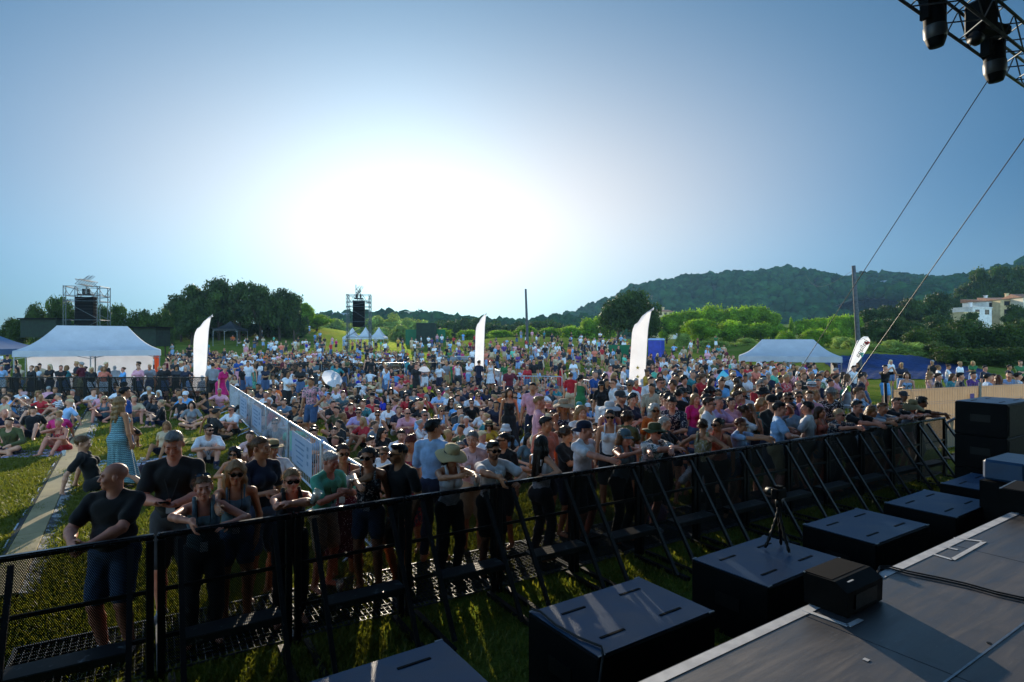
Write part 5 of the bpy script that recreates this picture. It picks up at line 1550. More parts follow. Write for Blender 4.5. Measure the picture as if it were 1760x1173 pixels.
for i in range(N6):
    bn = i in (1, 2, 4)
    if bn: o = pbn if ub else copy_tree(pbn); ub = False
    else: o = pa if ua else copy_tree(pa); ua = False
    c = P0+dv*((i+.5)/N6); o.location = c; o.rotation_euler = (0, 0, az)
    tag(o, ('steel barrier with pale printed sheet' if bn else 'bare steel barrier')+' in the diagonal line, %s from its far end' % ORD[i], 'barrier', 'diagonal steel barriers')
ps = steel_barrier(2.2); us = True
def steel_line(pts, nm, gp):
    global us
    i = 0
    for (a, b) in zip(pts, pts[1:]):
        A, B = Vector((*a, 0)), Vector((*b, 0)); d = B-A; n = max(1, round(d.length/2.28)); 
        for k in range(n):
            c = A+d*((k+.5)/n); o = ps if us else copy_tree(ps); us = False
            o.location = (c.x, c.y, gz(c.x, c.y)); o.rotation_euler = (0, 0, math.atan2(d.y, d.x)); o.scale.x = (d.length/n-.04)/2.2
            tag(o, nm % ORD[i], 'barrier', gp); i += 1
steel_line([(-1.0, 34.2), (.15, 27.8), (2.35, 27.4)], 'steel barrier beside the second feather flag, %s from left', 'steel barriers by the second feather flag')
steel_line([(2.9, 25.6), (3.9, 22.8), (4.75, 18.8)], 'steel barrier left of the large feather flag base, %s from its far end', 'steel barriers left of the large flag')
steel_line([(6.3, 19.0), (8.1, 15.6), (9.4, 14.6)], 'steel barrier among the standing crowd near the front rail, %s from its far end', 'steel barriers near the front rail')
steel_line([(-6.4, 47), (-2.9, 46.4)], 'pale steel barrier behind the seated crowd, %s from left', 'steel barriers behind the seated crowd')

# ------------------------------------------------------------------ cable ramp across the grass
MAT['rubber'] = simple('black_rubber', '#16181b', '#0d0f11', 6, .7, bumps=.3)
MAT['ply'] = simple('worn_plywood', '#9c8b62', '#7d7050', 1.6, .85, bumps=.25)
MAT['weathered'] = simple('paint_flaked_board', '#9a9a98', '#3c3d40', 5, .85, bumps=.4, lo=.45, hi=.55)
T0, T1 = Vector((-5.41, 6.2, 0)), Vector((-18.5, 26.2, 0)); tv = T1-T0
o = empty('cable_ramp', T0, math.atan2(tv.y, tv.x), label='plywood cable ramp running back across the grass', cat='cable ramp')
Lr = tv.length; b = MB()
for k in range(10): b.box((Lr*(k+.5)/10, 0, .045), (Lr/10-.012, .30, .03), bev=.004)
b.build('walkway_board', MAT['ply'], o)
b = MB()
for k in range(7): b.prism([(Lr*k/7+.006, -.158, .0), (Lr*k/7+.006, -.34, .0), (Lr*k/7+.006, -.158, .05)], (Lr/7-.012, 0, 0))
b.build('flaked_edge', MAT['weathered'], o)
b = MB()
for k in range(14): b.prism([(Lr*k/14+.006, .158, .0), (Lr*k/14+.006, .158, .055), (Lr*k/14+.006, .31, .0)], (Lr/14-.012, 0, 0))
b.build('rubber_edge', MAT['rubber'], o)
MAT['dash'] = simple('dash_paint', '#b5bcc6', '#8e959e', 10, .7)
for k in range(28): b = MB(); b.box((Lr*(k+.5)/28, .225, .034), (Lr/28*.45, .022, .012), rx=-.34); b.build('white_dash', MAT['dash'], o)

# ------------------------------------------------------------------ subwoofers
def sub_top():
    m, t, out = nt('sub_paint_sky_reflect')
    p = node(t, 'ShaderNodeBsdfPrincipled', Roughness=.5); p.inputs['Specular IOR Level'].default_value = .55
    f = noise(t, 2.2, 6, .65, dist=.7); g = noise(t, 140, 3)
    L(t, ramp(t, f, [(.3, (.005, .036, .095)), (.62, (.009, .058, .14)), (.8, (.035, .085, .17))]), p.inputs['Base Color'])  # blue sky reflection on the cabinet tops put into the base colour
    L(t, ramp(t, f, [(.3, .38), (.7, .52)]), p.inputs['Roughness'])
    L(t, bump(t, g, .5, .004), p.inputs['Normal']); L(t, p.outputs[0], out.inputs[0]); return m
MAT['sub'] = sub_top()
MAT['grille'] = simple('speaker_grille', '#0a101a', '#060a10', 200, .85, spec=.1)
def make_sub(h=.60, lx=1.25, ly=.82):
    o = empty('subwoofer')
    b = MB(); b.box((0, 0, h/2-.004), (lx, ly, h-.008), bev=.012); cab = b.build('cabinet', MAT['black_paint'], o)
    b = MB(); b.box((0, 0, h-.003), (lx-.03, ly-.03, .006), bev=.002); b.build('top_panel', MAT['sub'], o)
    for sx in (-1, 1):
        for sy in (-1, 1): b = MB(); b.box((sx*lx*.25, sy*ly*.27, h+.002), (.24, .022, .006)); b.build('runner_slot', MAT['black_paint'], o)
    b = MB(); b.box((0, ly/2+.004, h/2), (lx*.95, .012, h*.9)); b.build('grille', MAT['grille'], o)
    for sx in (-1, 1):
        b = MB(); b.box((sx*(lx/2+.003), 0, h*.55), (.012, .26, .12)); b.build('handle', MAT['black_metal'], o)
        for sy in (-1, 1): b = MB(); b.box((sx*(lx/2-.04), sy*(ly/2-.008), h-.002), (.06, .014, .008)); b.build('corner_plate', MAT['steel'], o)
    return o
sub = make_sub(); first = True
SUBS = [(1.33, 3.39), (3.33, 3.39), (5.33, 3.42), (7.28, 3.40), (9.08, 3.32), (10.95, 3.36)]
for i, (e, n) in enumerate(SUBS):
    o = sub if first else copy_tree(sub); first = False
    o.location = en(e, n); o.rotation_euler = (0, 0, SA+(.0, .0, .01, -.015, .0, .01)[i])
    tag(o, ['black subwoofer at the bottom edge nearest the front barrier corner', 'black subwoofer crossed by a loose cable, second along the stage', 'black subwoofer with the small camera tripod on it', 'black subwoofer behind the floor monitor, fourth along the stage', 'black subwoofer fifth along the stage towards the speaker stack', 'black subwoofer at the foot of the tall speaker stack'][i], 'subwoofer', 'subwoofers along the stage')
b = MB(); b.smooth = True
S1 = Vector(en(3.33, 3.39)); loc = lambda x, y, z: tuple(S1+ED*x+ND*y+Vector((0, 0, z)))
b.tube([loc(-.60, .40, .62), loc(-.56, .33, .615), loc(-.59, .1, .612), loc(-.57, -.15, .612), loc(-.52, -.33, .613), loc(-.58, -.41, .61), loc(-.64, -.44, .45), loc(-.66, -.46, .0)], .009, 6)
tag(b.build('speaker_cable', MAT['rubber']), 'thin black cable lying along the edge of the second subwoofer', 'cable')
# tall stack on the right
o = empty('speaker_stack', en(12.88, 3.86), SA, label='tall black block of stacked speakers at the right end of the barrier', cat='speaker stack')
for k in range(3):
    b = MB(); b.box((0, 0, .28+.565*k), (1.36, .74, .56), bev=.012); c = b.build('cabinet', MAT['black_paint'], o)
    b = MB(); b.box((0, -.377, .28+.565*k), (1.26, .012, .48)); b.build('rear_panel', MAT['black_paint'], c)
    b = MB(); b.box((-.687, 0, .3+.565*k), (.012, .28, .12)); b.build('handle', MAT['black_metal'], c)
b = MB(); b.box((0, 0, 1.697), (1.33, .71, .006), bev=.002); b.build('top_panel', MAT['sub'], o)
for sx in (-1, 1):
    for sy in (-1, 1): b = MB(); b.box((sx*.34, sy*.2, 1.702), (.24, .022, .006)); b.build('runner_slot', MAT['black_paint'], o)
# fill speaker
o = empty('fill_speaker', en(9.75, 2.72), SA, label='low blue grey fill speaker on a black riser before the stack', cat='speaker')
b = MB(); b.box((0, 0, .47), (.9, .46, .94)); b.build('riser', MAT['black_paint'], o)
b = MB(); b.box((.03, 0, 1.08), (.84, .44, .26), bev=.03); c = b.build('cabinet', MAT['sub'], o)
b = MB(); b.box((.03, -.226, 1.08), (.74, .012, .19)); b.build('rear_panel', MAT['black_metal'], c)

# ------------------------------------------------------------------ stage
SZ = .90
def deck_mat():
    m, t, out = nt('stage_deck')
    tc = t.nodes.new('ShaderNodeTexCoord'); mp = node(t, 'ShaderNodeMapping'); mp.inputs['Scale'].default_value = (.25, 3.0, 1)
    L(t, tc.outputs['Object'], mp.inputs[0])
    f = noise(t, 5, 6, .68, vec=mp.outputs[0], dist=.5); f1 = noise(t, .9, 4); g = noise(t, 210, 2)
    c = ramp(t, f, [(.25, (.055, .050, .050)), (.5, (.10, .088, .084)), (.78, (.18, .158, .148))])
    c = mixcol(t, ramp(t, f1, [(.42, 0.0), (.62, .75)]), c, (.060, .066, .080))
    mp2 = node(t, 'ShaderNodeMapping'); mp2.inputs['Scale'].default_value = (.9, 9.0, 1); mp2.inputs['Rotation'].default_value = (0, 0, .35); L(t, tc.outputs['Object'], mp2.inputs[0])
    sc_ = noise(t, 6, 5, .75, vec=mp2.outputs[0], dist=1.2)
    c = mixcol(t, ramp(t, sc_, [(.60, 0.0), (.72, .55)]), c, (.24, .22, .21))
    c = mixcol(t, ramp(t, noise(t, 2.3, 6, .7), [(.55, 0.0), (.75, .6)]), c, (.035, .03, .03))
    p = node(t, 'ShaderNodeBsdfPrincipled'); p.inputs['Specular IOR Level'].default_value = .8
    L(t, c, p.inputs['Base Color']); L(t, ramp(t, f, [(.3, .34), (.7, .52)]), p.inputs['Roughness'])
    w = node(t, 'ShaderNodeTexVoronoi', Scale=110); L(t, tc.outputs['Object'], w.inputs[0])
    L(t, bump(t, w.outputs['Distance'], .15, .002), p.inputs['Normal']); L(t, p.outputs[0], out.inputs[0]); return m
MAT['deck'] = deck_mat()
MAT['tape'] = simple('white_tape', '#d6d8dc', '#b9bcc2', 9, .6)
st = empty('stage', en(0, 0), SA, label='dark plywood stage with white tape along its front edge', cat='stage')
nE = 2.27
b = MB()
e = -3.0; i = 0
for cx_ in np.arange(-4.7, 16, 2.44):
    for cy_ in (nE-.61, nE-1.832, nE-3.054, nE-4.276, nE-5.5):
        b.box((cx_+(.0), cy_, SZ-.012), (2.432, 1.212, .024), bev=.002)
b.build('deck', MAT['deck'], st)
b = MB(); b.box((4.9, nE-3.1, SZ-.05), (21.8, 5.9, .05)); b.box((4.9, nE-.03, SZ/2-.04), (21.8, .04, SZ-.08))
b.build('skirt', MAT['black_paint'], st)
# unseen roof, backdrop and side wall, extended to keep sky off the front gear
b = MB(); b.box((3, -1.0, 9.35), (32, 9.8, .1)); b.build('roof', MAT['black_paint'], st)
b = MB(); b.box((3, -5.9, 4.7), (32, .08, 9.2)); b.box((-9.5, -2.0, 4.7), (.08, 7.6, 9.2)); b.build('backdrop', MAT['black_paint'], st)
b = MB(); b.box((4.9, nE-.052, SZ+.0025), (21.8, .072, .003)); b.build('edge_tape', MAT['tape'], st)
def tape(pts, w=.035):
    b = MB()
    for (a, c) in zip(pts, pts[1:]): b.bar((a[0], a[1], SZ+.004), (c[0], c[1], SZ+.004), w, .003)
    b.build('tape_mark', MAT['tape'], st)
def deck_px(px, py):
    p = at_drop(px, py, SZ); v = Vector(p); return (v.dot(ED), v.dot(ND))
for seq in (((1592, 950), (1637, 963), (1692, 932), (1640, 926)), ((1614, 939), (1646, 946)), ((1380, 1049), (1458, 1077), (1480, 1066))):
    tape([deck_px(*q) for q in seq])
b = MB(); q = deck_px(1489, 1135); b.box((q[0], q[1], SZ+.003), (.03, .03, .002)); b.build('tape_mark', MAT['tape'], st)
b = MB()
for px, py in ((1254, 1109), (1281, 1097), (1545, 975), (1698, 905), (1700, 1106)):
    q = deck_px(px, py); b.lathe([(.0001, .0036), (.014, .0036), (.014, -.001)], (q[0], q[1], SZ), 12)
b.build('bolt_hole', MAT['black_metal'], st)
a, c = deck_px(1625, 1173), deck_px(1760, 1072)
b = MB(); b.bar((a[0]-.5*(c[0]-a[0]), a[1]-.5*(c[1]-a[1]), SZ+.003), (c[0]+1*(c[0]-a[0]), c[1]+1*(c[1]-a[1]), SZ+.003), .012, .004); b.build('seam_strip', MAT['alu'], st)
b = MB(); b.smooth = True
for off in (0, .03):
    pts = []
    for px, py in ((1508, 984), (1512, 974), (1530, 974), (1560, 982), (1610, 992), (1660, 1003), (1710, 1017), (1760, 1028), (1850, 1045)):
        p = at_drop(px, py+off*120, SZ+.012); pts.append(p)
    b.tube(pts, .0065, 7)
tag(b.build('stage_cable', MAT['rubber']), 'pair of black cables curving over the stage from its edge', 'cable')
def monitor(e, n, dz, label, lx=.49, ly=.29, h=.215):
    o = empty('floor_monitor', en(e, n, SZ), SA+dz, label=label, cat='monitor speaker', group='floor monitors')
    b = MB(); b.prism([(-lx/2, -ly/2, .008), (-lx/2, ly/2, .008), (-lx/2, ly/2+.01, h), (-lx/2, -ly/2+.08, h+.005), (-lx/2, -ly/2-.005, h-.045)], (lx, 0, 0)); b.build('cabinet', MAT['black_paint'], o)
    b = MB(); b.box((0, .06, h+.004), (lx*.93, ly*.66, .006)); b.build('grille', MAT['grille'], o)
    b = MB(); b.box((0, -ly/2-.006, h*.42), (lx*.6, .01, .1)); b.build('rear_panel', MAT['black_metal'], o)
    b = MB(); b.box((-lx*.30, -.12, h+.008), (.07, .012, .003)); b.build('name_plate', MAT['tape'], o)
    b = MB(); b.bar((-lx/2, ly/2+.006, h), (lx/2, ly/2+.006, h), .016, .008); b.build('edge_trim', MAT['steel'], o)
    b = MB()
    for sx in (-1, 1):
        for sy in (-1, 1): b.lathe([(.0001, 0), (.018, 0), (.018, .01), (.0001, .01)], (sx*lx*.42, sy*ly*.4, 0), 10)
    b.build('rubber_foot', MAT['rubber'], o)
    return o
monitor(4.27, 2.145, 0, 'black floor monitor wedge casting a long shadow over the stage')
monitor(8.3, 2.15, .05, 'black floor monitor cut by the right frame edge', .6, .42, .24)
# clamped light bar / small box by the tape at the far stage edge
# ------------------------------------------------------------------ tripod
S2 = Vector(en(5.33, 3.42)); tp = S2+ED*.31+ND*.06
o = empty('camera_tripod', (tp.x, tp.y, .603), SA, label='small black flexible tripod with camera standing on a subwoofer', cat='tripod')
o.scale = (1.22, 1.22, 1.22)
for k, a in enumerate((.4, 2.4, 4.5)):
    b = MB(); b.smooth = True; pts = []; rs = []
    for i in range(15):
        t = i/14; pts.append((cos(a)*.11*t**1.4, sin(a)*.11*t**1.4, .36*(1-t)+.012)); rs.append(.016 if i % 2 else .010)
    b.tube(pts, rs, 7); b.build('leg', MAT['black_metal'], o)
b = MB(); b.smooth = True; b.lathe([(.0001, .355), (.026, .36), (.03, .40), (.024, .43), (.0001, .44)], (0, 0, 0), 12); b.tube([(.0, 0, .40), (.07, 0, .41)], .012, 6); b.build('ball_head', MAT['black_metal'], o)
b = MB(); b.box((0, 0, .475), (.14, .065, .085), bev=.01); b.box((0, 0, .525), (.05, .05, .03)); c = b.build('camera', MAT['black_paint'], o)
b = MB(); b.smooth = True; b.tube([(0, .03, .475), (0, .11, .475)], .034, 14); b.build('lens', MAT['black_metal'], c)

# ------------------------------------------------------------------ roof truss with moving heads, guy wires
H_ = 5.5; TZ = CAMH+H_
def truss(e0, e1, n, z, w, label):
    o = empty('lighting_truss', en(e0, n, z), SA, label=label, cat='truss', group='roof trusses')
    Lt = e1-e0; b = MB(); b.smooth = True
    for sy in (-1, 1):
        for sz in (-1, 1): b.tube([(0, sy*w/2, sz*w/2), (Lt, sy*w/2, sz*w/2)], .026, 8)
    b.build('chord', MAT['alu_dark'], o)
    b = MB(); m = int(Lt/(w*.9))
    for i in range(m):
        x0, x1 = Lt*i/m, Lt*(i+1)/m; f = 1 if i % 2 else -1
        for sy in (-1, 1): b.tube([(x0, sy*w/2, -f*w/2), (x1, sy*w/2, f*w/2)], .013, 5, False)
        for sz in (-1, 1): b.tube([(x0, -f*w/2, sz*w/2), (x1, f*w/2, sz*w/2)], .013, 5, False)
    b.build('lacing', MAT['alu_dark'], o); return o
truss(9.6, 22, 4.0, TZ+.12, .52, 'aluminium lattice truss of the stage roof carrying two moving head lights')
truss(11.5, 23, 3.05, TZ+.55, .52, 'second lattice truss behind the front one at the roof corner')
o = empty('lighting_truss', en(13.2, 1.5, TZ+.9), SA+pi/2, label='short cross truss tying the two roof trusses together', cat='truss', group='roof trusses')
b = MB()
for sy in (-1, 1):
    for sz in (-1, 1): b.tube([(0, sy*.2, sz*.2), (2.6, sy*.2, sz*.2)], .024, 8)
b.build('chord', MAT['alu_dark'], o); b = MB()
for i in range(6):
    f = 1 if i % 2 else -1
    for sy in (-1, 1): b.tube([(2.6*i/6, sy*.2, -f*.2), (2.6*(i+1)/6, sy*.2, f*.2)], .012, 5)
b.build('lacing', MAT['alu_dark'], o)
def moving_head(px, py_top, py_bot, Y, label):
    P = at_y(px, py_top, Y); Q = at_y(px, py_bot, Y); h = P[2]-Q[2]; s = h/.78
    o = empty('moving_head_light', (P[0], P[1], P[2]), .35, label=label, cat='stage light', group='moving head lights')
    b = MB(); b.box((0, 0, .12*s), (.46*s, .36*s, .16*s), bev=.03*s); b.build('base', MAT['black_paint'], o)
    b = MB(); b.box((0, 0, .0), (.36*s, .14*s, .10*s), bev=.02*s)
    for sx in (-1, 1): b.box((sx*.20*s, 0, -.17*s), (.06*s, .15*s, .36*s), bev=.02*s)
    b.build('yoke', MAT['black_paint'], o)
    b = MB(); b.smooth = True; V = []
    b.lathe([(.001, -.06*s), (.10*s, -.075*s), (.15*s, -.12*s), (.165*s, -.28*s), (.165*s, -.5*s), (.155*s, -.66*s), (.13*s, -.735*s), (.11*s, -.78*s), (.001, -.775*s)], (0, 0, 0), 20)
    hd = b.build('head', MAT['black_paint'], o); hd.rotation_euler = (.0, -.10, 0)
    b = MB(); b.smooth = True; b.lathe([(.168*s, -.42*s), (.176*s, -.44*s), (.176*s, -.60*s), (.160*s, -.64*s)], (0, 0, 0), 20); b.build('trim_ring', simple('dull_grey_trim', '#3a3c40', None, 9, .45), hd)
    b = MB()
    for sx in (-1, 1): b.tube([(sx*.1*s, 0, .2*s), (sx*.1*s, 0, .42*s)], .02*s, 6); b.box((sx*.1*s, 0, .44*s), (.05*s, .07*s, .09*s))
    b.build('clamp', MAT['black_metal'], o)
    return o
moving_head(1604, 2, 80, 9.6, 'black moving head light hanging at the left end of the roof truss')
moving_head(1707, 66, 140, 10.6, 'black moving head light hanging in front of the roof truss corner')
P = at_y(1676, 20, 10.3)
o = empty('moving_head_light', P, .35, label='boxy black lamp housing clamped above the second moving head', cat='stage light', group='moving head lights')
b = MB(); b.box((0.15, 0, -.12), (.42, .34, .62), bev=.05); b.build('housing', MAT['black_paint'], o)
b = MB(); b.smooth = True; b.tube([(.0, -.05, -.52), (-.13, -.05, -.50)], .11, 14); b.build('lens_barrel', MAT['black_metal'], o)
b = MB(); b.box((.62, .1, -.62), (.34, .2, .2), ry=.6); b.build('ballast', MAT['black_paint'], o)
def wire(p, q, label, tape_t=None):
    o = empty('guy_wire', q, 0, label=label, cat='wire', group='guy wires'); P = Vector(p)-Vector(q)
    b = MB(); b.tube([(0, 0, 0), tuple(P)], .009, 6); b.build('cable', MAT['black_metal'], o)
    b = MB()
    for t in (.075, .095): b.tube([tuple(P*(t-.008)), tuple(P*(t+.008))], .022, 6)
    b.build('turnbuckle', MAT['steel'], o)
    if tape_t:
        b = MB(); b.tube([tuple(P*(tape_t-.004)), tuple(P*(tape_t+.004))], .035, 6); b.box(tuple(P*tape_t+Vector((.03, 0, -.05))), (.05, .01, .12)); b.build('green_tape', simple('green_tape', '#6fae2a', None, 8, .7), o)
wire(at_y(1697, 140, 10.6), at_y(1338, 692, 20), 'taut steel guy wire from the second moving head down into the crowd')
wire(at_y(1790, 196, 10.4), at_y(1432, 703, 15.5), 'taut steel guy wire with green tape running to the ground by the tan fence', .105)

# ------------------------------------------------------------------ tan screened fence
MAT['tan_net'] = fabric_thin('tan_shade_net', '#a39078', .4, 3)
def fence_panel():
    o = empty('screen_fence'); Lf = 3.3; h = 1.62
    b = MB()
    for x in (0, Lf): b.tube([(x, 0, .0), (x, 0, h+.06)], .022, 8)
    b.build('post', MAT['alu'], o)
    b = MB(); V = []
    for i in range(34):
        for k in range(9): V.append((Lf*i/33, .02+.012*sin(i*.9)*sin(k*.8), .10+(h-.14)*k/8))
    b.smooth = True; b.add(V, [[i*9+k, (i+1)*9+k, (i+1)*9+k+1, i*9+k+1] for i in range(33) for k in range(8)]); b.build('shade_net', MAT['tan_net'], o)
    b = MB()
    for i in range(34): b.tube([(.03+(Lf-.06)*i/33, -.014, .08), (.03+(Lf-.06)*i/33, -.014, h+.05)], .0024, 4, False)
    for z in (.1, .45, .5, .85, .9, 1.2, 1.25, 1.55, 1.60): b.tube([(0, -.02, z), (Lf, -.02, z)], .003, 4, False)
    b.build('wire_mesh', MAT['steel'], o)
    b = MB(); b.box((Lf, 0, .07), (.22, .62, .13), bev=.02); b.build('concrete_foot', simple('concrete', '#8b8f9a', '#70747e', 8, .9), o)
    b = MB(); b.box((Lf-.35, -.03, h-.28), (.16, .006, .12)); b.build('tag', simple('purple_tag', '#7a5aa8', None, 8, .7), o)
    return o
fp = fence_panel(); F0 = Vector((9.0, 13.9, 0)); fd = Vector((4.75, 1.95, 0)).normalized()
for i in range(3):
    o = fp if i == 0 else copy_tree(fp); o.location = F0+fd*(3.34*i)+Vector((0, 0, .0)); o.rotation_euler = (0, 0, math.atan2(fd.y, fd.x))
    tag(o, 'tan shade net fence panel behind the speaker stack, %s from its free end' % ORD[i], 'fence', 'tan fence panels')
b = MB(); b.smooth = True; b.tube([(0, 0, 0), (.0, 0, .6), (-.04, 0, 1.75)], .035, 8); tag(b.build('post', MAT['black_metal'], None, (8.9, 13.95, 0)), 'short dark post at the free end of the tan fence', 'post')
# ------------------------------------------------------------------ palettes, poses
PAL = {'white': '#d9dade', 'black': '#101013', 'navy': '#141b33', 'pale blue': '#8fb2d8', 'sky blue': '#5a9bd0', 'blue': '#1f4a8c', 'teal': '#2f7f86', 'mint': '#58b89a',
       'pink': '#d796a4', 'red': '#b3202a', 'maroon': '#5c1224', 'orange': '#e0661a', 'mustard': '#c79a2c', 'cream': '#d9c491', 'lavender': '#b9a2d0', 'grey': '#7b8086',
       'dark grey': '#34373c', 'olive': '#4d5230', 'green': '#2c6a3c', 'magenta': '#c01668', 'purple': '#54307a', 'royal blue': '#1c2ea8', 'brown': '#6a4630', 'khaki': '#9c8a5e', 'denim': '#3d5578', 'pale denim': '#7f9cc0', 'beige': '#bfa98a', 'salmon': '#d4745c', 'pale pink': '#d9b4b4', 'grey blue': '#5f7c92', 'slate': '#4f6670', 'aqua': '#86b4ba'}
HAIR = {'black': '#120e0c', 'dark': '#1f1510', 'brown': '#4a2f1c', 'light brown': '#7a5532', 'blonde': '#b08a5c', 'pale blonde': '#cdb48c', 'grey': '#8d8b88', 'white': '#cfcdc8', 'red': '#6e2414', 'auburn': '#6a3418'}
SKIN = {'fair': '#c99478', 'tan': '#b27a58', 'rosy': '#c5846c', 'deep': '#7d5038', 'olive': '#a5744f'}
def sitp(**k): return dict(pose='sit', **k)
POSES = {
 'knees': sitp(pz=.13, lean=.25, rh=(-.06, -.44, .44), lh=(.06, -.45, .42), rf=(-.13, -.60, .09), lf=(.13, -.56, .09), rk=(-.25, -.5, 1), lk=(.25, -.5, 1), re=(-.7, .2, -.25), le=(.7, .2, -.25)),
 'cross': sitp(pz=.12, lean=.2, rh=(-.15, -.32, .28), lh=(.12, -.34, .27), rf=(.12, -.36, .09), lf=(-.12, -.28, .09), rk=(-1, -.5, .35), lk=(1, -.5, .35), re=(-.7, .2, -.3), le=(.7, .2, -.3)),
 'back': sitp(pz=.13, lean=-.30, rh=(-.30, .34, .08), lh=(.30, .36, .08), rf=(-.12, -.70, .09), lf=(.14, -.60, .09), rk=(-.2, -.4, 1), lk=(.2, -.4, 1), re=(-.4, .8, 0), le=(.4, .8, 0), hp=.2),
 'side': sitp(pz=.13, lean=.05, side=.18, rh=(-.36, .10, .08), lh=(.14, -.30, .26), rf=(.30, -.42, .09), lf=(.32, -.22, .09), rk=(-.5, -.8, .5), lk=(.5, -1, .4), re=(-.6, .4, 0), le=(.7, .2, -.3)),
 'chat': sitp(pz=.13, lean=.12, rh=(-.20, -.36, .50), lh=(.14, -.34, .38), rf=(-.16, -.56, .09), lf=(.12, -.40, .09), rk=(-.4, -.5, 1), lk=(.9, -.5, .5), re=(-.7, .2, -.25), le=(.7, .2, -.3), hy=.5),
 'snap': sitp(pz=.13, lean=.05, rh=(-.07, -.34, .83), lh=(.07, -.34, .83), rf=(-.16, -.56, .09), lf=(.16, -.52, .09), rk=(-.4, -.5, 1), lk=(.4, -.5, 1), re=(-.7, .1, -.7), le=(.7, .1, -.7)),
 'chair': sitp(pz=.46, lean=.1, rh=(-.14, -.34, .66), lh=(.14, -.34, .66), rf=(-.13, -.46, .09), lf=(.13, -.44, .09), re=(-.7, .2, -.3), le=(.7, .2, -.3)),
 'idle': dict(), 'crossed': dict(rh=(.12, -.25, 1.19), lh=(-.12, -.27, 1.14), re=(-.8, .1, -.4), le=(.8, .1, -.4)),
 'drink': dict(rh=(-.12, -.34, 1.2), re=(-.5, .2, -.9), lh=(.24, -.06, .84)), 'phone': dict(rh=(-.06, -.34, 1.16), lh=(.07, -.34, 1.14), hp=.45, re=(-.6, .2, -.7), le=(.6, .2, -.7), rn=(0, 0, 1), ln=(0, 0, 1)),
 'shoot': dict(rh=(-.07, -.36, 1.60), lh=(.07, -.36, 1.60), re=(-.8, 0, -.8), le=(.8, 0, -.8)), 'hip': dict(lh=(.2, -.04, 1.0), le=(.9, .35, 0), rh=(-.24, -.12, .82)),
 'walk': dict(rf=(-.10, -.34, .085), lf=(.10, .36, .13), rh=(-.27, .16, .86), lh=(.27, -.22, .9), lean=.06, rk=(-.1, -1, .05), lk=(.1, -1, .05)),
 'clap': dict(rh=(-.03, -.36, 1.24), lh=(.03, -.36, 1.26), re=(-.9, .2, -.5), le=(.9, .2, -.5), rn=(1, 0, 0), ln=(-1, 0, 0)),
 'bend': dict(lean=.5, pz=.93, rh=(-.2, -.55, 1.0), lh=(.2, -.55, 1.0), hp=-.1)}
def rail_pose(kind, s, out):
    y = -out/s; z = 1.205/s; d = dict(pz=.94, lean=.20)
    if kind == 'fold': d.update(rh=(.07, y-.01, z+.035), lh=(-.07, y-.04, z+.03), re=(-.9, -.1, -.1), le=(.9, -.1, -.1), lean=.26)
    if kind == 'over': d.update(rh=(-.10, y-.10, z+.0), rd=(.1, -.45, -.9), re=(-.8, .1, .1), lh=(.20, y+.04, z-.1), le=(.8, .2, -.2), lean=.16)
    if kind == 'reach': d.update(rh=(-.08, y-.20, z+.02), lh=(.08, y-.16, z+.02), re=(-.8, .1, -.2), le=(.8, .1, -.2), lean=.32, rd=(.2, -.9, -.3), ld=(-.2, -.9, -.3))
    if kind == 'rest': d.update(rh=(-.16, y-.02, z+.02), lh=(.2, -.06, .88), re=(-.8, .2, -.2), lean=.08, hr=.06)
    if kind == 'cup': d.update(rh=(-.10, y+.02, z+.06), lh=(.12, y-.03, z+.03), re=(-.8, .1, -.2), le=(.9, 0, -.1), lean=.14, rn=(.9, -.2, .1))
    if kind == 'elbow': d.update(rh=(.02, y+.0, z+.04), lh=(.24, .02, .86), re=(-.9, -.05, -.05), lean=.10)
    return d
def bar_solve(px, out):
    """parameter along the front barrier where a point `out` metres behind it is seen at column px"""
    k = (px-CX)/FPX; a = B0+BN*out
    return (k*a.y-a.x)/(BD.x-k*BD.y)

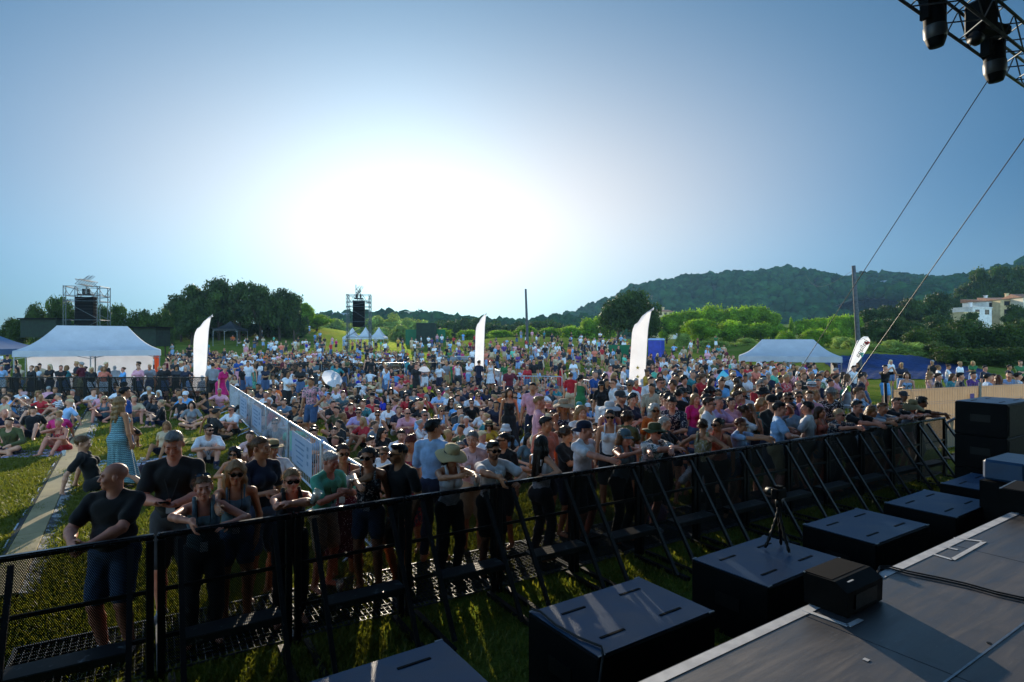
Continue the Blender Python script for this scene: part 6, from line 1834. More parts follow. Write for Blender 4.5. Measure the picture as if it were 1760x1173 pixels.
TAKEN = []
GARM = {'tee': 't-shirt', 'shirt': 'shirt', 'long': 'long sleeved shirt', 'vest': 'vest top', 'strap': 'strappy top'}
def put(px, top, pose='idle', sex='m', yaw=.4, out=None, Y=None, hy=0.0, hp=0.0, skin='fair', hair=('short', 'dark'), up=('tee', 'black'), low=None, skirt=None, hat=None, gl=0, pas=False,
        belly=0.0, girth=1.0, extra=None, label=None, group=None, shoes=None, hr=0.0, cup=None, beard=0, railp=None, buzz=0, dress=False, note=None):
    P = dict(sex=sex, girth=girth, belly=belly, hy=hy, hp=hp, hr=hr)
    if beard: P['beard'] = beard
    if buzz: P['buzz'] = buzz
    plate = 0.0
    if railp:
        x, y, _ = bar_pt(bar_solve(px, out), out); plate = .06
        zt = CAMH-(top-HY)/FPX*y
        s = 1.0
        for _ in range(3):
            P2 = {**P, **rail_pose(railp, s, out)}; P2.update(extra or {}); J = skeleton({**DEF, **P2}); hz = J['head'][2]+.112+(.02 if hat else 0); s = min(1.1, max(.88, (zt-plate)/hz))
        P = P2; z = plate
    else:
        P.update(POSES[pose])
        if hy: P['hy'] = hy
        if hp: P['hp'] = hp
        P.update(extra or {})
        J = skeleton({**DEF, **P}); hz = J['head'][2]+.112+(.02 if hat else 0)
        if out is not None:
            x, y, _ = bar_pt(bar_solve(px, out), out); plate = .06 if out < 1.15 else 0; zt = CAMH-(top-HY)/FPX*y; s = min(1.12, max(.86, (zt-plate)/hz)); z = plate
        else:
            s = RNG.uniform(.98, 1.04) if sex == 'm' else RNG.uniform(.92, .98)
            if Y is None: y = solve(px, top, hz*s)
            else: y = Y
            x = (px-CX)/FPX*y; z = gz(x, y)
            if Y is not None: s = min(1.15, max(.8, (CAMH-(top-HY)/FPX*y-z)/hz))
    near = y < 9.5; mid = y < 13.5
    key = None
    if not mid and not extra and not belly: 
        P = {'sex': sex, **POSES[pose]}; b = ('b%d' % int(hy*2.01)) if hy else ''
        if hy: P['hy'] = int(hy*2.01)/2
        key = pose+sex+b
        P['seed'] = len(key)+ord(key[0])
    elif not mid: key = None
    res = .0078 if near else (.011 if mid else (.0165 if y < 22 else .022))
    w = dict(skin=SKIN[skin])
    kd, c, *pt = up; w['top'] = (kd, PAL[c], *pt)
    if skirt: w['skirt'] = (skirt, PAL[c] if dress or kd in ('strap', 'vest') and low is None else PAL['denim'], *pt)
    if low: w['legs'] = (low[0], PAL[low[1]])
    elif not skirt: w['legs'] = ('shorts', PAL['navy'])
    if hair: w['hair'] = (hair[0], HAIR[hair[1]])
    if hat: w['hat'] = (hat[0], PAL[hat[1]]) ; w['hair'] = (hair[0], HAIR[hair[1]]) if hair and hair[0] in ('long', 'bob', 'wavy', 'pony') else None
    if gl: w['glasses'] = gl
    if pas and y < 16: w['pass'] = True
    if shoes and y < 16: w['shoes'] = PAL[shoes]
    up_rec = dict(up=up, hair=hair, hat=hat, skirt=skirt, low=low, pose=pose if not railp else 'rail', sex=sex, px=px, py=top, Y=y, gl=gl, note=note)
    o = person(P, w, (x, y, z), yaw, 1.75*s, res, key, near or mid, up_rec, label, group)
    TAKEN.append((x, y, .45 if 'sit' in str(P.get('pose')) else .3))
    if cup:
        k = skeleton({**DEF, **P}); q = 'r' if cup != 'l' else 'l'
        d = nrm(k['wr'+q]-k['el'+q]); wp = k['wr'+q]+d*.09+A3(0, -.02, .03)
        CUPS.append((wpt((x, y, z), yaw, s, wp), cup, label or ''))
    return o, (x, y, z), s, P
CUPS = []

R = 'people along the front barrier'
F_ = 'f'
# ------------------------------------------------------------------ people at the front barrier, left to right
put(197, 797, sex='m', yaw=.15, out=.55, railp='elbow', hy=-1.15, skin='rosy', hair=None, buzz=.35, up=('tee', 'black'), low=('shorts', 'denim'), shoes='white', girth=1.28, belly=1.0, group=R,
    extra=dict(rh=(-.16, -.36, 1.12), lh=(-.02, -.36, 1.10), re=(-.7, .2, -.6), le=(.9, .1, -.4), lean=.02), label='bald heavy man in black t-shirt looking away to the side behind the front barrier')
m2 = put(300, 742, pose='phone', sex='m', yaw=.35, out=1.15, hp=.4, skin='rosy', hair=('crop', 'grey'), up=('tee', 'black'), low=('shorts', 'dark grey'), shoes='grey', girth=1.15, belly=.7, pas=True, group=R,
    label='grey haired man in dark printed t-shirt looking down at a phone')
put(350, 827, sex=F_, yaw=.5, out=.36, railp='over', skin='rosy', hair=('pony', 'light brown'), up=('vest', 'slate'), low=('capri', 'dark grey'), gl=2, pas=True, girth=1.1, hr=-.06, group=R,
    label='woman in grey vest top with sunglasses on her head, one arm hanging over barrier')
put(405, 794, sex=F_, yaw=.45, out=.62, railp='rest', hy=.1, skin='tan', hair=('wavy', 'blonde'), up=('strap', 'slate'), low=('mini', 'denim'), gl=1, pas=True, group=R, label='woman with wavy blonde hair and sunglasses in slate strappy top at barrier')
put(447, 752, pose='drink', sex=F_, yaw=.9, out=1.2, hy=.35, skin='tan', hair=('pony', 'light brown'), up=('tee', 'navy'), low=('shorts', 'denim'), group=R, label='woman with ponytail in navy t-shirt turned sideways near the front barrier')
put(498, 812, sex=F_, yaw=.5, out=.34, railp='fold', skin='rosy', hair=('short', 'blonde'), up=('vest', 'black'), low=('trousers', 'black'), gl=1, cup='r', group=R, girth=1.05,
    label='short haired blonde woman in black vest with sunglasses, arms folded on the barrier')
put(556, 776, pose='clap', sex='m', yaw=1.0, out=.95, hp=.3, skin='rosy', hair=('short', 'white'), up=('shirt', 'mint'), low=('shorts', 'beige'), pas=True, group=R, extra=dict(lean=.2), label='white haired man in mint shirt bending towards a woman at the barrier')
put(590, 764, sex=F_, yaw=.2, pose='drink', out=1.25, hy=.2, skin='tan', hair=('pony', 'brown'), up=('strap', 'maroon', 'dots'), skirt=.35, gl=1, pas=True, group=R, label='woman in maroon dotted dress and sunglasses behind the mint shirted man')
put(634, 768, sex=F_, yaw=.1, out=.66, railp='elbow', hy=-.25, skin='tan', hair=('pony', 'dark'), up=('strap', 'black', 'dark_print'), low=('mini', 'denim'), gl=1, pas=True, group=R, cup='l', label='woman with dark ponytail, sunglasses and black printed strappy top holding a cup')
put(690, 763, sex='m', yaw=-.55, out=.55, railp='rest', hy=-.5, skin='olive', hair=('crop', 'black'), up=('tee', 'black'), low=('shorts', 'black'), gl=1, beard=.6, cup='r', group=R, label='man with cropped black hair and sunglasses in black t-shirt facing sideways at barrier')
put(708, 749, sex=F_, yaw=-.4, pose='phone', out=1.7, skin='tan', hair=('bun', 'red'), up=('strap', 'red', 'red_print'), skirt=.45, group=R, label='woman with red hair tied up in red patterned dress looking down')
put(744, 722, sex='m', yaw=2.75, pose='idle', out=1.05, hy=-.5, skin='tan', hair=('short', 'black'), up=('shirt', 'pale blue'), low=('trousers', 'navy'), group=R, label='dark haired man in pale blue shirt seen from behind near the barrier')
put(772, 778, sex=F_, yaw=.5, out=.48, railp='cup', hp=.25, hy=.2, skin='tan', hair=('bob', 'dark'), hat=('sun', 'cream'), up=('vest', 'white'), low=('trousers', 'black'), group=R, label='woman in flowered straw sun hat and white vest top at the barrier')
put(812, 742, sex=F_, yaw=.1, pose='drink', out=1.25, hy=-.3, skin='fair', hair=('short', 'grey'), up=('tee', 'pale pink'), low=('shorts', 'beige'), pas=True, cup='r', girth=1.15, group=R, label='woman with short grey hair in pale pink t-shirt holding a cup')
put(843, 757, sex='m', yaw=.45, out=.40, railp='over', skin='tan', hair=('short', 'black'), up=('tee', 'white'), low=('shorts', 'black'), gl=1, beard=.95, group=R, label='bearded man in white t-shirt and sunglasses leaning on barrier beside two cups')
put(867, 752, sex=F_, yaw=-.6, pose='idle', out=1.05, hy=-.6, skin='tan', hair=('pony', 'dark'), up=('tee', 'black'), low=('shorts', 'black'), gl=1, group=R, label='woman with curly dark ponytail in black behind the bearded man')
put(930, 750, sex=F_, yaw=2.3, out=.42, railp='rest', skin='tan', hair=('long', 'black'), up=('vest', 'white'), low=('trousers', 'dark grey'), group=R, hy=.3,
    extra=dict(lean=.02, rh=(-.20, .16, 1.2), re=(-.9, .3, -.4), lh=(.12, -.2, 1.3), le=(.8, -.3, -.6)), label='woman with very long black hair seen from behind leaning on the barrier')
put(937, 717, sex='m', yaw=.7, pose='idle', out=1.55, hy=.3, skin='tan', hair=('short', 'dark'), up=('tee', 'salmon'), group=R, label='tall dark haired man in salmon t-shirt behind the long haired woman')
put(972, 743, sex='m', yaw=.9, pose='crossed', out=1.0, skin='tan', hair=('curly', 'brown'), up=('tee', 'black'), group=R, label='man with curly brown hair in black between the cap wearer and long haired woman')
put(1000, 722, sex='m', yaw=.85, out=.5, railp='rest', hy=.45, skin='rosy', hair=('short', 'brown'), hat=('backcap', 'navy'), up=('tee', 'white'), low=('shorts', 'black'), shoes='dark grey', group=R, label='man in backward navy cap and white t-shirt with one hand on the barrier')
put(1067, 741, sex=F_, yaw=.6, out=.40, railp='cup', hp=.1, skin='rosy', hair=('bob', 'light brown'), hat=('cap', 'slate'), up=('vest', 'slate'), low=('trousers', 'black'), cup='r', group=R, label='woman in slate cap and slate vest top holding a cup over the barrier')
put(1078, 709, sex='m', yaw=2.2, pose='crossed', out=1.75, skin='tan', hair=('curly', 'brown'), up=('tee', 'olive'), group=R, label='man with thick brown hair in dark olive t-shirt, back turned, behind the caps')
put(1114, 726, sex='m', yaw=.55, out=.46, railp='fold', skin='rosy', hair=('short', 'brown'), hat=('safari', 'olive'), up=('shirt', 'white', 'print'), low=('shorts', 'olive'), gl=1, girth=1.15, belly=.4, shoes='white', group=R, label='man in safari hat and white printed holiday shirt leaning on the barrier')
put(1141, 731, sex=F_, yaw=.9, pose='clap', out=1.1, hy=.3, skin='fair', hair=('short', 'white'), up=('tee', 'black'), low=('trousers', 'black'), group=R, label='woman with short white hair in black clapping her hands')
put(1208, 738, sex=F_, yaw=2.7, out=.48, railp='rest', skin='tan', hair=('bun', 'brown'), up=('vest', 'khaki', 'dark_print'), low=('trousers', 'black'), group=R, extra=dict(lean=.02, rh=(-.2, .1, 1.12), lh=(.22, .1, 1.1)), label='woman with brown bun in leopard print top seen from behind at barrier')
put(1236, 743, sex=F_, yaw=-.7, out=.45, railp='elbow', hy=-.4, skin='tan', hair=('bun', 'black'), up=('strap', 'salmon'), low=('trousers', 'black'), gl=1, group=R, label='woman with black bun and sunglasses in salmon strappy top at barrier')
put(1257, 719, sex=F_, yaw=.75, out=.52, railp='reach', hy=.1, skin='tan', hair=('short', 'auburn'), up=('tee', 'pale blue'), low=('mini', 'denim'), gl=1, group=R, label='woman with auburn updo and round sunglasses stretching both arms over the barrier')
put(1279, 697, sex=F_, yaw=1.3, pose='drink', out=1.15, hy=.2, skin='deep', hair=('bun', 'brown'), up=('tee', 'white'), low=('mini', 'denim'), group=R, label='woman with brown bun in white t-shirt in profile raising a hand to her face', extra=dict(rh=(-.04, -.2, 1.5), re=(-.5, -.2, -.9)))
put(1334, 692, sex='m', yaw=1.25, out=.46, railp='rest', hy=-.2, skin='rosy', hair=('short', 'dark'), up=('tee', 'pale blue'), low=('shorts', 'khaki'), group=R, extra=dict(lh=(.02, -.19, 1.66), le=(.7, -.5, -.2), ld=(-.8, -.2, .1), rh=(-.14, -.3, 1.16)), label='man in pale blue t-shirt shading his eyes with a raised arm')
put(1360, 693, sex='m', yaw=-1.1, pose='drink', out=.95, hy=-.2, skin='tan', hair=('short', 'dark'), up=('tee', 'grey blue'), low=('shorts', 'navy'), gl=1, beard=.9, group=R, label='bearded man with sunglasses in grey blue t-shirt facing the arm raiser')
put(1388, 691, sex='m', yaw=-2.2, out=.46, railp='rest', hy=.3, skin='rosy', hair=('short', 'dark'), up=('tee', 'white'), low=('shorts', 'black'), cup='l', group=R, extra=dict(lean=.0, lh=(.1, -.33, 1.18), rh=(-.25, .04, .9)), label='man in white t-shirt seen from behind holding a cup at the barrier')
put(1408, 705, sex=F_, yaw=.6, pose='idle', out=.62, skin='tan', hair=('long', 'brown'), up=('strap', 'salmon'), low=('mini', 'denim'), group=R, label='woman with long brown hair right of the man with a cup')
put(1428, 702, sex=F_, yaw=.45, out=.36, railp='reach', skin='rosy', hair=('short', 'pale blonde'), up=('tee', 'navy', 'dark_print'), low=('trousers', 'navy'), gl=1, girth=1.15, group=R, label='pale blonde woman with sunglasses in navy speckled top leaning over barrier')
put(1457, 688, sex='m', yaw=.5, out=.40, railp='reach', skin='rosy', hair=('short', 'dark'), up=('tee', 'black'), low=('shorts', 'black'), gl=1, group=R, label='dark haired man in black and dark sunglasses reaching over the barrier')
put(1483, 700, sex=F_, yaw=.5, out=.36, railp='reach', hp=.2, skin='tan', hair=('long', 'blonde'), up=('tee', 'white'), low=('mini', 'white'), gl=2, group=R, label='blonde woman with sunglasses on her hair bent over the barrier')
put(1504, 692, sex='m', yaw=.45, out=.38, railp='fold', hp=.15, skin='tan', hair=('short', 'light brown'), up=('shirt', 'grey blue'), low=('shorts', 'beige'), group=R, label='man in grey blue shirt leaning on barrier, second from the wide hat')
put(1529, 683, sex='m', yaw=.45, out=.40, railp='fold', skin='rosy', hair=('crop', 'brown'), up=('tee', 'black'), low=('shorts', 'black'), gl=1, girth=1.15, group=R, label='man with blue mirrored sunglasses in black beside the wide straw hat')
put(1556, 688, sex=F_, yaw=.35, out=.36, railp='fold', hp=.2, skin='rosy', hair=('bob', 'brown'), hat=('wide', 'khaki'), up=('vest', 'grey'), low=('mini', 'pink'), group=R, label='woman in very wide brimmed straw hat at the end of the barrier')
put(1576, 683, sex='m', yaw=.9, out=.40, railp='over', skin='deep', hair=('curly', 'dark'), up=('tee', 'black'), low=('trousers', 'navy'), group=R, label='curly haired man stretching one arm past the barrier end')
put(1552, 672, sex='m', yaw=.2, pose='idle', out=1.35, skin='deep', hair=('crop', 'black'), hat=('cap', 'dark grey'), up=('tee', 'dark grey'), group=R, label='man in dark cap standing behind the wide straw hat')
# ------------------------------------------------------------------ standing second rank
S2_ = 'standing people behind the front row'
for a in (
 (1213, 678, 'm', .9, 'crossed', ('short', 'dark'), ('tee', 'cream'), dict(beard=.9, skin='tan')),
 (1232, 682, 'm', .7, 'clap', ('crop', 'grey'), ('shirt', 'lavender'), dict(girth=1.2, belly=.5, skin='rosy')),
 (1256, 684, 'f', .2, 'idle', ('pony', 'dark'), ('tee', 'pink'), {}),
 (1266, 673, 'm', .8, 'idle', ('short', 'brown'), ('tee', 'magenta'), {}),
 (1289, 695, 'f', 2.6, 'idle', ('long', 'light brown'), ('vest', 'olive'), {}),
 (1308, 686, 'f', .3, 'phone', ('wavy', 'blonde'), ('tee', 'teal'), {}),
 (1326, 678, 'm', .4, 'crossed', ('crop', 'black'), ('tee', 'black'), dict(hat=('cap', 'black'))),
 (1353, 675, 'm', .3, 'idle', ('crop', 'black'), ('tee', 'purple'), dict(gl=1, skin='deep')),
 (1339, 666, 'f', -.6, 'drink', ('pony', 'brown'), ('strap', 'purple'), dict(skin='tan')),
 (1372, 656, 'f', .2, 'crossed', ('short', 'pale blonde'), ('strap', 'white', 'stripe'), dict(gl=1)),
 (1384, 671, 'f', .3, 'idle', ('pony', 'blonde'), ('vest', 'white'), dict(skin='tan')),
 (1394, 657, 'm', .9, 'idle', ('crop', 'grey'), ('tee', 'white'), dict(hat=('fedora', 'white'), girth=1.15, skin='rosy')),
 (1406, 652, 'm', -.8, 'crossed', ('crop', 'grey'), ('tee', 'navy'), dict(skin='rosy')),
 (1305, 655, 'm', .3, 'drink', ('short', 'grey'), ('tee', 'red'), dict(gl=1, girth=1.1)),
 (1239, 652, 'm', .2, 'crossed', ('crop', 'brown'), ('tee', 'sky blue'), dict(skin='tan')),
 (1312, 632, 'm', .3, 'crossed', ('short', 'brown'), ('tee', 'sky blue'), dict(girth=1.15)),
 (1065, 671, 'm', .9, 'idle', ('short', 'brown'), ('tee', 'black'), dict(hat=('cap', 'dark grey'), beard=.7)),
 (1088, 676, 'f', .9, 'crossed', ('long', 'dark'), ('strap', 'mint', 'print'), dict(skin='tan')),
 (1121, 660, 'm', -.7, 'idle', ('short', 'dark'), ('shirt', 'beige', 'vstripe'), dict(skin='tan')),
 (1155, 682, 'm', -.3, 'phone', ('short', 'dark'), ('shirt', 'navy', 'dark_print'), {}),
 (1166, 670, 'm', 2.4, 'drink', ('short', 'black'), ('tee', 'black'), {}),
 (1118, 648, 'm', .2, 'idle', ('short', 'dark'), ('tee', 'white'), dict(beard=.8)),
 (1139, 651, 'f', .4, 'drink', ('pony', 'dark'), ('strap', 'grey blue'), dict(skin='tan')),
 (1172, 633, 'm', -.9, 'crossed', ('crop', 'brown'), ('tee', 'white'), {}),
 (1190, 638, 'm', .5, 'idle', ('crop', 'grey'), ('tee', 'teal'), {}),
 (1205, 640, 'f', 2.2, 'idle', ('bob', 'brown'), ('tee', 'maroon'), {}),
 (1223, 643, 'f', .4, 'drink', ('pony', 'dark'), ('vest', 'royal blue'), {}),
 (875, 668, 'f', .25, 'idle', ('long', 'brown'), ('strap', 'black'), dict(skirt=.12, skin='tan', hp=.3)),
 (916, 658, 'm', -.2, 'idle', ('short', 'dark'), ('tee', 'pink'), dict(skin='tan', low=('shorts', 'navy'))),
 (701, 616, 'm', 2.4, 'idle', ('short', 'black'), ('tee', 'teal'), dict(low=('shorts', 'denim'))),
 (718, 622, 'f', 1.0, 'hip', ('bun', 'auburn'), ('strap', 'slate', 'dark_print'), dict(skirt=.12)),
 (729, 621, 'f', 2.6, 'idle', ('pony', 'dark'), ('strap', 'black'), dict(skirt=.2)),
 (808, 617, 'm', .2, 'crossed', ('crop', 'brown'), ('tee', 'white'), dict(low=('trousers', 'khaki'), gl=1)),
 (843, 621, 'f', .2, 'drink', ('long', 'blonde'), ('vest', 'white'), dict(skirt=.5)),
 (963, 624, 'f', 1.9, 'idle', ('long', 'black'), ('strap', 'red'), dict(skirt=.6)),
 (981, 641, 'f', 2.9, 'idle', ('bun', 'light brown'), ('tee', 'red'), dict(low=('shorts', 'beige'))),
 (998, 644, 'f', 2.5, 'drink', ('pony', 'black'), ('strap', 'green'), dict(skirt=.55, hat=('cap', 'black'))),
 (1022, 638, 'm', .8, 'drink', ('crop', 'grey'), ('tee', 'blue'), dict(low=('shorts', 'black'))),
 (1040, 643, 'f', .4, 'crossed', ('wavy', 'dark'), ('tee', 'black'), dict(low=('trousers', 'olive'))),
 (1071, 629, 'm', 1.2, 'idle', ('short', 'black'), ('tee', 'white'), {}),
 (540, 620, 'm', .5, 'crossed', ('short', 'brown'), ('tee', 'slate'), dict(low=('shorts', 'dark grey'))),
 (410, 617, 'm', .6, 'drink', ('crop', 'grey'), ('tee', 'blue'), dict(low=('shorts', 'pink'))),
 (426, 624, 'f', -.7, 'drink', ('short', 'blonde'), ('strap', 'maroon', 'red_print'), dict(skirt=.5)),
 (436, 626, 'f', -.4, 'idle', ('bob', 'light brown'), ('strap', 'mint', 'print'), dict(skirt=.4)),
 (379, 628, 'f', 1.3, 'hip', ('short', 'grey'), ('tee', 'magenta'), dict(skirt=.5, dress=True, Y=24.0, extra=dict(lean=.35), girth=1.1, hat=('cap', 'grey'))),
 (363, 618, 'm', .4, 'idle', ('short', 'grey'), ('shirt', 'mint'), dict(low=('shorts', 'white'), pas=True)),
 (823, 620, 'm', 2.6, 'idle', ('short', 'brown'), ('tee', 'navy'), {}),
 (787, 622, 'f', 2.8, 'idle', ('pony', 'dark'), ('vest', 'white'), dict(low=('shorts', 'dark grey'))),
 (775, 620, 'f', 2.8, 'idle', ('short', 'blonde'), ('strap', 'green'), dict(skirt=.1)),
 (762, 616, 'f', 2.8, 'idle', ('bun', 'grey'), ('strap', 'black'), dict(skirt=.1)),
 (632, 612, 'f', .3, 'idle', ('wavy', 'dark'), ('strap', 'black'), dict(skirt=.3)),
 (868, 622, 'f', -.3, 'idle', ('long', 'brown'), ('tee', 'green'), dict(low=('trousers', 'white'))),
 (1484, 640, 'f', 1.3, 'walk', ('long', 'brown'), ('vest', 'salmon'), dict(low=('shorts', 'denim'), shoes='white')),
 (1478, 643, 'm', 1.2, 'walk', ('short', 'dark'), ('tee', 'navy'), dict(low=('shorts', 'grey'))),
 (1448, 640, 'f', 1.1, 'walk', ('long', 'brown'), ('strap', 'mint'), dict(skirt=.4)),
 (1455, 644, 'f', 1.2, 'walk', ('wavy', 'light brown'), ('strap', 'grey'), dict(skirt=.5)),
 (1467, 629, 'm', .4, 'idle', ('short', 'black'), ('tee', 'white'), {}),
 (1521, 628, 'm', .1, 'shoot', ('short', 'black'), ('tee', 'black'), dict(low=('shorts', 'sky blue'))),
 (1559, 640, 'f', -.6, 'drink', ('bob', 'brown'), ('strap', 'pale blue', 'print'), dict(skirt=.4)),
 (1598, 640, 'f', .8, 'drink', ('wavy', 'blonde'), ('strap', 'pale pink'), {}), (1611, 642, 'm', .9, 'idle', ('short', 'brown'), ('tee', 'black'), {}),
 (1637, 643, 'f', .2, 'idle', ('bob', 'light brown'), ('tee', 'teal'), {}), (1649, 641, 'm', 1.1, 'idle', ('short', 'black'), ('tee', 'navy'), {}),
 (1672, 640, 'm', .2, 'drink', ('short', 'dark'), ('shirt', 'purple'), {}), (1697, 643, 'm', 1.2, 'idle', ('short', 'dark'), ('tee', 'pale blue'), {}),
 (1708, 643, 'f', -1, 'idle', ('long', 'brown'), ('strap', 'beige'), {}), (1716, 645, 'f', 2.6, 'idle', ('long', 'auburn'), ('vest', 'brown'), {}),
 (1735, 639, 'm', -.8, 'idle', ('short', 'black'), ('shirt', 'pale blue'), {}), (1749, 641, 'm', 1.2, 'idle', ('short', 'dark'), ('tee', 'white'), {}), (1758, 648, 'f', .5, 'idle', ('bob', 'dark'), ('tee', 'mint'), {})):
    px, tp, sx, yw, ps_, hr_, up_, kw = a
    put(px, tp, ps_, sx, yw, hair=hr_, up=up_, group=S2_, **kw)
# dress wearer on the left lawn and her companion
put(205, 684, 'idle', F_, 2.75, Y=10.9, girth=1.15, hair=('wavy', 'blonde'), skin='tan', up=('strap', 'aqua', 'woven'), skirt=.14, shoes='dark grey', hy=.15, label='woman with long fair hair in teal patterned maxi dress seen from behind', group='people on the left lawn')
put(213, 666, 'idle', 'm', 2.5, Y=12.6, hair=('short', 'black'), skin='tan', up=('tee', 'blue'), low=('shorts', 'denim'), label='dark haired man in blue t-shirt hidden behind the maxi dress', group='people on the left lawn')
# ------------------------------------------------------------------ seated on the left lawn
LG = 'people on the left lawn'
for a in (
 (108, 718, 'f', .05, 'knees', ('short', 'pale blonde'), ('strap', 'red', 'red_print'), dict(skin='rosy', girth=1.15, low=('mini', 'red'), extra=dict(rh=(-.03, -.25, .62)), label='woman in red dress seated on the cable ramp resting her head on one hand')),
 (20, 717, 'm', .3, 'cross', ('short', 'dark'), ('long', 'olive'), dict(pas=True, hp=.4, girth=1.1, label='man in olive long sleeved shirt seated cross legged at the left edge')),
 (163, 742, 'f', 1.9, 'back', ('short', 'light brown'), ('tee', 'black'), dict(low=('mini', 'black'), Y=10.8)),
 (105, 676, 'm', -.8, 'chat', ('crop', 'grey'), ('tee', 'white', 'stripe'), dict(pas=True, hy=-.5, girth=1.1)), (66, 672, 'f', .6, 'knees', ('curly', 'blonde'), ('vest', 'white'), dict(skin='tan')),
 (40, 683, 'f', .2, 'snap', ('short', 'grey'), ('shirt', 'navy', 'dark_print'), dict(pas=True, hp=-.2)), (8, 678, 'f', .8, 'cross', ('long', 'brown'), ('tee', 'dark grey'), {}),
 (6, 703, 'm', .9, 'knees', None, ('tee', 'navy'), dict(skin='rosy')), (157, 668, 'f', -.9, 'back', ('long', 'light brown'), ('strap', 'black'), dict(gl=1, skin='tan', low=('mini', 'denim'))),
 (181, 681, 'f', .2, 'chat', ('bob', 'pale blonde'), ('vest', 'slate'), dict(gl=1, skin='rosy')), (256, 664, 'f', .4, 'knees', ('short', 'pale blonde'), ('tee', 'white'), dict(gl=1)),
 (262, 681, 'f', .9, 'cross', ('wavy', 'auburn'), ('tee', 'dark grey'), dict(gl=1)), (279, 687, 'f', -1.1, 'side', ('bun', 'pale blonde'), ('long', 'black'), dict(pas=True, low=('trousers', 'navy'))),
 (322, 672, 'm', .1, 'knees', ('short', 'grey'), ('shirt', 'sky blue'), dict(hat=('cap', 'white'), pas=True, low=('trousers', 'white'), hp=.4)), (334, 655, 'm', .3, 'knees', ('short', 'brown'), ('tee', 'white'), {}),
 (283, 655, 'm', .2, 'knees', ('short', 'brown'), ('tee', 'navy'), dict(hat=('bucket', 'grey'), skin='rosy')), (357, 673, 'f', -1.0, 'knees', ('pony', 'black'), ('strap', 'dark grey'), dict(hat=('cap', 'black'), skin='tan')),
 (365, 700, 'f', .6, 'back', ('pony', 'dark'), ('strap', 'black'), dict(gl=1, skin='tan', low=('mini', 'black'))), (403, 697, 'm', -.2, 'knees', ('crop', 'grey'), ('shirt', 'white'), dict(gl=1, pas=True, skin='rosy', low=('shorts', 'black'), shoes='grey')),
 (358, 729, 'm', .5, 'knees', ('short', 'dark'), ('shirt', 'white'), dict(hy=.6, beard=.8, pas=True, gl=1, low=('trousers', 'navy'), shoes='dark grey')), (406, 768, 'f', .2, 'knees', ('curly', 'dark'), ('strap', 'grey'), dict(gl=1, skin='tan')),
 (432, 740, 'f', .2, 'knees', ('pony', 'brown'), ('tee', 'pale pink'), {}), (466, 756, 'm', .6, 'chair', ('short', 'grey'), ('shirt', 'white'), dict(hat=('fedora', 'khaki'), beard=.5, skin='tan')),
 (70, 623, 'm', .2, 'chair', ('crop', 'dark'), ('long', 'pale blue'), dict(skin='tan', pas=True)), (92, 634, 'm', .3, 'chair', None, ('tee', 'slate'), dict(skin='rosy')), (132, 628, 'm', .2, 'chair', ('short', 'grey'), ('tee', 'maroon'), dict(low=('trousers', 'white'))),
 (135, 655, 'f', .3, 'knees', ('bun', 'dark'), ('vest', 'white'), dict(skin='tan')), (104, 657, 'f', .1, 'knees', ('bob', 'dark'), ('tee', 'navy', 'dark_print'), {}), (272, 627, 'm', .2, 'chair', ('short', 'dark'), ('tee', 'white'), {}),
 (320, 630, 'f', .2, 'chair', ('pony', 'dark'), ('strap', 'orange'), dict(skirt=None, skin='tan')), (18, 655, 'm', .4, 'knees', ('short', 'dark'), ('tee', 'dark grey'), {}), (200, 657, 'm', .3, 'knees', ('short', 'dark'), ('shirt', 'sky blue'), dict(gl=1)),
 (232, 655, 'f', .3, 'cross', ('wavy', 'brown'), ('strap', 'salmon'), {}), (302, 668, 'f', -.3, 'side', ('long', 'brown'), ('strap', 'magenta'), dict(skin='tan')), (330, 690, 'f', .4, 'cross', ('bob', 'dark'), ('tee', 'grey'), {}), (55, 700, 'm', .5, 'back', ('short', 'black'), ('tee', 'black'), {})):
    px, tp, sx, yw, ps_, hr_, up_, kw = a
    put(px, tp, ps_, sx, yw, hair=hr_, up=up_, group=LG, **kw)
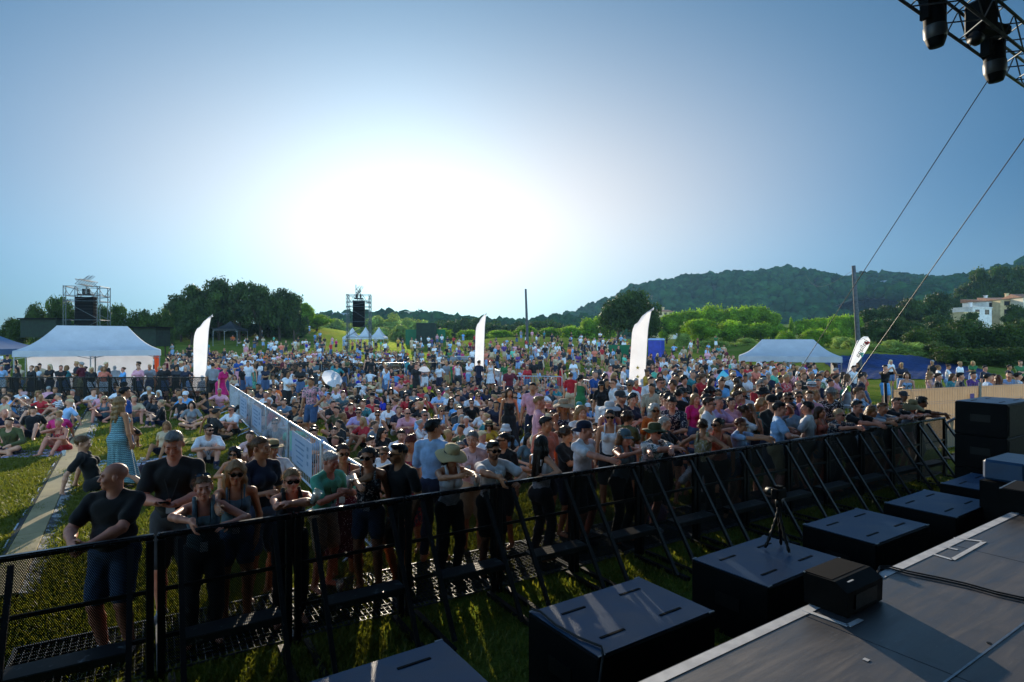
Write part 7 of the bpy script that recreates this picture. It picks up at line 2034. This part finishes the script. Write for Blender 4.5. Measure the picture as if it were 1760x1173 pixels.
# standing against the black barrier by the tent
for i, (px, tp, sx, yw, ps_, hr_, up_, kw) in enumerate((
 (2, 606, 'm', .2, 'bend', ('short', 'black'), ('tee', 'white'), {}), (13, 610, 'm', .2, 'crossed', ('crop', 'dark'), ('tee', 'navy'), dict(hat=('cap', 'navy'))), (32, 619, 'f', .1, 'bend', ('curly', 'dark'), ('tee', 'black'), {}), (53, 608, 'f', .1, 'shoot', ('bob', 'grey'), ('strap', 'black'), dict(gl=1)), (67, 611, 'm', .3, 'crossed', ('short', 'black'), ('tee', 'maroon'), {}),
 (103, 608, 'm', .5, 'bend', ('short', 'black'), ('shirt', 'blue'), {}), (114, 611, 'f', .1, 'bend', ('bob', 'dark'), ('vest', 'khaki'), {}), (146, 618, 'm', -.7, 'bend', ('short', 'black'), ('vest', 'white'), {}), (168, 613, 'm', 2.8, 'idle', ('curly', 'grey'), ('tee', 'pale blue'), {}),
 (187, 617, 'm', -.2, 'hip', ('crop', 'dark'), ('tee', 'orange'), dict(low=('shorts', 'white'))), (204, 616, 'f', .2, 'bend', ('curly', 'black'), ('tee', 'navy'), {}), (214, 622, 'm', .2, 'bend', ('short', 'grey'), ('shirt', 'blue', 'print'), dict(low=('shorts', 'denim'))),
 (235, 614, 'm', .1, 'bend', ('short', 'black'), ('tee', 'white'), {}), (265, 610, 'm', .4, 'bend', ('short', 'dark'), ('tee', 'white'), dict(gl=1)), (287, 615, 'f', -.4, 'idle', ('long', 'black'), ('strap', 'maroon'), {}), (302, 618, 'm', .3, 'crossed', ('short', 'brown'), ('tee', 'dark grey'), {}), (318, 620, 'f', .2, 'idle', ('bob', 'brown'), ('tee', 'grey'), {}), (338, 622, 'm', .2, 'drink', ('crop', 'dark'), ('tee', 'olive'), {}))):
    put(px, tp, ps_, sx, yw, hair=hr_, up=up_, group='people leaning on the black barrier by the tent', **kw)
# ------------------------------------------------------------------ seated in the middle, nearer rows
MG = 'seated people in the middle of the audience'
for a in (
 (418, 683, 'f', .4, 'cross', ('long', 'black'), ('tee', 'black'), dict(gl=1)), (433, 672, 'f', .2, 'cross', ('bob', 'pale blonde'), ('vest', 'white'), {}), (462, 673, 'm', -.3, 'knees', ('crop', 'grey'), ('shirt', 'white'), dict(skin='rosy', low=('shorts', 'khaki'))), (440, 690, 'm', .5, 'knees', ('short', 'black'), ('tee', 'dark grey'), {}),
 (458, 692, 'f', .2, 'cross', ('short', 'light brown'), ('vest', 'dark grey'), dict(gl=1)), (490, 685, 'm', .1, 'knees', ('short', 'dark'), ('tee', 'grey blue'), dict(hp=.4)), (504, 682, 'f', .5, 'knees', ('long', 'white'), ('tee', 'black'), dict(skin='tan')), (524, 668, 'f', -.8, 'chat', ('long', 'black'), ('vest', 'navy'), dict(gl=1)),
 (482, 705, 'f', .1, 'knees', ('short', 'pale blonde'), ('long', 'white'), dict(gl=1)), (474, 718, 'm', .3, 'knees', ('short', 'dark'), ('tee', 'grey'), dict(gl=1)), (515, 717, 'f', .4, 'cross', ('bun', 'grey'), ('strap', 'khaki'), dict(gl=1, skin='tan')), (541, 730, 'm', .2, 'cross', ('short', 'brown'), ('tee', 'grey'), dict(gl=1)),
 (537, 735, 'm', .4, 'knees', ('short', 'dark'), ('tee', 'pale blue'), {}), (575, 733, 'f', .2, 'cross', ('pony', 'dark'), ('tee', 'black'), {}), (600, 693, 'm', .6, 'knees', ('short', 'black'), ('tee', 'maroon'), dict(low=('trousers', 'navy'))), (618, 701, 'm', .1, 'knees', ('short', 'dark'), ('shirt', 'lavender'), dict(beard=.8, gl=1)),
 (627, 687, 'm', -.2, 'cross', ('short', 'light brown'), ('shirt', 'teal', 'print'), {}), (650, 706, 'f', .1, 'cross', ('pony', 'dark'), ('vest', 'white'), dict(gl=1, skin='tan')), (655, 735, 'f', .7, 'chat', ('long', 'dark'), ('tee', 'black'), dict(gl=1)), (688, 738, 'm', .3, 'knees', ('short', 'black'), ('tee', 'white'), dict(beard=.7)),
 (698, 702, 'm', .4, 'knees', None, ('shirt', 'pink'), dict(gl=1, girth=1.15, skin='rosy')), (726, 705, 'm', .5, 'knees', ('short', 'grey'), ('shirt', 'pale blue'), dict(gl=1, skin='rosy')), (752, 700, 'f', .5, 'side', ('bob', 'blonde'), ('vest', 'pale blue'), dict(gl=1)), (785, 699, 'm', .7, 'knees', ('crop', 'brown'), ('tee', 'dark grey'), dict(beard=.8)),
 (809, 686, 'm', .3, 'cross', ('short', 'dark'), ('shirt', 'black'), dict(gl=1)), (829, 703, 'f', .0, 'cross', ('bun', 'dark'), ('tee', 'white'), dict(hp=.5)), (775, 684, 'f', .2, 'knees', ('wavy', 'brown'), ('tee', 'black'), dict(gl=1)), (754, 671, 'm', .2, 'knees', ('crop', 'grey'), ('shirt', 'pale blue'), dict(gl=1)), (771, 665, 'f', .2, 'knees', ('wavy', 'auburn'), ('strap', 'dark grey'), {}),
 (840, 722, 'f', .1, 'cross', ('bob', 'brown'), ('tee', 'mustard'), dict(hat=('fedora', 'khaki'), gl=1)), (868, 729, 'f', .2, 'cross', ('bob', 'grey'), ('tee', 'grey blue'), dict(hat=('bucket', 'white'), gl=1)), (820, 676, 'f', .3, 'knees', ('long', 'blonde'), ('strap', 'salmon'), dict(gl=1)), (848, 686, 'm', -.6, 'knees', ('short', 'dark'), ('tee', 'navy'), {}),
 (640, 674, 'm', .2, 'knees', ('crop', 'dark'), ('tee', 'navy'), dict(hat=('cap', 'black'), girth=1.2)), (662, 670, 'f', .4, 'cross', ('long', 'dark'), ('vest', 'white'), {}), (672, 668, 'f', .2, 'cross', ('curly', 'dark'), ('strap', 'black'), dict(skin='tan')), (697, 674, 'f', .2, 'cross', ('wavy', 'black'), ('strap', 'black'), {}), (706, 690, 'f', .8, 'chat', ('long', 'black'), ('tee', 'dark grey'), dict(gl=1)),
 (716, 686, 'm', .9, 'snap', ('short', 'black'), ('tee', 'black'), {}), (738, 664, 'f', .1, 'cross', ('short', 'dark'), ('tee', 'black'), dict(hat=('cap', 'magenta'))), (574, 659, 'm', .2, 'cross', ('short', 'light brown'), ('shirt', 'olive'), dict(gl=1)), (590, 672, 'm', .2, 'chat', ('short', 'brown'), ('shirt', 'slate', 'print'), {}), (615, 660, 'f', 2.8, 'cross', ('long', 'black'), ('tee', 'white'), dict(hat=('sun', 'white'))),
 (608, 680, 'f', -.6, 'cross', ('bob', 'brown'), ('strap', 'khaki'), dict(hat=('sun', 'beige'))), (555, 663, 'm', .5, 'knees', ('short', 'dark'), ('tee', 'pale blue'), {}), (540, 670, 'f', .1, 'cross', ('short', 'grey'), ('tee', 'blue'), dict(gl=1)), (497, 668, 'f', .3, 'knees', ('bob', 'black'), ('tee', 'black'), {}), (472, 666, 'f', .2, 'cross', ('pony', 'brown'), ('vest', 'pale pink'), {}), (484, 658, 'm', .2, 'knees', ('short', 'dark'), ('tee', 'navy'), {}),
 (910, 730, 'f', .6, 'chat', ('long', 'dark'), ('tee', 'white'), dict(gl=1, skin='tan')), (948, 706, 'f', .1, 'cross', ('bun', 'brown'), ('strap', 'black'), dict(gl=1, skin='tan')), (942, 694, 'f', .1, 'cross', ('bob', 'brown'), ('vest', 'beige'), dict(hat=('sun', 'salmon'))), (964, 694, 'f', .1, 'knees', ('pony', 'brown'), ('strap', 'pale pink'), dict(hat=('cap', 'pink'))), (994, 690, 'm', .1, 'knees', ('short', 'grey'), ('tee', 'blue'), dict(hat=('cap', 'teal'), gl=1)),
 (1008, 692, 'f', .2, 'knees', ('bob', 'grey'), ('tee', 'pale blue'), dict(hat=('cap', 'white'))), (1028, 688, 'm', .8, 'back', ('short', 'dark'), ('tee', 'dark grey'), {}), (986, 708, 'f', .2, 'knees', ('bob', 'blonde'), ('vest', 'white'), dict(gl=1)), (962, 725, 'f', -.8, 'cross', ('bun', 'dark'), ('strap', 'tan' if 'tan' in PAL else 'khaki'), dict(skin='tan')), (977, 722, 'm', .6, 'cross', ('crop', 'black'), ('tee', 'black'), {}),
 (1034, 714, 'm', .1, 'cross', ('crop', 'dark'), ('tee', 'white'), dict(beard=.9, skin='fair')), (1047, 690, 'f', -.5, 'cross', ('long', 'black'), ('strap', 'grey'), dict(hat=('cap', 'grey'))), (1028, 738, 'f', -.6, 'chat', ('pony', 'light brown'), ('strap', 'brown'), dict(skin='tan')), (958, 663, 'f', -.4, 'knees', ('short', 'dark'), ('tee', 'teal'), dict(hat=('cap', 'slate'))), (931, 670, 'm', .4, 'knees', ('crop', 'grey'), ('tee', 'white'), {}),
 (900, 661, 'm', .1, 'knees', ('crop', 'brown'), ('tee', 'navy'), {}), (885, 664, 'f', .3, 'knees', ('wavy', 'blonde'), ('strap', 'pink'), dict(gl=1)), (869, 659, 'f', -.3, 'cross', ('bob', 'red'), ('long', 'brown'), dict(hat=('sun', 'salmon'))), (850, 661, 'm', .5, 'knees', ('short', 'dark'), ('tee', 'black'), {}), (946, 661, 'm', .3, 'knees', ('short', 'dark'), ('tee', 'blue'), dict(hat=('cap', 'navy'))),
 (948, 650, 'm', .1, 'knees', ('crop', 'grey'), ('tee', 'blue'), {}), (931, 652, 'f', .2, 'knees', ('curly', 'dark'), ('vest', 'beige'), {}), (1172, 748, 'm', .1, 'knees', ('short', 'brown'), ('tee', 'blue'), dict(beard=.8, skin='rosy')), (1188, 714, 'f', .4, 'knees', ('pony', 'dark'), ('tee', 'mustard'), dict(skin='fair')), (905, 745, 'f', .4, 'cross', ('bob', 'black'), ('tee', 'slate'), {}), (800, 752, 'f', .5, 'cross', ('short', 'dark'), ('tee', 'black', 'dots'), dict(hat=('cap', 'navy'), gl=1)), (790, 758, 'f', .2, 'cross', ('short', 'grey'), ('tee', 'salmon'), dict(gl=1))):
    px, tp, sx, yw, ps_, hr_, up_, kw = a
    put(px, tp, ps_, sx, yw, hair=hr_, up=up_, group=MG, **kw)
print('people placed by hand', len(PEOPLE))
# ------------------------------------------------------------------ the rest of the audience
SHIRTS = ['white']*24+['black']*30+['navy']*11+['pale blue']*5+['grey']*4+['pink']*4+['red']*4+['teal']*2+['sky blue']*2+['dark grey']*6+['maroon']*3+['beige']*6+['olive']*2+['mustard']*2+['salmon']*3+['magenta']*1+['mint']*2+['purple']*1+['royal blue']*1+['orange']*1+['green']*2
HAIRC = ['dark']*7+['black']*5+['brown']*6+['light brown']*4+['blonde']*4+['pale blonde']*2+['grey']*4+['white']*1+['auburn']*1
def barrier_side(Y):   # column of the diagonal steel barrier at distance Y
    t = (22.4-Y)/(22.4-7.15); x = -10.75+t*(-1.62+10.75); return CX+x/Y*FPX
ZONES = [  # (px from, px to, Y from, Y to, spacing, standing share, wanted)
 (415, 1010, 11.5, 17, .95, .03, 60), (425, 1120, 17, 26, .92, .06, 190), (440, 1060, 26, 38.5, 1.0, .14, 190), (1010, 1180, 12.5, 17.5, .85, .5, 26),
 (1130, 1440, 16.5, 23, .80, .95, 75), (1120, 1400, 23, 34, .85, .9, 95), (1040, 1270, 34, 50, 1.1, .6, 70),
 (300, 700, 39.5, 62, 1.05, .05, 330), (640, 1110, 39, 60, 1.35, .38, 170), (770, 1040, 60, 88, 2.1, .35, 95), (420, 800, 62, 90, 2.4, .8, 70), (400, 560, 90, 120, 3, .4, 24), (1000, 1110, 50, 75, 1.4, .5, 40),
 (355, 430, 22.5, 40, 1.1, .4, 34), (290, 360, 33, 60, 1.2, .2, 60), (0, 345, 26.0, 27.6, .7, .95, 26), (5, 330, 19.5, 24.2, 1.0, .03, 26), (60, 390, 13.5, 19.5, 1.6, .02, 5),
 (1420, 1760, 24, 34, 2.0, 1, 12), (1150, 1250, 56, 70, 2.2, .3, 12), (480, 660, 9.6, 11.5, 1.0, 0, 6), (1120, 1300, 9.5, 13, .75, .8, 10)]
CAND = []
for (p0, p1, y0, y1, spc, stand, want) in ZONES:
    got = 0
    for _ in range(want*14):
        if got >= want: break
        Y = sqrt(RNG.uniform(y0*y0, y1*y1)); px = RNG.uniform(p0, p1)
        if Y < 22.4 and p0 >= 415 and px < barrier_side(Y)+30: continue
        if 22 < Y < 28 and 325 < px < 365: continue
        x = (px-CX)/FPX*Y
        dp = bar_solve(px, .3); b = bar_pt(dp, .3)
        if Y < b[1]+1.2: continue
        if any((x-a)**2+(Y-b2)**2 < (spc*.8)**2 for a, b2, _ in TAKEN if abs(x-a) < spc and abs(Y-b2) < spc): continue
        TAKEN.append((x, Y, spc)); got += 1
        st = RNG.random() < stand
        sx = 'f' if RNG.random() < .52 else 'm'
        ps = RNG.choice(['idle', 'crossed', 'drink', 'hip', 'idle', 'phone'] if st else ['knees', 'knees', 'cross', 'cross', 'chat', 'side' if sx == 'f' else 'knees', 'back'])
        CAND.append((Y, px, x, st, sx, ps))
# the press of people standing close behind the front row
got = 0
for _ in range(1500):
    if got >= 30: break
    t = RNG.uniform(6.9, 14.2); ou = RNG.uniform(1.15, 3.3)
    x, Y, _z = bar_pt(t, ou)
    if any((x-a)**2+(Y-b2)**2 < .56**2 for a, b2, _ in TAKEN if abs(x-a) < 1): continue
    TAKEN.append((x, Y, .6)); got += 1
    CAND.append((Y*.6, CX+x/Y*FPX, x, True, RNG.choice('mf'), RNG.choice(['idle', 'crossed', 'drink', 'hip', 'phone', 'idle', 'clap']), Y))
CAND = [c if len(c) == 7 else (*c, c[0]) for c in CAND]
CAND.sort(key=lambda c: c[0]/(1.0 if not c[3] else 1.6))
NOBJ = max(0, 296-len(PEOPLE))
def rnd_look(sx):
    hair = (RNG.choice(['short', 'crop', 'short', 'curly']) if sx == 'm' else RNG.choice(['long', 'bob', 'pony', 'bun', 'wavy', 'short']), RNG.choice(HAIRC))
    c = RNG.choice(SHIRTS); kd = RNG.choice(['tee', 'tee', 'shirt']) if sx == 'm' else RNG.choice(['tee', 'vest', 'strap', 'tee'])
    low = (RNG.choice(['shorts', 'shorts', 'trousers']), RNG.choice(['navy', 'denim', 'khaki', 'black', 'beige', 'pale denim'])) if sx == 'm' else (RNG.choice(['mini', 'shorts', 'trousers']), RNG.choice(['denim', 'white', 'black', 'navy', 'pale denim']))
    return hair, (kd, c), low
FAR = []
for i, c in enumerate(CAND):
    _k, px, x, st, sx, ps, Y = c
    hair, up, low = rnd_look(sx)
    if i < NOBJ:
        z = gz(x, Y); hz = 1.74 if st else .88
        row_ = HY+FPX*(CAMH-z-hz*(1.0 if sx == 'm' else .95))/Y
        kw = {}
        if RNG.random() < .4: kw['gl'] = 1
        if RNG.random() < .14: kw['hat'] = (RNG.choice(['cap', 'sun', 'bucket', 'cap']), RNG.choice(['white', 'navy', 'khaki', 'beige', 'black']))
        if RNG.random() < .22: up = (*up, RNG.choice(['print', 'dark_print', 'stripe', 'dots', 'dark_print']))
        put(px, row_, ps, sx, RNG.gauss(.25, .5), Y=Y, hair=hair, up=up, low=low, skin=RNG.choice(['fair', 'tan', 'rosy', 'olive']), group='people in the audience', **kw)
    else: FAR.append((Y, x, st, sx, ps, hair, up, low))
# ------------------------------------------------------------------ distant crowd: past the nearest 300, one mass
def lod(ps, sx, hs, r):
    def fn():
        P = {**DEF, 'sex': sx, **POSES[ps], 'seed': 3.0}; J = skeleton(P)
        out = []
        for part, sh in (('skin', body_shape(P, J, False)), ('up', top_shape(P, J, 'tee')), ('low', legs_shape(P, J, 'shorts')), ('hair', hair_shape(P, J, hs))):
            V, Q = sh.net(r if part != 'hair' else r*.85); out.append((part, V, Q))
        return out
    return cached(('lod', ps, sx, hs, r), fn)
AV, AF, AC = [], [], []; off = 0
for (Y, x, st, sx, ps, hair, up, low) in FAR:
    hs = 'short' if sx == 'm' else ('long' if hair[0] in ('long', 'wavy', 'bob') else 'bun')
    if ps == 'side' and sx == 'm': ps = 'knees'
    parts = lod(ps, sx, hs, .034 if Y < 36 else .046)
    s = RNG.uniform(.96, 1.05)*(1 if sx == 'm' else .94); yw = RNG.gauss(.2, .7) if RNG.random() < .85 else RNG.uniform(0, 6.28); cs, sn = cos(yw), sin(yw); z = gz(x, Y)
    sk = np.array(lin(SKIN[RNG.choice(['fair', 'tan', 'rosy', 'olive'])])); col = {'skin': sk, 'up': np.array(lin(PAL[up[1]])), 'low': np.array(lin(PAL[low[1]])), 'hair': np.array(lin(HAIR[hair[1]]))}
    for part, V, Q in parts:
        W_ = np.stack([cs*V[:, 0]-sn*V[:, 1], sn*V[:, 0]+cs*V[:, 1], V[:, 2]], 1)*s+np.array([x, Y, z])
        AV.append(W_); AF.append(Q+off); off += len(V); AC.append(np.repeat(col[part][None]*RNG.uniform(.85, 1.1), len(V), 0))
print('crowd', len(FAR), 'objects', len(PEOPLE), 'verts', off)
tag(link('crowd', np_mesh('crowd', np.concatenate(AV), np.concatenate(AF), True, [MAT['crowd']], col=np.concatenate(AC))), kind='stuff')
# ------------------------------------------------------------------ cups, sunshades and other carried things
def clear_plastic():
    m, t, out = nt('clear_plastic')
    g = node(t, 'ShaderNodeBsdfPrincipled', Roughness=.15); g.inputs['Base Color'].default_value = (.75, .8, .82, 1)
    tr = node(t, 'ShaderNodeBsdfTransparent'); tr.inputs[0].default_value = (.88, .92, .94, 1)
    mx = node(t, 'ShaderNodeMixShader', Fac=.68); L(t, g.outputs[0], mx.inputs[1]); L(t, tr.outputs[0], mx.inputs[2]); L(t, mx.outputs[0], out.inputs[0]); return m
MAT['cup'] = clear_plastic(); MAT['beer'] = simple('amber_drink', '#b8641c', '#a05414', 5, .15); MAT['cola'] = simple('dark_drink', '#2a120a', '#1a0a06', 5, .15)
def cup(p, label, drink='beer', tilt=(0, 0)):
    o = empty('plastic_cup', p, 0, label=label, cat='cup', group='plastic cups'); o.rotation_euler = (tilt[0], tilt[1], 0)
    b = MB(); b.smooth = True; b.lathe([(.0001, 0), (.030, .0), (.043, .125), (.0415, .125), (.029, .004), (.0001, .004)], (0, 0, 0), 18); b.build('cup_wall', MAT['cup'], o)
    if drink:
        b = MB(); b.smooth = True; b.lathe([(.0001, .005), (.028, .005), (.0365, .082), (.0001, .082)], (0, 0, 0), 16); b.build('drink', MAT[drink], o)
for i, (p, k, lab) in enumerate(CUPS):
    who = lab.split(' holding')[0].split(' in ')[0] if lab else 'person'
    cup((p[0], p[1], p[2]-.06), ('plastic cup held by the '+' '.join(lab.split()[:9])) if lab else 'plastic cup held up by a person in the crowd', 'beer' if i % 2 == 0 else None, (0, .5) if i == 0 else (0, 0))
for px, d, lab in ((819, 'beer', 'plastic cup of amber beer standing on the barrier rail left of the bearded man'), (857, 'cola', 'plastic cup of dark drink standing on barrier rail right of the bearded man')):
    x, y, z = bar_pt(bar_solve(px, .0), .0, 1.195); cup((x, y, z), lab, d)
x, y, z = bar_pt(bar_solve(584, .75), .75, .06); cup((x, y, z), 'plastic cup with a little beer left on the floor grating', 'beer')
x, y, z = on_ground(433, 9.4); p = at_drop(110, 788, 0.0); cup((p[0], p[1], gz(p[0], p[1])+.06), 'plastic cup standing on the cable ramp before the red dressed woman', None)
MAT['parasol'] = fabric_thin('white_parasol', '#e6e8ee', .5); MAT['umb_blue'] = fabric_thin('blue_umbrella', '#1c4fa0', .4); MAT['umb_sky'] = fabric_thin('sky_umbrella', '#4fb2d8', .4)
def umbrella(px, py, Y, r, tilt, mats, label):
    p = at_y(px, py, Y); o = empty('umbrella', p, 0, label=label, cat='umbrella'); o.rotation_euler = tilt
    n = 8
    for k in range(n):
        V = []; 
        for i in range(5):
            for j in range(5):
                t = i/4; a = 2*pi*(k+j/4)/n; rr = r*t*(1-.05*sin(pi*j/4)*t); V.append((rr*cos(a), rr*sin(a), r*.34*(1-t*t)))
        b = MB(); b.smooth = True; b.add(V, [[i*5+j, (i+1)*5+j, (i+1)*5+j+1, i*5+j+1] for i in range(4) for j in range(4)]); b.build('panel', mats[k % len(mats)], o)
    b = MB(); b.tube([(0, 0, r*.42), (0, 0, -.75)], .008, 6); b.build('shaft', MAT['black_metal'], o)
umbrella(571, 651, 26, .48, (.55, .75, 0), [MAT['parasol']], 'small white parasol tilted over the seated people behind the steel barrier')
umbrella(1258, 662, 21.5, .62, (1.25, .35, 0), [MAT['umb_sky'], MAT['umb_blue'], MAT['umb_blue']], 'two tone blue umbrella held low among the standing people')
p = at_y(729, 640, 26.5); o = empty('hand_fan', p, .3, label='open white hand fan held by the woman in a patterned dress', cat='fan')
b = MB(); P_ = [(0, 0, 0)]+[(.26*cos(a), .012*(i % 2), .26*sin(a)) for i, a in enumerate(np.linspace(.1, 2.9, 22))]
b.prism(P_, (0, .004, 0)); b.build('leaf', MAT['parasol'], o); b = MB(); b.tube([(0, 0, 0), (0, 0, -.08)], .01, 5); b.build('handle', MAT['strap'], o)
# phone in the hands of the man in the dark t-shirt
k = m2[3]; J = skeleton({**DEF, **k}); w = .5*(J['wrr']+J['wrl'])+A3(0, -.11, .03); p = wpt(m2[1], .35, m2[2], w)
o = empty('mobile_phone', p, .35, label='dark mobile phone in the hands of the grey haired man', cat='phone')
b = MB(); b.box((0, 0, 0), (.075, .15, .009), rx=-.35, bev=.003); b.build('body', MAT['black_paint'], o)
p = at_y(41, 676, 15.6); o = empty('mobile_phone', p, .2, label='pink cased phone raised by the seated woman on the left lawn', cat='phone')
b = MB(); b.box((0, 0, 0), (.16, .01, .08), bev=.003); b.build('body', simple('pink_case', '#c9a0ac', None, 5, .5), o)
# blankets and bags
def blanket(px, Y, w, d, rz, c1, c2, label):
    x, y, z = on_ground(px, Y); V = []; n = 14
    for i in range(n+1):
        for j in range(n+1): V.append((w*(i/n-.5), d*(j/n-.5), .035+.02*sin(i*1.3+j*.6)*sin(j*1.1)))
    b = MB(); b.smooth = True; b.add(V, [[i*(n+1)+j, (i+1)*(n+1)+j, (i+1)*(n+1)+j+1, i*(n+1)+j+1] for i in range(n) for j in range(n)])
    tag(b.build('blanket', simple('blanket_cloth', c1, c2, 6, .95), None, (x, y, z), rz), label, 'blanket')
blanket(300, 13.4, 1.5, 1.2, .4, '#a9b4c6', '#7d8aa0', 'pale blue blanket on the lawn by the white capped man')
blanket(170, 12.6, 1.3, 1.0, -.5, '#8fb0c8', '#4d7894', 'light blue towel beside the cable ramp by the maxi dress')
blanket(72, 14.2, 1.2, 1.0, .2, '#b4a8c0', '#5a4f78', 'purple patterned cloth on the grass left of the cable ramp')
blanket(340, 16.0, 1.6, 1.0, .1, '#b59a3a', '#8a7428', 'mustard yellow blanket under the people near the steel barrier feet')
def bag(px, Y, s, c, label):
    x, y, z = on_ground(px, Y); S = Shape(); S.ell(A3(0, 0, .16*s), A3(.2*s, .13*s, .17*s), None, .05).ell(A3(0, -.1*s, .1*s), A3(.14*s, .06*s, .1*s), None, .03); S.clip(A3(0, 0, 0), A3(0, 0, -1)); S.disp(folds(.006))
    V, Q = S.net(.02); o = link('rucksack', np_mesh('rucksack', V, Q, True, [MAT['plain']]), None, (x, y, z), .4, c); tag(o, label, 'bag')
    b = MB(); b.smooth = True; b.tube([(-.08*s, .0, .31*s), (-.05*s, .0, .39*s), (.05*s, .0, .39*s), (.08*s, .0, .31*s)], .012, 6); b.build('strap', MAT['strap'], o)
bag(686, 17.6, 1.1, '#16181c', 'black rucksack on the grass among the seated people'); bag(1128, 8.9, .9, '#7a5468', 'mauve bag lying on the ground behind the safari hat man'); bag(248, 11.8, .8, '#2c2430', 'small dark bag on the lawn near the ponytailed woman')

# ------------------------------------------------------------------ haze
m, t, out = nt('air')
vp = node(t, 'ShaderNodeVolumePrincipled', Density=.00016, Anisotropy=.3); vp.inputs['Color'].default_value = (.3, .6, 1.0, 1)
L(t, vp.outputs[0], out.inputs['Volume'])
b = MB(); b.box((100, 420, 78), (1800, 1300, 166)); tag(b.build('haze', m), kind='stuff')

# ------------------------------------------------------------------ labels of everybody not described by hand
def look(r, full=True):
    kd, c, *pt = r['up']; g = {'tee': 't-shirt', 'shirt': 'shirt', 'long': 'long sleeves', 'vest': 'vest', 'strap': 'strappy top'}[kd]
    if r.get('skirt'): g = 'dress' if kd == 'strap' else g+' and skirt'
    pat = {'stripe': 'striped ', 'vstripe': 'striped ', 'print': 'printed ', 'dark_print': 'printed ', 'red_print': 'printed ', 'dots': 'dotted ', 'woven': 'patterned '}.get(pt[0] if pt else '', '')
    return c+' '+pat+g
def headw(r):
    if r.get('hat'): return r['hat'][1]+' '+('cap' if 'cap' in r['hat'][0] else 'hat')
    if not r.get('hair'): return 'bald head'
    st, c = r['hair']; return {'short': 'short', 'crop': 'cropped', 'curly': 'curly', 'long': 'long', 'bob': 'bobbed', 'pony': 'tied', 'bun': 'pinned up', 'wavy': 'wavy'}[st]+' '+c+' hair'
REC = [(o, q['rec']) for o, q in PEOPLE]
def nbr(i, sgn):
    r = REC[i][1]; best = None
    for j, (_, q) in enumerate(REC):
        if j == i: continue
        dx = (q['px']-r['px'])*sgn
        if dx <= 0: continue
        c = dx*r['Y']/FPX+abs(q['Y']-r['Y'])*.55
        if best is None or c < best[0]: best = (c, j)
    return REC[best[1]][1] if best else None
seen = {q['label'] for _, q in PEOPLE if q['label']}
for i, (o, q) in enumerate(PEOPLE):
    if q['label']: continue
    r = REC[i][1]; L_, R_ = nbr(i, -1), nbr(i, 1)
    act = {'knees': 'seated', 'cross': 'cross-legged', 'back': 'leaning back', 'side': 'seated sideways', 'chat': 'seated', 'snap': 'seated taking a photo', 'chair': 'seated high', 'walk': 'walking', 'bend': 'bending forward', 'shoot': 'taking a photo'}.get(r['pose'], 'standing')
    base = 'person in %s, %s, %s' % (look(r), headw(r), act)
    col = lambda z: z['up'][1]
    opts = []
    if L_ and R_: opts.append(base+' between %s top and %s top' % (col(L_), col(R_)))
    if R_: opts += [base+' beside %s with %s' % (col(R_), headw(R_))]
    if L_: opts += [base+' next to %s with %s' % (col(L_), headw(L_))]
    if L_ and R_: opts += ['person in %s, %s, between %s and %s' % (look(r), headw(r), headw(L_), headw(R_))]
    done = False
    for c in opts:
        if 4 <= len(c.split()) <= 16 and c not in seen: o['label'] = c; seen.add(c); done = True; break
    if not done:
        for n_ in ORD:
            c = base+', %s such from left' % n_
            if c not in seen and len(c.split()) <= 16: o['label'] = c; seen.add(c); break
